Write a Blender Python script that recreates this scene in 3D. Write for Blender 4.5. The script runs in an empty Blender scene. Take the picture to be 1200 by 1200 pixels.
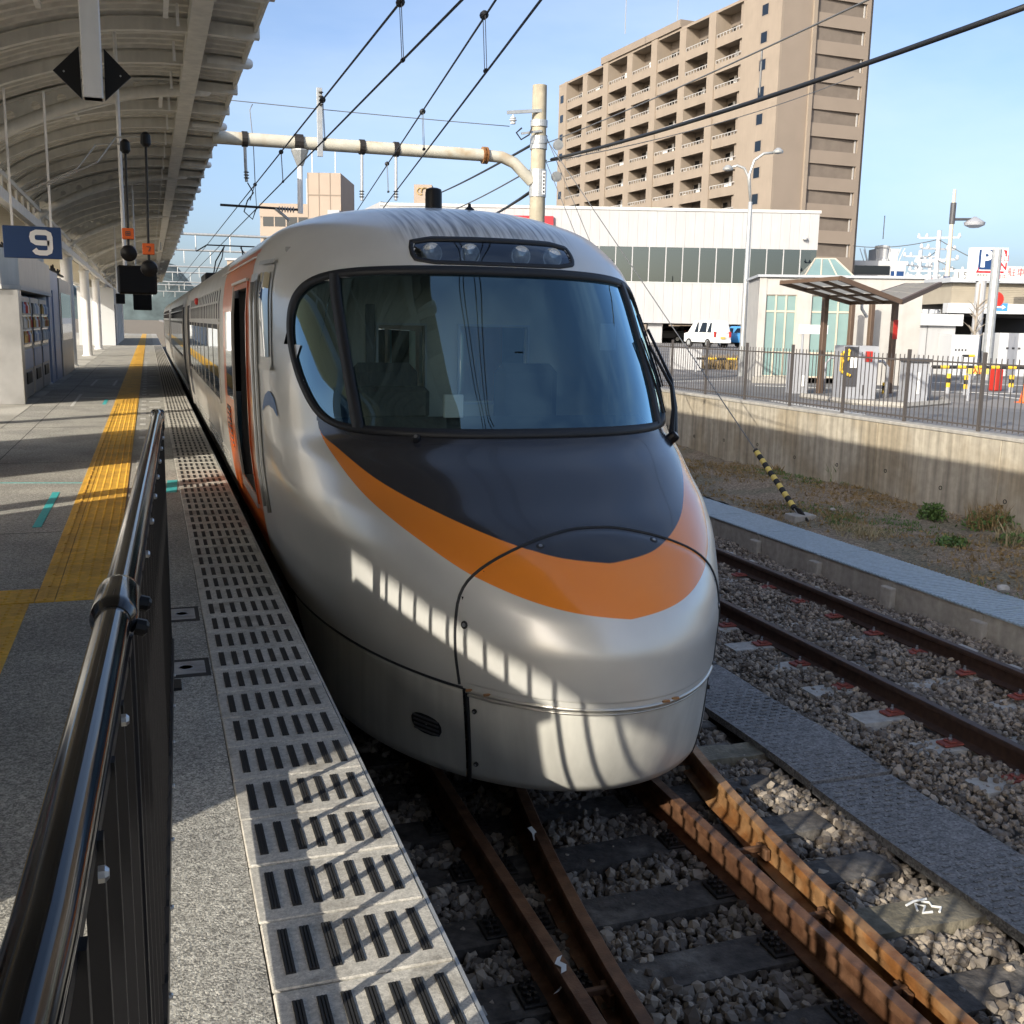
import bpy, bmesh, math, random
import numpy as np
from mathutils import Vector, Matrix
random.seed(7); rng = np.random.default_rng(7)
SC = bpy.context.scene
COL = SC.collection
R_ = math.radians
# ------------------------------------------------------------------ camera
F, CX, CY = 1225.0, 600.0, 600.0           # focal length in pixels of the 1200 px photograph
VP = (174.0, 373.0); NA = -125.0           # vanishing point of the tracks, offset of the nadir
EYE = 1.5
def cam_axes():
    v = np.array([VP[0]-CX, CY-VP[1], F]); Y = v/np.linalg.norm(v)
    b = -(F*F+NA*v[0])/v[1]
    d = np.array([NA, b, F]); U = -d/np.linalg.norm(d)
    X = np.cross(U, Y)
    if X[0] < 0: X = -X
    return np.array([X, Y, U])
RM = cam_axes()
def ray(px, py): return RM @ np.array([px-CX, CY-py, F])
def at_z(px, py, z):
    d = ray(px, py); k = (z-EYE)/d[2]; return np.array([d[0]*k, d[1]*k, z])
def at_x(px, py, x):
    d = ray(px, py); k = x/d[0]; return np.array([x, d[1]*k, EYE+d[2]*k])
def at_y(px, py, y):
    d = ray(px, py); k = y/d[1]; return np.array([d[0]*k, y, EYE+d[2]*k])
HEAD = RM @ np.array([0, 0, 1.0]); HEAD = np.array([HEAD[0], HEAD[1], 0]); HEAD /= np.linalg.norm(HEAD)
SIDE = np.array([HEAD[1], -HEAD[0], 0])
def at_d(px, py, D):                        # point on the upright plane D metres ahead
    d = ray(px, py); k = D/(d @ HEAD); return d*k+np.array([0, 0, EYE])
cam = bpy.data.cameras.new('camera'); co = bpy.data.objects.new('camera', cam); COL.objects.link(co)
cr, cu, cf = RM @ np.array([1., 0, 0]), RM @ np.array([0, 1., 0]), RM @ np.array([0, 0, 1.])
co.matrix_world = Matrix(((cr[0], cu[0], -cf[0], 0), (cr[1], cu[1], -cf[1], 0), (cr[2], cu[2], -cf[2], EYE), (0, 0, 0, 1)))
cam.sensor_fit = 'HORIZONTAL'; cam.sensor_width = 36; cam.lens = 36*F/1200
cam.clip_start = .05; cam.clip_end = 6000
SC.camera = co
# ------------------------------------------------------------------ sky and sun
SUN_DX, SUN_DY, SUN_EL = .81, .585, R_(24.85)
w = bpy.data.worlds.new('World'); SC.world = w; w.use_nodes = True
nt = w.node_tree; bg = nt.nodes['Background']
sk = nt.nodes.new('ShaderNodeTexSky'); sk.sky_type = 'NISHITA'; sk.sun_disc = False
sk.sun_elevation = SUN_EL; sk.sun_rotation = math.atan2(-SUN_DX, -SUN_DY)
sk.air_density = .7; sk.dust_density = 3.2; sk.ozone_density = 2.2
tcw = nt.nodes.new('ShaderNodeTexCoord'); mpw = nt.nodes.new('ShaderNodeMapping'); mpw.inputs['Scale'].default_value = (1.2, 2.6, 5.0); mpw.inputs['Rotation'].default_value = (.2, .1, .5)
nzw = nt.nodes.new('ShaderNodeTexNoise'); nzw.inputs['Scale'].default_value = 1.6; nzw.inputs['Detail'].default_value = 8; nzw.inputs['Roughness'].default_value = .55
nt.links.new(tcw.outputs['Generated'], mpw.inputs[0]); nt.links.new(mpw.outputs[0], nzw.inputs['Vector'])
mrw = nt.nodes.new('ShaderNodeMapRange'); mrw.inputs[1].default_value = .42; mrw.inputs[2].default_value = .75; mrw.inputs[3].default_value = .04; mrw.inputs[4].default_value = .30; nt.links.new(nzw.outputs['Fac'], mrw.inputs[0])
mxw = nt.nodes.new('ShaderNodeMix'); mxw.data_type = 'RGBA'; nt.links.new(mrw.outputs[0], mxw.inputs[0]); nt.links.new(sk.outputs[0], mxw.inputs[6]); mxw.inputs[7].default_value = (4.2, 4.6, 5.0, 1)
nt.links.new(mxw.outputs[2], bg.inputs[0]); bg.inputs[1].default_value = .15
sl = bpy.data.lights.new('sun', 'SUN'); so = bpy.data.objects.new('sun', sl); COL.objects.link(so)
sl.energy = 3.4; sl.angle = R_(.4); sl.color = (1, .93, .81)
sd = Vector((SUN_DX*math.cos(SUN_EL), SUN_DY*math.cos(SUN_EL), -math.sin(SUN_EL)))
so.rotation_euler = sd.to_track_quat('-Z', 'Y').to_euler(); so.location = (-20, -20, 30)
vs = SC.view_settings
SC.display_settings.display_device = 'sRGB'
vs.view_transform = 'Standard'; vs.look = 'None'; vs.gamma = 1; vs.exposure = 0.80; vs.use_curve_mapping = False
SC.cycles.max_bounces = 7; SC.cycles.transparent_max_bounces = 12; SC.cycles.diffuse_bounces = 3
SC.cycles.glossy_bounces = 4; SC.cycles.transmission_bounces = 4; SC.cycles.use_denoising = True
SC.cycles.caustics_reflective = False; SC.cycles.caustics_refractive = False
# ------------------------------------------------------------------ materials
MATS = {}
def mat(name, col, rough=.6, metal=0., var=.0, scale=8., bump=0., bscale=60., coat=0., spec=.5, streak=0., emit=None, col2=None, cscale=3., cfac=(.45, .6), rvar=0., speck=0., speck_amt=.5, orand=0.):
    m = bpy.data.materials.new(name); m.use_nodes = True; MATS[name] = m
    n = m.node_tree.nodes; l = m.node_tree.links; p = n['Principled BSDF']
    p.inputs['Base Color'].default_value = (*col, 1); p.inputs['Roughness'].default_value = rough
    p.inputs['Metallic'].default_value = metal; p.inputs['Coat Weight'].default_value = coat
    p.inputs['Coat Roughness'].default_value = .06; p.inputs['Specular IOR Level'].default_value = spec
    if emit: p.inputs['Emission Color'].default_value = (*emit[:3], 1); p.inputs['Emission Strength'].default_value = emit[3]
    if not (var or bump or streak or col2 or rvar or speck): return m
    tc = n.new('ShaderNodeTexCoord'); geo = n.new('ShaderNodeNewGeometry'); src = geo.outputs['Position']
    cur = None
    def noise(sc, det=5, v=None):
        t = n.new('ShaderNodeTexNoise'); t.inputs['Scale'].default_value = sc; t.inputs['Detail'].default_value = det
        l.new(v or src, t.inputs['Vector']); return t.outputs['Fac']
    if col2:
        r = n.new('ShaderNodeMapRange'); r.inputs[1].default_value = cfac[0]; r.inputs[2].default_value = cfac[1]
        l.new(noise(cscale, 6), r.inputs[0])
        mx = n.new('ShaderNodeMix'); mx.data_type = 'RGBA'; l.new(r.outputs[0], mx.inputs[0])
        mx.inputs[6].default_value = (*col, 1); mx.inputs[7].default_value = (*col2, 1); cur = mx.outputs[2]
    def mul(fac_out, lo, hi):
        nonlocal cur
        r = n.new('ShaderNodeMapRange'); r.inputs[1].default_value = .3; r.inputs[2].default_value = .7
        r.inputs[3].default_value = lo; r.inputs[4].default_value = hi; l.new(fac_out, r.inputs[0])
        mx = n.new('ShaderNodeMix'); mx.data_type = 'RGBA'; mx.blend_type = 'MULTIPLY'; mx.inputs[0].default_value = 1
        if cur is None: mx.inputs[6].default_value = (*col, 1)
        else: l.new(cur, mx.inputs[6])
        l.new(r.outputs[0], mx.inputs[7]); cur = mx.outputs[2]
    if var: mul(noise(scale, 7), 1-var, 1+var)
    if orand:
        oi = n.new('ShaderNodeObjectInfo'); r = n.new('ShaderNodeMapRange'); r.inputs[3].default_value = 1-orand; r.inputs[4].default_value = 1+orand; l.new(oi.outputs['Random'], r.inputs[0])
        mx = n.new('ShaderNodeMix'); mx.data_type = 'RGBA'; mx.blend_type = 'MULTIPLY'; mx.inputs[0].default_value = 1
        if cur is None: mx.inputs[6].default_value = (*col, 1)
        else: l.new(cur, mx.inputs[6])
        l.new(r.outputs[0], mx.inputs[7]); cur = mx.outputs[2]
    if speck:
        vo = n.new('ShaderNodeTexVoronoi'); vo.inputs['Scale'].default_value = speck; l.new(src, vo.inputs['Vector'])
        hs = n.new('ShaderNodeSeparateColor'); l.new(vo.outputs['Color'], hs.inputs[0])
        r = n.new('ShaderNodeMapRange'); r.inputs[3].default_value = 1-speck_amt; r.inputs[4].default_value = 1+speck_amt; l.new(hs.outputs[0], r.inputs[0])
        mx = n.new('ShaderNodeMix'); mx.data_type = 'RGBA'; mx.blend_type = 'MULTIPLY'; mx.inputs[0].default_value = 1
        if cur is None: mx.inputs[6].default_value = (*col, 1)
        else: l.new(cur, mx.inputs[6])
        l.new(r.outputs[0], mx.inputs[7]); cur = mx.outputs[2]
    if streak:
        mp = n.new('ShaderNodeMapping'); mp.inputs['Scale'].default_value = (6, 6, .35); l.new(src, mp.inputs[0])
        mul(noise(1.6, 6, mp.outputs[0]), 1-streak, 1+streak*.6)
    if cur is not None: l.new(cur, p.inputs['Base Color'])
    if rvar:
        r = n.new('ShaderNodeMapRange'); r.inputs[1].default_value = .3; r.inputs[2].default_value = .7
        r.inputs[3].default_value = max(.03, rough-rvar); r.inputs[4].default_value = min(1, rough+rvar)
        l.new(noise(scale*.7, 5), r.inputs[0]); l.new(r.outputs[0], p.inputs['Roughness'])
    if bump:
        b = n.new('ShaderNodeBump'); b.inputs['Strength'].default_value = min(1, bump); b.inputs['Distance'].default_value = .01
        l.new(noise(bscale, 4), b.inputs['Height']); l.new(b.outputs[0], p.inputs['Normal'])
    return m
def glass_mat(name, tint, gl=(1, 1, 1), ior=1.5, rough=.0, boost=1.0):
    m = bpy.data.materials.new(name); m.use_nodes = True; MATS[name] = m
    n = m.node_tree.nodes; l = m.node_tree.links; n.remove(n['Principled BSDF'])
    t = n.new('ShaderNodeBsdfTransparent'); t.inputs[0].default_value = (*tint, 1)
    g = n.new('ShaderNodeBsdfGlossy'); g.inputs['Color'].default_value = (*gl, 1); g.inputs['Roughness'].default_value = rough
    f = n.new('ShaderNodeFresnel'); f.inputs[0].default_value = ior
    mu = n.new('ShaderNodeMath'); mu.operation = 'MULTIPLY'; mu.use_clamp = True; mu.inputs[1].default_value = boost
    l.new(f.outputs[0], mu.inputs[0])
    x = n.new('ShaderNodeMixShader'); l.new(mu.outputs[0], x.inputs[0]); l.new(t.outputs[0], x.inputs[1]); l.new(g.outputs[0], x.inputs[2])
    l.new(x.outputs[0], n['Material Output'].inputs['Surface']); return m
mat('asphalt', (.36, .345, .30), .85, var=.3, scale=40, bump=.5, bscale=140, col2=(.28, .27, .24), cscale=1.3, speck=190, speck_amt=.55)
mat('lot_asphalt', (.14, .14, .14), .9, var=.25, scale=40, col2=(.22, .21, .2), cscale=.35)
mat('platform_concrete', (.46, .44, .385), .85, var=.15, scale=30, bump=.2, bscale=120, col2=(.31, .295, .255), cscale=.8)
mat('concrete', (.36, .34, .3), .85, var=.15, scale=14, bump=.25, bscale=90, streak=.15)
mat('wall_concrete', (.40, .36, .285), .88, var=.12, scale=10, bump=.2, bscale=70, streak=.38, col2=(.33, .28, .2), cscale=.9)
mat('dark_concrete', (.09, .085, .08), .9, var=.2, scale=8, streak=.2)
mat('edge_tile', (.47, .445, .39), .7, orand=.10, speck=260, speck_amt=.18, var=.2, scale=60, bump=.15, bscale=200, col2=(.30, .28, .24), cscale=6., cfac=(.5, .68))
mat('grip', (.018, .018, .018), .75)
mat('yellow_tile', (.74, .42, .05), .6, orand=.08, var=.15, scale=25, bump=.1, bscale=160, col2=(.6, .33, .045), cscale=4)
mat('cyan_tape', (.05, .42, .42), .6, var=.15, scale=40)
mat('white_mark', (.55, .54, .5), .7, var=.25, scale=30)
mat('grey_plate', (.36, .35, .33), .6, var=.15, scale=20, col2=(.26, .25, .24), cscale=9)
mat('soil', (.21, .165, .115), .95, speck=60, speck_amt=.45, var=.35, scale=22, bump=1., bscale=45, col2=(.15, .13, .085), cscale=1.6)
mat('ballast_bed', (.13, .115, .10), .95, var=.4, scale=30, bump=1., bscale=22)
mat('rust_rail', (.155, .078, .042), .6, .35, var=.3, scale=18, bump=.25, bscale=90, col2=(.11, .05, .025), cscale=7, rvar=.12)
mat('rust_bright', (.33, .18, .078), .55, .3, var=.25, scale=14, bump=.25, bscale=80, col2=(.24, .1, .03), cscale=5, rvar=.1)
mat('rail_dark', (.06, .035, .025), .55, .4, var=.3, scale=20)
mat('rail_head', (.20, .15, .115), .4, .6, var=.3, scale=20)
mat('timber', (.065, .057, .05), .85, var=.45, scale=20, bump=.9, bscale=40, col2=(.16, .145, .125), cscale=3.5, cfac=(.5, .7))
mat('timber_pale', (.20, .175, .125), .85, var=.3, scale=16, bump=.9, bscale=40, col2=(.13, .115, .08), cscale=5)
mat('iron', (.03, .026, .023), .6, .4, var=.3, scale=30)
mat('iron_rust', (.12, .06, .03), .7, .2, var=.3, scale=30)
mat('red_clip', (.22, .052, .036), .6, var=.2, scale=60)
mat('pc_sleeper', (.38, .365, .33), .85, var=.2, scale=20, bump=.2, bscale=80)
mat('rubber_mat', (.165, .163, .16), .75, var=.25, scale=12, bump=.4, bscale=120, speck=90, speck_amt=.45)
mat('grating', (.36, .44, .49), .5, .3, var=.15, scale=30)
mat('black_paint', (.004, .004, .0045), .09, coat=0, spec=.4)
mat('black_matt', (.007, .007, .008), .42, spec=.25)
mat('screw_steel', (.4, .4, .4), .35, .9)
mat('canopy_white', (.72, .70, .64), .55, var=.08, scale=6, streak=.1)
mat('canopy_sheet', (.64, .62, .56), .5, .1, var=.12, scale=5, streak=.12)
mat('column_white', (.80, .79, .76), .5, var=.06, scale=4, streak=.08)
mat('soffit', (.66, .58, .42), .7, var=.08, scale=3)  # yellow cast of bounced warm light is put into this base colour
mat('sign_blue', (.009, .042, .135), .45)
mat('sign_white', (.78, .78, .75), .5)
mat('orange_box', (.75, .13, .015), .5)
mat('stainless', (.55, .54, .52), .35, .9, var=.08, scale=4, rvar=.06)
mat('panel_silver', (.43, .42, .40), .4, .5, var=.08, scale=3, streak=.1)
mat('panel_blue', (.30, .37, .52), .4, .2, var=.08, scale=3)
mat('screen_black', (.004, .005, .007), .35, spec=.15)
mat('vend_window', (.05, .05, .05), .1, coat=.5)
mat('store_white', (.40, .40, .398), .6, var=.04, scale=.5, streak=.05)
mat('store_trim', (.5, .5, .48), .6)
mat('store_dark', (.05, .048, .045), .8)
mat('sign_red', (.62, .02, .03), .5)
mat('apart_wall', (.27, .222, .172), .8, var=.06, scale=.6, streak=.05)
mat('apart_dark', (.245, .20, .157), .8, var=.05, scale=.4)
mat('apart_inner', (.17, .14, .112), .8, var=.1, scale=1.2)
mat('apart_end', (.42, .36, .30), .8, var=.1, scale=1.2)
mat('apart_rail', (.47, .45, .42), .5, .2)
mat('apart_white', (.7, .7, .68), .6)
mat('tower_tile', (.35, .28, .22), .7, var=.05, scale=.4)
mat('lift_wall', (.42, .405, .375), .8, var=.08, scale=3, streak=.06)
mat('pole_concrete', (.36, .32, .235), .8, var=.14, scale=8, bump=.2, bscale=60, streak=.2)
mat('pipe_white', (.52, .49, .40), .55, var=.1, scale=6, col2=(.34, .22, .095), cscale=2.2, cfac=(.5, .72))
mat('galv', (.46, .47, .46), .45, .5, var=.1, scale=12)
mat('wire', (.012, .012, .012), .5)
mat('wire_grey', (.16, .16, .155), .5, .4)
mat('insulator', (.05, .045, .04), .3)
mat('stripe_yellow', (.66, .50, .12), .6, var=.15, scale=40)
mat('safety_yellow', (.75, .48, .03), .5)
mat('lot_fence', (.10, .088, .08), .5, .2)
mat('shelter_brown', (.115, .075, .05), .5, .1, var=.1, scale=6)
mat('kiosk_grey', (.33, .34, .36), .5, var=.06, scale=5)
mat('kiosk_dark', (.06, .06, .065), .5)
mat('frame_cream', (.56, .48, .37), .5)
mat('far_white', (.5, .51, .51), .7, var=.08, scale=.4)
mat('far_grey', (.42, .44, .46), .8, var=.1, scale=.3)
mat('siding', (.35, .31, .24), .8, var=.06, scale=2)
mat('hill', (.075, .10, .10), .95, var=.35, scale=.05, bump=0)
mat('leaf', (.075, .135, .03), .7, var=.35, scale=20)
mat('leaf_dry', (.24, .165, .07), .8, var=.35, scale=20)
mat('grass_pale', (.34, .29, .17), .9, var=.2, scale=20)
mat('tree_bark', (.30, .26, .21), .8)
mat('white_paint', (.78, .78, .75), .25, coat=.5)
mat('blue_paint', (.06, .26, .55), .25, coat=.5)
mat('tyre', (.02, .02, .02), .8)
mat('lamp_red', (.45, .03, .02), .3)
mat('paper', (.75, .75, .72), .7)
mat('brass', (.42, .30, .13), .4, .6)
# stones: dark grey with a random tone for every stone
m = mat('ballast', (.16, .155, .145), .85); n = m.node_tree.nodes; l = m.node_tree.links
g_ = n.new('ShaderNodeNewGeometry'); cr_ = n.new('ShaderNodeValToRGB'); l.new(g_.outputs['Random Per Island'], cr_.inputs[0])
cr_.color_ramp.elements[0].color = (.095, .075, .058, 1); cr_.color_ramp.elements[1].color = (.38, .32, .25, 1)
e_ = cr_.color_ramp.elements.new(.55); e_.color = (.20, .175, .148, 1)
l.new(cr_.outputs[0], n['Principled BSDF'].inputs['Base Color'])
glass_mat('train_glass', (.72, .86, .86), (.55, .86, 1), 1.5, 0, 4.0)
glass_mat('side_glass', (.12, .13, .13), (.9, .95, 1), 1.6, .01, 1.8)
glass_mat('lamp_glass', (.7, .78, .82), (.8, .9, 1), 1.5, .02, 2.6)
glass_mat('store_glass', (.30, .34, .31), (.85, .95, .95), 1.5, .01, 4.5)
glass_mat('green_glass', (.22, .34, .32), (.8, 1, .95), 1.5, .02, 1.5)
glass_mat('far_glass', (.10, .14, .2), (.9, .95, 1), 1.5, .05, 1.6)
glass_mat('car_glass', (.10, .11, .12), (.9, .95, 1), 1.5, .02, 1.3)
m = mat('roof_acrylic', (.62, .6, .56), .5); tl_ = m.node_tree.nodes.new('ShaderNodeBsdfTranslucent'); tl_.inputs[0].default_value = (.75, .73, .68, 1); ms_ = m.node_tree.nodes.new('ShaderNodeMixShader'); ms_.inputs[0].default_value = .75; m.node_tree.links.new(m.node_tree.nodes['Principled BSDF'].outputs[0], ms_.inputs[1]); m.node_tree.links.new(tl_.outputs[0], ms_.inputs[2]); m.node_tree.links.new(ms_.outputs[0], m.node_tree.nodes['Material Output'].inputs['Surface'])
mat('teal_pane', (.20, .30, .29), .15, coat=.6, var=.1, scale=1.5)
# train paint
def train_paint():
    m = mat('train_paint', (.40, .39, .35), .32, .55, coat=.4); m.node_tree.nodes['Principled BSDF'].inputs['Coat Roughness'].default_value = .07
    n = m.node_tree.nodes; l = m.node_tree.links; p = n['Principled BSDF']
    def attr(a):
        x = n.new('ShaderNodeAttribute'); x.attribute_name = a
        r = n.new('ShaderNodeMapRange'); r.inputs[1].default_value = -.002; r.inputs[2].default_value = .002; l.new(x.outputs['Fac'], r.inputs[0]); return r.outputs[0]
    geo = n.new('ShaderNodeNewGeometry')
    mp = n.new('ShaderNodeMapping'); mp.inputs['Scale'].default_value = (1.5, 1.2, 1.5); l.new(geo.outputs['Position'], mp.inputs[0])
    nz = n.new('ShaderNodeTexNoise'); nz.inputs['Scale'].default_value = 2.2; nz.inputs['Detail'].default_value = 7; l.new(mp.outputs[0], nz.inputs['Vector'])
    r0 = n.new('ShaderNodeMapRange'); r0.inputs[1].default_value = .3; r0.inputs[2].default_value = .7; r0.inputs[3].default_value = .94; r0.inputs[4].default_value = 1.04; l.new(nz.outputs['Fac'], r0.inputs[0])
    base = n.new('ShaderNodeMix'); base.data_type = 'RGBA'; base.blend_type = 'MULTIPLY'; base.inputs[0].default_value = 1
    base.inputs[6].default_value = (.72, .71, .66, 1); l.new(r0.outputs[0], base.inputs[7])
    # soot streaks running down from the roof
    gr = n.new('ShaderNodeAttribute'); gr.attribute_name = 'soot'
    mp2 = n.new('ShaderNodeMapping'); mp2.inputs['Scale'].default_value = (30, 1.5, 1.5); l.new(geo.outputs['Position'], mp2.inputs[0])
    nz2 = n.new('ShaderNodeTexNoise'); nz2.inputs['Scale'].default_value = 1.3; nz2.inputs['Detail'].default_value = 4; l.new(mp2.outputs[0], nz2.inputs['Vector'])
    r2 = n.new('ShaderNodeMapRange'); r2.inputs[1].default_value = .42; r2.inputs[2].default_value = .68; l.new(nz2.outputs['Fac'], r2.inputs[0])
    mm = n.new('ShaderNodeMath'); mm.operation = 'MULTIPLY'; l.new(r2.outputs[0], mm.inputs[0]); l.new(gr.outputs['Fac'], mm.inputs[1])
    so_ = n.new('ShaderNodeMix'); so_.data_type = 'RGBA'; l.new(mm.outputs[0], so_.inputs[0]); l.new(base.outputs[2], so_.inputs[6]); so_.inputs[7].default_value = (.06, .055, .05, 1)
    a = n.new('ShaderNodeMix'); a.data_type = 'RGBA'; fo = attr('fo'); l.new(fo, a.inputs[0]); l.new(so_.outputs[2], a.inputs[6]); a.inputs[7].default_value = (.88, .26, .028, 1)
    b = n.new('ShaderNodeMix'); b.data_type = 'RGBA'; fd = attr('fd'); l.new(fd, b.inputs[0]); l.new(a.outputs[2], b.inputs[6]); b.inputs[7].default_value = (.022, .024, .03, 1)
    l.new(b.outputs[2], p.inputs['Base Color'])
    mt = n.new('ShaderNodeMath'); mt.operation = 'SUBTRACT'; mt.use_clamp = True; mt.inputs[0].default_value = .3
    l.new(fo, mt.inputs[1]); l.new(mt.outputs[0], p.inputs['Metallic'])
    rr = n.new('ShaderNodeMapRange'); rr.inputs[1].default_value = .3; rr.inputs[2].default_value = .7; rr.inputs[3].default_value = .29; rr.inputs[4].default_value = .36; l.new(nz.outputs['Fac'], rr.inputs[0]); ro_ = n.new('ShaderNodeMix'); ro_.data_type = 'FLOAT'; l.new(fo, ro_.inputs[0]); l.new(rr.outputs[0], ro_.inputs[2]); ro_.inputs[3].default_value = .2; l.new(ro_.outputs[0], p.inputs['Roughness'])
    return m
train_paint()
mat('skirt_paint', (.64, .625, .56), .42, .15, var=.09, scale=3, coat=.15, streak=.14, speck=0)
mat('train_steel', (.58, .56, .51), .35, .75, var=.06, scale=2, rvar=.06)
mat('train_orange', (.62, .13, .022), .3, 0, coat=.4, var=.06, scale=3)
mat('train_roof', (.33, .33, .32), .6, .2, var=.12, scale=3)
mat('train_seal', (.012, .013, .015), .55, var=.1, scale=20)
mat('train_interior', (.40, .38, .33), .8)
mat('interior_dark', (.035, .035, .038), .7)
mat('lamp_lens', (.62, .63, .60), .12, .3, var=.3, scale=26, coat=.5)
mat('logo_blue', (.02, .16, .42), .4)
# ------------------------------------------------------------------ mesh builder
class MB:
    def __init__(s): s.v = []; s.f = []
    def add(s, vs_, fs):
        o = len(s.v); s.v += [tuple(map(float, q)) for q in vs_]; s.f += [tuple(o+i for i in f) for f in fs]; return s
    def box(s, x0, x1, y0, y1, z0, z1):
        return s.add([(x0, y0, z0), (x1, y0, z0), (x1, y1, z0), (x0, y1, z0), (x0, y0, z1), (x1, y0, z1), (x1, y1, z1), (x0, y1, z1)],
                     [(0, 3, 2, 1), (4, 5, 6, 7), (0, 1, 5, 4), (1, 2, 6, 5), (2, 3, 7, 6), (3, 0, 4, 7)])
    def bbox(s, x0, x1, y0, y1, z0, z1, b):
        bm = bmesh.new(); bmesh.ops.create_cube(bm, size=1)
        for v in bm.verts: v.co = (x0+(v.co.x+.5)*(x1-x0), y0+(v.co.y+.5)*(y1-y0), z0+(v.co.z+.5)*(z1-z0))
        bmesh.ops.bevel(bm, geom=bm.edges[:], offset=b, segments=1, affect='EDGES', profile=.5)
        bm.verts.index_update(); s.add([v.co for v in bm.verts], [[v.index for v in f.verts] for f in bm.faces]); bm.free(); return s
    def obox(s, c, a, b, d):                 # centre and three half vectors
        c, a, b, d = map(np.asarray, (c, a, b, d)); q = [c+i*a+j*b+k*d for k in (-1, 1) for i, j in ((-1, -1), (1, -1), (1, 1), (-1, 1))]
        fs = [(0, 3, 2, 1), (4, 5, 6, 7), (0, 1, 5, 4), (1, 2, 6, 5), (2, 3, 7, 6), (3, 0, 4, 7)]
        if np.dot(np.cross(a, b), d) < 0: fs = [f[::-1] for f in fs]
        return s.add(q, fs)
    def beam(s, p0, p1, w_, h_, up=(0, 0, 1)):
        p0 = np.asarray(p0, float); p1 = np.asarray(p1, float); t = p1-p0; t1 = t/np.linalg.norm(t)
        sd_ = np.cross(t1, up); sd_ /= np.linalg.norm(sd_); u = np.cross(sd_, t1)
        return s.obox((p0+p1)/2, t/2, sd_*w_/2, u*h_/2)
    def tube(s, pts, r, n=8, caps=True):
        P = [np.asarray(p, float) for p in pts]; k = len(P); r = [r]*k if np.isscalar(r) else r
        t0 = P[1]-P[0]; t0 /= np.linalg.norm(t0)
        ref = np.array([0, 0, 1.]) if abs(t0[2]) < .9 else np.array([1., 0, 0])
        u = np.cross(t0, ref); u /= np.linalg.norm(u); vs_ = []; fs = []
        for i in range(k):
            t = (P[min(i+1, k-1)]-P[max(i-1, 0)]); t /= np.linalg.norm(t)+1e-12
            u = u-t*np.dot(u, t); u /= np.linalg.norm(u); w2 = np.cross(t, u)
            for j in range(n):
                a = 2*math.pi*j/n; vs_.append(P[i]+r[i]*(math.cos(a)*u+math.sin(a)*w2))
        for i in range(k-1):
            for j in range(n):
                a, b = i*n+j, i*n+(j+1) % n; fs.append((a, b, b+n, a+n))
        if caps: fs.append(tuple(range(n))[::-1]); fs.append(tuple((k-1)*n+j for j in range(n)))
        return s.add(vs_, fs)
    def lathe(s, prof, c=(0, 0, 0), n=16, axis=(0, 0, 1)):
        c = np.asarray(c, float); ax = np.asarray(axis, float); ax /= np.linalg.norm(ax)
        return s.tube([c+ax*(z+i*1e-6) for i, (r, z) in enumerate(prof)], [max(r, 1e-4) for r, z in prof], n) if False else s._lathe(prof, c, ax, n)
    def _lathe(s, prof, c, ax, n):
        ref = np.array([0, 0, 1.]) if abs(ax[2]) < .9 else np.array([1., 0, 0])
        u = np.cross(ax, ref); u /= np.linalg.norm(u); w2 = np.cross(ax, u); vs_ = []; fs = []
        for r, z in prof:
            for j in range(n):
                a = 2*math.pi*j/n; vs_.append(c+ax*z+max(r, 1e-4)*(math.cos(a)*u+math.sin(a)*w2))
        for i in range(len(prof)-1):
            for j in range(n):
                a, b = i*n+j, i*n+(j+1) % n; fs.append((a, b, b+n, a+n))
        fs.append(tuple(range(n))[::-1]); fs.append(tuple((len(prof)-1)*n+j for j in range(n)))
        return s.add(vs_, fs)
    def prism(s, poly, ext):                 # polygon of 3-D points pushed along a vector
        P = [np.asarray(p, float) for p in poly]; k = len(P); e = np.asarray(ext, float)
        nrm = sum((np.cross(P[i]-P[0], P[(i+1) % k]-P[0]) for i in range(1, k-1)), np.zeros(3))
        if np.dot(nrm, e) > 0: P = P[::-1]
        return s.add(P+[p+e for p in P], [tuple(range(k)), tuple(range(2*k-1, k-1, -1))]+[(i, i+k, (i+1) % k+k, (i+1) % k) for i in range(k)])
    def build(s, name, material, parent=None, smooth=False, local=False):
        me = bpy.data.meshes.new(name); off = np.zeros(3)
        if parent is not None and not local: off = np.array(wloc(parent))
        me.from_pydata([(a-off[0], b-off[1], c-off[2]) for a, b, c in s.v], [], s.f); me.update()
        me.materials.append(MATS[material] if isinstance(material, str) else material)
        if smooth:
            me.polygons.foreach_set('use_smooth', [True]*len(me.polygons))
            if smooth == 'auto': me.set_sharp_from_angle(angle=R_(40))
        o = bpy.data.objects.new(name, me); COL.objects.link(o); o.parent = parent; return o
def wloc(o):
    p = Vector((0, 0, 0))
    while o is not None: p = p+o.location; o = o.parent
    return p
def thing(name, label, cat, loc=(0, 0, 0), rz=0, group=None):
    o = bpy.data.objects.new(name, None); COL.objects.link(o); o.location = loc; o.rotation_euler = (0, 0, rz); o.empty_display_size = .2
    o['label'] = label; o['category'] = cat
    if group: o['group'] = group
    return o
def tag(o, label, cat, group=None):
    o['label'] = label; o['category'] = cat
    if group: o['group'] = group
    return o
def struct(o, kind='structure'): o['kind'] = kind; return o
KIDS = {}
def copy_tree(o, parent=None):
    c = o.copy(); COL.objects.link(c); c.parent = parent
    for ch in [x for x in bpy.data.objects if x.parent == o]: copy_tree(ch, c)
    return c
def copy_thing(o, loc=None, rz=None, label=None):
    c = copy_tree(o)
    if loc is not None: c.location = loc
    if rz is not None: c.rotation_euler = (0, 0, rz)
    if label: c['label'] = label
    return c
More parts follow.
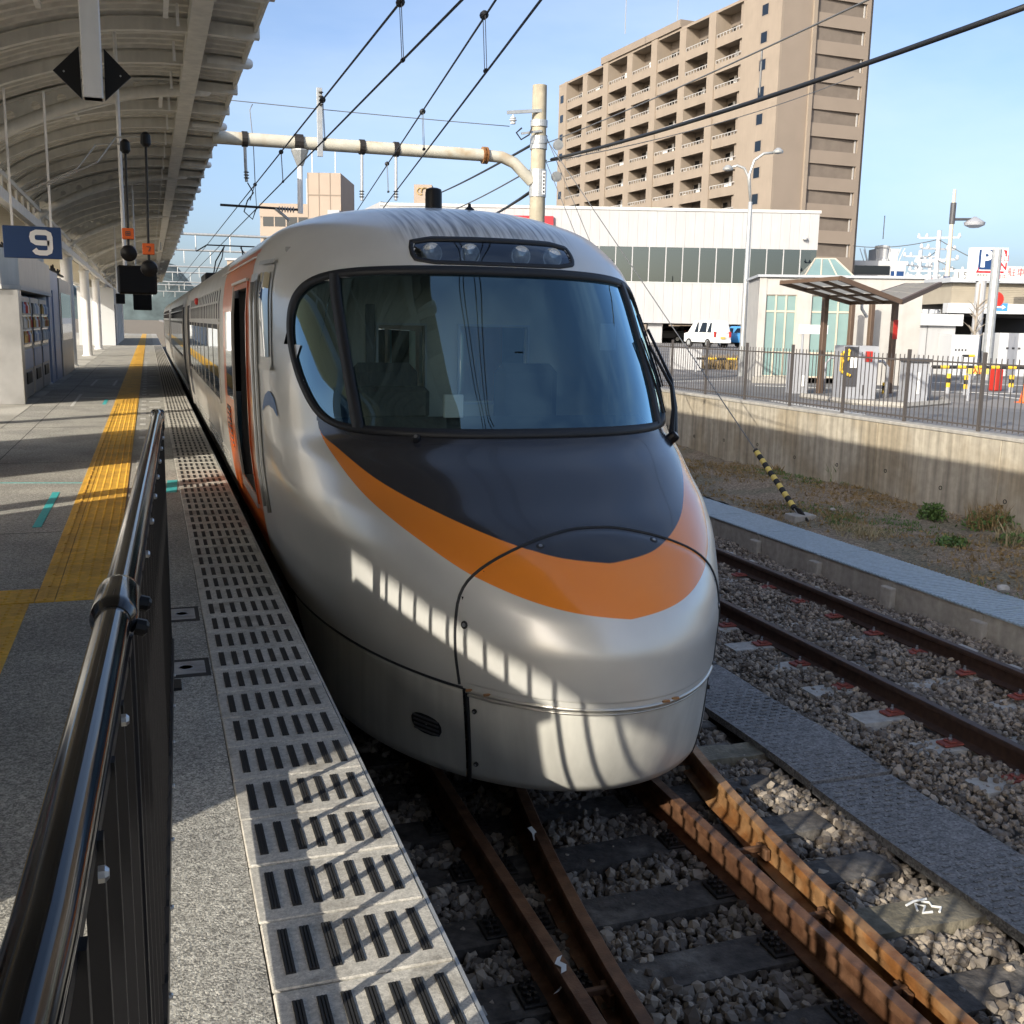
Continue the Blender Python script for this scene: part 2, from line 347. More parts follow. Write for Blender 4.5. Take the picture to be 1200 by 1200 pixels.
def dup(o, loc, parent=None, rz=None):       # one mesh, shared data
    c = o.copy(); COL.objects.link(c); c.location = loc
    if parent is not None: c.parent = parent
    if rz is not None: c.rotation_euler = (0, 0, rz)
    return c
def text(name, body, size, material, parent, origin, right, up, ext=.002, bold=0., align='CENTER'):
    cu_ = bpy.data.curves.new(name, 'FONT'); cu_.body = body; cu_.size = size; cu_.extrude = ext; cu_.offset = bold; cu_.align_x = align; cu_.align_y = 'CENTER'
    to = bpy.data.objects.new(name, cu_); COL.objects.link(to); bpy.context.view_layer.update()
    me = bpy.data.meshes.new_from_object(to.evaluated_get(bpy.context.evaluated_depsgraph_get())); bpy.data.objects.remove(to)
    r, u = np.asarray(right, float), np.asarray(up, float); nn = np.cross(r, u); o_ = np.asarray(origin, float)-np.array(wloc(parent) if parent else (0, 0, 0))
    co_ = np.empty(len(me.vertices)*3); me.vertices.foreach_get('co', co_); co_ = co_.reshape(-1, 3)
    me.vertices.foreach_set('co', (o_+co_[:, :1]*r+co_[:, 1:2]*u+co_[:, 2:]*nn).ravel()); me.materials.clear(); me.materials.append(MATS[material]); me.update()
    o = bpy.data.objects.new(name, me); COL.objects.link(o); o.parent = parent; return o
# ================================================================== ground, platform, tracks
RAIL = -.98                                  # top of rail; platform top is 0
XT, XA = 2.005, 5.50                         # centre lines of the two tracks
EDGE = .64; STRIP = .20
g = MB().box(-1500, 2500, -400, 3500, -1.6, -1.42).build('ground', 'soil'); struct(g)
# ---- platform
p = MB(); p.box(-9.5, EDGE-.004, -45, 110, -.1, -.012); p.box(-9.2, .46, -45, 110, -1.45, -.1)
platform = struct(p.build('platform', 'dark_concrete'))
MB().box(-9.5, STRIP, -45, 110, -.012, 0).build('asphalt_surface', 'asphalt', platform)
pc = MB()                                     # paler concrete apron under the columns and kiosks
pc.box(-9.5, -1.95, 8, 110, 0, .004); pc.build('concrete_apron', 'platform_concrete', platform)
struct(MB().box(.66, 40, -70, -9, -1.45, -.02).build('bounce_concourse', 'platform_concrete'))  # unseen pale paving behind the camera, added to bounce light onto the train nose
# edge tiles
PT = .29
def tile_mesh():
    a = MB().bbox(STRIP+.003, EDGE-.01, .003, PT-.003, -.012, .004, .004).build('edge_tile', 'edge_tile', platform)
    b = MB()
    for i in range(7):
        x = STRIP+.052+i*.0545
        b.box(x-.012, x+.012, .055, PT-.045, .0035, .0052)
        for j in (-1, 0, 1): b.box(x+j*.008-.0025, x+j*.008+.0025, .058, PT-.048, .0052, .008)
    return a, b.build('grip_strip', 'grip', a)
T0, G0 = tile_mesh()
Y0 = -1.0
for i in range(76):
    if i == 0: t, gs = T0, G0
    else:
        t = T0.copy(); COL.objects.link(t); gs = G0.copy(); COL.objects.link(gs); gs.parent = t
    t.location = (random.uniform(-.0015, .0015), Y0+i*PT, random.uniform(-.0015, .0015))
MB().box(EDGE-.009, EDGE, -45, 110, -.06, .002).build('edge_nosing', 'galv', platform)
fs_ = MB()
yy = Y0+76*PT
fs_.box(STRIP+.003, EDGE-.01, yy, 110, -.012, .003).box(STRIP+.003, EDGE-.01, -45, Y0, -.012, .003); MB_far = fs_.build('edge_paving', 'edge_tile', platform); MB_far['kind'] = 'stuff'
fg = MB(); i = 0
while yy+i*PT < 62:
    y = yy+i*PT
    for k in range(7):
        x = STRIP+.052+k*.0545; fg.box(x-.012, x+.012, y+.055, y+PT-.045, .0035, .006)
    i += 1
fg.build('grip_strip', 'grip', platform)['kind'] = 'stuff'
# yellow tactile tiles
def dome(b, x, y, r=.011, h=.006):
    vs_ = [(x+r*math.cos(a), y+r*math.sin(a), .0055) for a in (0, 1.047, 2.094, 3.1416, 4.189, 5.236)]+[(x+r*.55*math.cos(a), y+r*.55*math.sin(a), .0055+h) for a in (0, 1.047, 2.094, 3.1416, 4.189, 5.236)]
    b.add(vs_, [(i_, (i_+1) % 6, (i_+1) % 6+6, i_+6) for i_ in range(6)]+[(6, 7, 8, 9, 10, 11)])
def tactile(kind):
    b = MB().bbox(.002, .298, .002, .298, -.004, .006, .002)
    if kind == 'dots':
        for i_ in range(5):
            for j_ in range(5): dome(b, .03+i_*.06, .03+j_*.06)
    return b.build('tactile_tile', 'yellow_tile', platform)
TD = tactile('dots')
TB = MB().bbox(.002, .098, .002, .298, -.004, .006, .002).bbox(.04, .06, .02, .28, .006, .012, .003).build('tactile_tile', 'yellow_tile', platform)
XY0 = -.635
first = True
for i in range(46):
    y = 5.9+i*.3
    (TD if i == 0 else dup(TD, (0, 0, 0), platform)).location = (XY0+.1, y, .001+random.uniform(0, .001))
    (TB if i == 0 else dup(TB, (0, 0, 0), platform)).location = (XY0, y, .001+random.uniform(0, .001))
for i in range(3): dup(TD, (XY0-.3-.3*i, 5.9, .0015), platform)
for i in range(9): dup(TD, (XY0-.32, 5.58-.3*i, .0015), platform); dup(TB, (XY0-.42, 5.58-.3*i, .0015), platform)
fy = MB().box(XY0, XY0+.4, 5.9+46*.3, 109, 0, .006)
for k in range(5): fy.box(XY0+.125+k*.06, XY0+.14+k*.06, 19.7, 70, .006, .011)
fy.build('tactile_paving', 'yellow_tile', platform)['kind'] = 'stuff'
# marks between the tactile line and the edge
for k, (px, py, sx, sy) in enumerate([(213, 720, .13, .2), (218, 783, .16, .17)]):
    c = at_z(px, py, 0); q = MB().bbox(c[0]-sx/2, c[0]+sx/2, c[1]-sy/2, c[1]+sy/2, -.003, .004, .002).build('access_plate', 'grey_plate', platform)
    ring = MB(); ring.lathe([(.035, .004), (.035, .0055), (.028, .0055), (.028, .004)], (c[0], c[1], 0), 20); ring.build('lift_ring', 'kiosk_grey', q)
    MB().box(c[0]-sx/2-.02, c[0]+sx/2+.02, c[1]-sy/2-.04, c[1]+sy/2+.04, 0, .0015).build('plate_bedding', 'grip', platform)
for y in list(np.arange(8, 12, .45))+list(np.arange(14, 40, .9)):
    MB().box(-.18, -.1, y, y+.22, 0, .002).build('painted_mark', 'white_mark', platform)
for y in (17.2, 18.9, 20.2, 22, 25, 29, 33): MB().box(-.05, .14, y, y+.18, 0, .002).build('painted_mark', 'white_mark', platform)
for y in (4.6, 7.9, 11.8, 15.6, 19.3, 23, 27): MB().box(-9.4, XY0-.01, y, y+.008, .0, .0012).build('expansion_joint', 'grip', platform)
for x in (-1.55, -3.4): MB().box(x, x+.008, 3, 40, .0, .0014).build('expansion_joint', 'grip', platform)
def tape(pts, w_, m_='cyan_tape'):
    a, b = [at_z(*q, 0) for q in pts]; MB().beam((a[0], a[1], .0015), (b[0], b[1], .0015), w_, .003).build('floor_tape', m_, platform)
tape([(43, 618), (66, 577)], .06); tape([(201, 577), (202, 563)], .09); tape([(0, 566), (98, 566)], .012); tape([(122, 474), (125, 468)], .06)
for a, b in [((84, 476), (95, 462)), ((107, 452), (114, 445)), ((133, 452), (137, 446)), ((95, 466), (140, 466)), ((112, 445), (140, 445))]: tape([a, b], .05, 'white_mark')
# ---- track bed
def bed(x, y):                                # height of the ballast
    return -1.17+.02*math.sin(x*5.1+y*3.3)+.015*math.sin(x*11-y*7)
nx, ny = 60, 160; vs_ = []; fs = []
xs = np.linspace(.40, 6.9, nx+1); ys = np.concatenate([np.linspace(.5, 30, 120), np.linspace(31, 110, 41)])
for j in range(ny+1):
    for i in range(nx+1): vs_.append((xs[i], ys[j], bed(xs[i], ys[j])-.03))
for j in range(ny):
    for i in range(nx): a = j*(nx+1)+i; fs.append((a, a+1, a+nx+2, a+nx+1))
b_ = MB(); b_.add(vs_, fs); trackbed = struct(b_.build('track_bed', 'ballast_bed', smooth=True))
# ---- rails
def rail_profile(h=.153):
    return [(-.0635, -h), (.0635, -h), (.0635, -h+.011), (.014, -h+.027), (.009, -h+.05), (.009, -.045), (.0325, -.034), (.0325, -.008), (.026, 0), (-.026, 0), (-.0325, -.008), (-.0325, -.034), (-.009, -.045), (-.009, -h+.05), (-.014, -h+.027), (-.0635, -h+.011)]
def rail(path, m_, lab, m_head=None, grp=None, h=.153):
    b = MB(); pr = rail_profile(h); k = len(pr); vs_ = []; fs = []
    P = [np.asarray(q, float) for q in path]
    for i, q in enumerate(P):
        t = P[min(i+1, len(P)-1)]-P[max(i-1, 0)]; t /= np.linalg.norm(t); s_ = np.array([t[1], -t[0], 0])
        for a, z in pr: vs_.append(q+s_*a+np.array([0, 0, z]))
    for i in range(len(P)-1):
        for j in range(k): a, c = i*k+j, i*k+(j+1) % k; fs.append((a, a+k, c+k, c))
    fs.append(tuple(range(k))); fs.append(tuple((len(P)-1)*k+j for j in range(k))[::-1])
    b.add(vs_, fs); o = b.build('rail', m_, smooth='auto'); tag(o, lab, 'rail', grp); return o
GX = 1.067/2+.0325
YR = [1.2, 2, 3, 4, 5, 6, 8, 12, 20, 40, 100]
rail([(XT-GX, y, RAIL) for y in YR], 'rust_rail', 'rusty running rail in shade on the platform side of the train track')
rail([(XT+GX, y, RAIL) for y in YR], 'rust_rail', 'sunlit rusty running rail of the train track, away from the platform')
def div(y): return .15+.02*max(0, y-2.6)+.03*max(0, y-2.6)**2   # the turnout's second track spreads away from the camera
YD = [1.2, 2, 2.6, 3.0, 3.4, 3.8, 4.2, 4.6, 5, 5.5, 6, 6.5]
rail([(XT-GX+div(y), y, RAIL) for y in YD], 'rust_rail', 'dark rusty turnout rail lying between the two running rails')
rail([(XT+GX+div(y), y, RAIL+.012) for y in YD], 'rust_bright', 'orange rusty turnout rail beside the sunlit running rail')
for s_, lab in ((-1, 'dark brown rail of the neighbouring track, on the train side'), (1, 'dark brown rail of the neighbouring track, beside the blue-grey trough')):
    rail([(XA+s_*GX, y, RAIL) for y in [1.2, 3, 6, 10, 20, 40, 100]], 'rail_dark', lab)
# spacer blocks between the closely laid rails
for base, ys_ in ((XT-GX, (2.15, 2.75, 3.35)), (XT+GX, (2.45, 3.0, 3.55, 4.15))):
    for y in ys_:
        d_ = div(y); b = MB(); b.bbox(base+.02, base+d_-.02, y-.012, y+.012, RAIL-.075, RAIL-.045, .004); b.bbox(base+.02, base+.05, y-.05, y+.05, RAIL-.11, RAIL-.05, .006)
        b.bbox(base+d_-.05, base+d_-.02, y-.05, y+.05, RAIL-.11, RAIL-.05, .006)
        tag(b.build('spacer_block', 'iron_rust'), 'small rusty iron spacer bolted between two close rails of the turnout', 'spacer', 'spacer blocks between the turnout rails')
# ---- timber sleepers of the turnout
def sleeper(y, x0, x1, z0, m_, w_=.23, rot=0, h=.14):
    b = MB(); n_ = 7; vs_ = []; fs = []
    for i in range(n_+1):
        x = x0+(x1-x0)*i/n_; jj = [random.uniform(-.006, .006) for _ in range(4)]
        yo = y+rot*(x-(x0+x1)/2)
        vs_ += [(x, yo-w_/2+jj[0], z0-h), (x, yo+w_/2+jj[1], z0-h), (x, yo+w_/2+jj[2]-.006, z0+jj[1]*.5), (x, yo-w_/2+jj[3]+.006, z0+jj[0]*.5)]
    for i in range(n_):
        for j in range(4): a, c = i*4+j, i*4+(j+1) % 4; fs.append((a, a+4, c+4, c))
    fs += [(0, 1, 2, 3), tuple(n_*4+j for j in range(4))[::-1]]
    return b.add(vs_, fs).build('sleeper', m_)
SLY = [2.05+.49*i for i in range(16)]
plate = MB(); plate.bbox(-.16, .16, -.075, .075, 0, .016, .004)
for sx in (-.13, -.10, .10, .13):
    for sy in (-.045, 0, .045): plate.lathe([(.016, .016), (.016, .03), (.009, .036), (.009, .05)], (sx, sy, 0), 6)
for i, y in enumerate(SLY):
    x0, x1 = .92+random.uniform(-.05, .05), 3.42+random.uniform(-.08, .1)
    pale = i in (1,)
    s_ = sleeper(y, x0, x1, -1.135, 'timber', rot=random.uniform(-.015, .015))
    tag(s_, 'dark weathered timber sleeper under the turnout in front of the train', 'sleeper', 'timber sleepers of the turnout')
    for xr in (XT-GX, XT+GX):
        q = plate.build('tie_plate', 'iron', None) if (i == 0 and xr < XT) else None
        if q: PL = q; q.location = (xr, y, -1.137); q.parent = s_
        else: dup(PL, (xr, y, -1.137), s_)
    nt_ = MB().bbox(x0+.14, x0+.17, y-.06, y+.0, -1.137, -1.128, .003).build('number_tag', 'grey_plate', s_)
for i, y in enumerate([float(at_z(1110, 1062, -1.1)[1]), float(at_z(1062, 852, -1.1)[1]), float(at_z(985, 760, -1.1)[1])-.6]):    # loose pale bearers standing out to the right
    s_ = sleeper(y+.0, 2.86, 3.62, -1.105, 'timber_pale', w_=.21, rot=-.05)
    lab = ['pale weathered timber end with a chalk mark beside the lit turnout rail', 'pale weathered timber end in a patch of sun beside the lit rail', 'pale timber end half covered by ballast beside the lit rail'][i]
    tag(s_, lab, 'sleeper')
    if i == 0:
        c = at_z(1163, 1122, -1.1)
        st = MB()
        for q in ([(-.06, -.02), (-.03, .03), (0, .0), (-.05, -.045), (0, -.05)], [(.01, .04), (.04, .02), (.03, -.01), (.065, -.03), (.03, -.06)], [(-.08, .03), (-.02, .05), (.05, .05)]):
            st.tube([(c[0]+a, y+b_2-.02+.05, -1.099) for a, b_2 in q], .006, 5)
        st.build('chalk_mark', 'sign_white', s_)
# ---- concrete sleepers with red clips on the neighbouring track
pcb = MB(); pv = []; pf = []
for i, (x, hw, z) in enumerate([(-1.0, .13, -.0), (-.62, .13, -.0), (-.4, .12, -.03), (0, .105, -.05), (.4, .12, -.03), (.62, .13, 0), (1.0, .13, 0)]):
    pv += [(x, -hw-.02, z-.17), (x, hw+.02, z-.17), (x, hw-.03, z), (x, -hw+.03, z)]
for i in range(6):
    for j in range(4): a, c = i*4+j, i*4+(j+1) % 4; pf.append((a, a+4, c+4, c))
pf += [(0, 1, 2, 3), (27, 26, 25, 24)]; pcb.add(pv, pf)
clip = MB(); clip.bbox(-.075, .075, -.05, .05, 0, .018, .006); clip.bbox(-.03, .03, -.035, .035, .018, .032, .005)
bolt_ = MB(); bolt_.lathe([(.014, .03), (.014, .045), (.009, .048), (.009, .065)], (0, 0, 0), 6)
PC0 = None
for i in range(30):
    y = 3.45+i*.56
    if PC0 is None:
        PC0 = tag(pcb.build('concrete_sleeper', 'pc_sleeper'), 'grey concrete sleeper with red rail clips under the neighbouring track', 'sleeper', 'concrete sleepers of the neighbouring track'); s_ = PC0
        CL0 = clip.build('rail_clip', 'red_clip', PC0, local=True); BO0 = bolt_.build('bolt', 'screw_steel', CL0, local=True)
    else: s_ = PC0.copy(); COL.objects.link(s_)
    s_.location = (XA, y, -1.128)
    for k, xc in enumerate((-GX-.13, -GX+.13, GX-.13, GX+.13)):
        if i == 0 and k == 0: c = CL0; bo = BO0
        else: c = CL0.copy(); COL.objects.link(c); c.parent = s_; bo = BO0.copy(); COL.objects.link(bo); bo.parent = c
        c.location = (xc, random.uniform(-.01, .01), .002); c.rotation_euler = (0, 0, random.uniform(-.05, .05))
# ---- ballast stones, one mass
def stones(n_, fx, fy, size, seed, zoff=0, avoid=None):
    rg = np.random.default_rng(seed)
    t = (1+5**.5)/2
    iv = np.array([(-1, t, 0), (1, t, 0), (-1, -t, 0), (1, -t, 0), (0, -1, t), (0, 1, t), (0, -1, -t), (0, 1, -t), (t, 0, -1), (t, 0, 1), (-t, 0, -1), (-t, 0, 1)])/1.9
    ifc = np.array([(0, 11, 5), (0, 5, 1), (0, 1, 7), (0, 7, 10), (0, 10, 11), (1, 5, 9), (5, 11, 4), (11, 10, 2), (10, 7, 6), (7, 1, 8), (3, 9, 4), (3, 4, 2), (3, 2, 6), (3, 6, 8), (3, 8, 9), (4, 9, 5), (2, 4, 11), (6, 2, 10), (8, 6, 7), (9, 8, 1)])
    x = rg.uniform(*fx, n_); y = rg.uniform(*fy, n_)
    if avoid is not None: k = ~avoid(x, y); x, y = x[k], y[k]
    n2 = len(x); z = np.array([bed(a, b) for a, b in zip(x, y)])+zoff+rg.uniform(-.035, .012, n2)
    sc = rg.lognormal(0, .28, n2)*size
    V = iv[None]*rg.uniform(.72, 1.25, (n2, 12, 1))*sc[:, None, None]*rg.uniform(.6, 1.15, (n2, 1, 3))
    q = rg.normal(size=(n2, 4)); q /= np.linalg.norm(q, axis=1)[:, None]; a, b, c, d = q.T
    RR = np.stack([np.stack([1-2*(c*c+d*d), 2*(b*c-a*d), 2*(b*d+a*c)], -1), np.stack([2*(b*c+a*d), 1-2*(b*b+d*d), 2*(c*d-a*b)], -1), np.stack([2*(b*d-a*c), 2*(c*d+a*b), 1-2*(b*b+c*c)], -1)], 1)
    V = np.einsum('nij,nkj->nki', RR, V)+np.stack([x, y, z], -1)[:, None]
    Fc = ifc[None]+12*np.arange(n2)[:, None, None]
    return V.reshape(-1, 3), Fc.reshape(-1, 3)
def avoid1(x, y):
    k = np.zeros(len(x), bool)
    for yy_ in SLY: k |= (np.abs(y-yy_) < .125) & (x > .95) & (x < 3.4) & (np.random.default_rng(3).random(len(x)) < .93)
    for xr in (XT-GX, XT+GX): k |= np.abs(x-xr) < .06
    k |= (x > 3.52) & (x < 4.03)
    return k
def avoid2(x, y):
    ph = np.abs(((y-3.45+.28) % .56)-.28)
    k = (ph < .10) & (np.abs(x-XA) < .98) & (np.random.default_rng(4).random(len(x)) < .62)
    for xr in (XA-GX, XA+GX): k |= np.abs(x-xr) < .06
    return k | ((x > 3.5) & (x < 4.05))
PV, PF, o_ = [], [], 0
for args in (dict(n_=44000, fx=(.6, 4.0), fy=(1.9, 8.5), size=.0225, seed=1, avoid=avoid1, zoff=.018), dict(n_=46000, fx=(3.95, 6.75), fy=(3.0, 13), size=.019, seed=2, avoid=avoid2, zoff=.035),
             dict(n_=7000, fx=(3.3, 6.75), fy=(13, 30), size=.030, seed=3, avoid=avoid2)):
    a, b = stones(**args); PV.append(a); PF.append(b+o_); o_ += len(a)
PV = np.concatenate(PV); PF = np.concatenate(PF)
me = bpy.data.meshes.new('ballast_stones'); me.vertices.add(len(PV)); me.vertices.foreach_set('co', PV.ravel()); me.loops.add(PF.size); me.loops.foreach_set('vertex_index', PF.ravel().astype(np.int32))
me.polygons.add(len(PF)); me.polygons.foreach_set('loop_start', np.arange(0, PF.size, 3, dtype=np.int32)); me.update(calc_edges=True); me.shade_flat(); me.materials.append(MATS['ballast'])
bs = bpy.data.objects.new('ballast_stones', me); COL.objects.link(bs); bs['kind'] = 'stuff'; bs['label'] = 'grey broken stone ballast filling the track bed'; bs['category'] = 'ballast'
# ---- rubber walkway between the tracks: a row of mats
for i in range(9):
    y0 = .6+i*2.1; y1 = y0+2.08; xa = 3.43+.032*y0/2; xb = 3.43+.032*y1/2
    b = MB(); k = 14
    for j in range(k+1):
        y = y0+(y1-y0)*j/k; x = 3.43+.018*y; z = -1.075+.012*math.sin(y*2.3+i)
        b.v += [(x, y, z-.05), (x+.55, y, z-.05), (x+.55, y, z+.006*math.sin(y*5)), (x, y, z)]
        if j:
            o4 = 4*j; b.f += [(o4-4+q, o4-4+(q+1) % 4, o4+(q+1) % 4, o4+q) for q in range(4)]
    b.f += [(3, 2, 1, 0), tuple(4*k+q for q in range(4))]
    b.f = [f[::-1] for f in b.f]
    o = b.build('walkway_mat', 'rubber_mat'); tag(o, 'dark ribbed rubber mat laid between the two tracks', 'mat', 'rubber mats of the walkway')
    if y0 < 8:
        rb = MB()
        for r_ in range(int((y1-y0)/.055)):
            y = y0+.03+r_*.055; x = 3.43+.018*y; z = -1.075+.012*math.sin(y*2.3+i)+.002
            for c_ in range(6): xx = x+.035+c_*.085+(.04 if r_ % 2 else 0); rb.box(xx, xx+.045, y, y+.016, z-.004, z+.0022)
        rb.build('tread_pattern', 'rubber_mat', o)['kind'] = 'stuff'
# ---- cable trough with grating lid
XG = 6.78; ZG = -.90
tr = thing('cable_trough', 'long concrete cable trough with blue-grey grating lids beside the neighbouring track', 'cable trough', (XG, 0, -1.2))
for i in range(26):
    y0 = 1.0+i*1.2
    MB().bbox(XG, XG+.06, y0+.004, y0+1.19, -1.3, ZG, .006).build('side_panel', 'concrete', tr)
    MB().bbox(XG-.07, XG+.0, y0-.08, y0+.08, -1.3, ZG-.06+random.uniform(-.02, .01), .008).build('post', 'concrete', tr)
    q = MB().box(XG-.015, XG+.66, y0+.006, y0+1.192, ZG+.002, ZG+.012)
    for k in range(23): q.box(XG-.012, XG+.655, y0+.02+k*.0505, y0+.046+k*.0505, ZG+.012, ZG+.02)
    q.build('grating_lid', 'grating', tr)
MB().box(XG+.64, XG+.7, 1, 32, -1.3, ZG).build('back_panel', 'concrete', tr)
# ---- soil strip up to the wall
XW = 10.1
def soil_z(x, y): t = (x-XG-.6)/(XW-XG-.6); return ZG-.02+.05*t+.03*math.sin(x*2.1+y*.9)+.02*math.sin(x*5-y*2.3)+.012*math.sin(x*13+y*11)
vs_, fs = [], []; nx, ny = 40, 200; xs = np.linspace(XG+.66, XW+.1, nx+1); ys = np.linspace(2, 45, ny+1)
for y in ys:
    for x in xs: vs_.append((x, y, soil_z(x, y)+random.uniform(-.008, .008)))
for j in range(ny):
    for i in range(nx): a = j*(nx+1)+i; fs.append((a, a+1, a+nx+2, a+nx+1))
struct(MB().add(vs_, fs).build('soil_strip', 'soil', smooth=True))
def tuft(b, c, n_, h, spread, w_=.012, lean=.6):
    for _ in range(n_):
        a = random.uniform(0, 6.283); r = spread*random.random()**.7; x, y = c[0]+r*math.cos(a), c[1]+r*math.sin(a); hh = h*random.uniform(.4, 1.1)
        dx, dy = random.gauss(0, lean)*hh*.6, random.gauss(0, lean)*hh*.6; t = random.uniform(0, 3.14); wx, wy = w_*math.cos(t), w_*math.sin(t); z = soil_z(x, y) if len(c) < 3 else c[2]
        b.add([(x-wx, y-wy, z), (x+wx, y+wy, z), (x+dx*.5+wx*.7, y+dy*.5+wy*.7, z+hh*.6), (x+dx*.5-wx*.7, y+dy*.5-wy*.7, z+hh*.6), (x+dx, y+dy, z+hh)], [(0, 1, 2, 3), (3, 2, 4)])
def leafy(b, c, n_, r, h, lw=.03):
    for _ in range(n_):
        a = random.uniform(0, 6.283); q = random.random()**.5*r; z = h*random.random(); x, y = c[0]+q*math.cos(a)*(1.1-z/h*.5), c[1]+q*math.sin(a)*(1.1-z/h*.5); z += soil_z(x, y)
        u = np.array([random.gauss(0, 1) for _ in range(3)]); u /= np.linalg.norm(u); v = np.cross(u, [random.gauss(0, 1) for _ in range(3)]); v /= np.linalg.norm(v); k = lw*random.uniform(.6, 1.2); o = np.array([x, y, z])
        b.add([o-u*k, o+v*k*.5, o+u*k, o-v*k*.5], [(0, 1, 2, 3)])
def plant(px, py, kind, lab, name='weed', zz=None, **kw):
    c = at_z(px, py, -.82); th = thing(name, lab, 'weed', (c[0], c[1], soil_z(c[0], c[1])))
    for part, m_, fn, a in kw['parts']: b = MB(); fn(b, (c[0], c[1]), *a); b.build(part, m_, th)['kind'] = 'stuff'
plant(1093, 600, 0, 'bright green leafy weed at the foot of the retaining wall', parts=[('leaves', 'leaf', leafy, (420, .2, .2)), ('stems', 'leaf', tuft, (30, .2, .12))])
plant(1160, 612, 0, 'tall brown and green weed clump against the wall by the frame edge', parts=[('stems', 'leaf_dry', tuft, (160, .34, .26, .007, .4)), ('leaves', 'leaf', leafy, (300, .36, .2)), ('dry_leaves', 'leaf_dry', leafy, (160, .22, .28))])
plant(1195, 632, 0, 'yellowish weed patch right of the tall brown clump', parts=[('leaves', 'leaf', leafy, (260, .3, .12)), ('stems', 'grass_pale', tuft, (120, .22, .3))])
plant(981, 562, 0, 'small weed with thin stems by the wall, beyond the striped guard', parts=[('stems', 'leaf', tuft, (60, .3, .14, .008)), ('leaves', 'leaf', leafy, (120, .12, .22))])
plant(918, 548, 0, 'low brownish weed tuft by the wall behind the striped guard', parts=[('stems', 'leaf_dry', tuft, (70, .14, .2)), ('leaves', 'leaf', leafy, (90, .15, .08))])
plant(1012, 618, 0, 'pale dry grass patch on the soil beside the grating', parts=[('blades', 'grass_pale', tuft, (420, .09, .38, .005, 1.1))])
plant(1115, 634, 0, 'green low weed patch between the dry grass and the wall', parts=[('leaves', 'leaf', leafy, (200, .2, .07)), ('stems', 'leaf', tuft, (60, .09, .2))])
lt = MB()
for _ in range(12000):
    x = random.uniform(XG+.75, XW-.05); y = random.uniform(5, 26); dense = math.sin(x*3.1+y*.7)+math.sin(y*1.9-x)
    if dense < random.uniform(-1.2, 1.5): continue
    if random.random() < .6: tuft(lt, (x, y), 3, .07, .06, .005, 1.)
    else: leafy(lt, (x, y), 2, .05, .015, .032)
q = lt.build('ground_litter', 'leaf_dry'); q['kind'] = 'stuff'; q['label'] = 'dry leaves and short stubble scattered on the bare soil'; q['category'] = 'litter'
lt = MB()
for _ in range(3500):
    x = random.uniform(XG+.75, XW-.05); y = random.uniform(5, 26)
    if math.sin(x*2.1-y*.9)+math.sin(y*1.1+x*1.7) < random.uniform(.2, 2): continue
    tuft(lt, (x, y), 6, .05, .12, .006, .8); leafy(lt, (x, y), 4, .1, .03, .02)
q = lt.build('ground_cover', 'leaf'); q['kind'] = 'stuff'; q['label'] = 'sparse green ground cover on the soil strip'; q['category'] = 'grass'
# ---- retaining wall with fence
wl = thing('retaining_wall', 'stained concrete retaining wall with weep holes below the car park fence', 'wall', (XW, 0, -.9))
ZL = .2
for i in range(24):
    y0 = -4+i*2.4
    MB().bbox(XW, XW+.24, y0+.006, y0+2.394, -1.3, ZL-.02, .008).build('panel', 'wall_concrete', wl)
MB().bbox(XW-.01, XW+.3, -4, 53.6, ZL-.02, ZL+.03, .008).build('coping', 'concrete', wl)
for i in range(26):
    y = 4.5+i*1.15; MB().lathe([(.03, -.01), (.03, .006), (.022, .006), (.022, -.006)], (XW, y, -.55+.05*math.sin(i*2)), 10, (-1, 0, 0)).build('weep_hole', 'grip', wl)
lf = thing('car_park_fence', 'dark brown vertical bar fence standing on the retaining wall', 'fence', (XW+.17, 0, ZL))
XF = XW+.17
for i in range(22):
    y0 = 8.1+i*1.45
    MB().box(XF-.02, XF+.02, y0-.02, y0+.02, ZL, ZL+1.06).build('post', 'lot_fence', lf)
    for z in (.09, .9): MB().box(XF-.010, XF+.010, y0+.021, y0+1.429, ZL+z, ZL+z+.022).build('rail', 'lot_fence', lf)
    if i < 9:
        if i == 0: BAR = MB().box(-.005, .005, -.005, .005, .0, .93).build('bar', 'lot_fence', lf, local=True)
        for k in range(14):
            y = y0+.1+k*.096; (BAR if i == 0 and k == 0 else dup(BAR, (0, 0, 0), lf)).location = (0, y, .06)
    else:
        q = MB()
        for k in range(14): y = y0+.1+k*.096; q.box(XF-.007, XF+.007, y-.007, y+.007, ZL+.06, ZL+.99)
        q.build('bar', 'lot_fence', lf)
# ================================================================== the train
def pch(xs, ys):
    xs = np.array(xs, float); ys = np.array(ys, float); h = np.diff(xs); d = np.diff(ys)/h
    m = np.zeros_like(ys); m[1:-1] = np.where(d[1:]*d[:-1] > 0, 2*d[1:]*d[:-1]/(d[1:]+d[:-1]+1e-12), 0); m[0] = d[0]; m[-1] = d[-1]
    def f(x):
        x = np.clip(x, xs[0], xs[-1]); i = np.clip(np.searchsorted(xs, x)-1, 0, len(h)-1); t = (x-xs[i])/h[i]
        return (2*t**3-3*t**2+1)*ys[i]+(t**3-2*t**2+t)*h[i]*m[i]+(-2*t**3+3*t**2)*ys[i+1]+(t**3-t**2)*h[i]*m[i+1]
    return f
TW = pch([.15, .24, .8, 1.2, 1.6, 2.2, 2.6, 2.8, 2.9, 3.0, 3.1, 3.2, 3.27, 3.325, 3.35], [1.08, 1.12, 1.21, 1.27, 1.31, 1.32, 1.315, 1.29, 1.265, 1.215, 1.12, .91, .66, .37, 0.0])
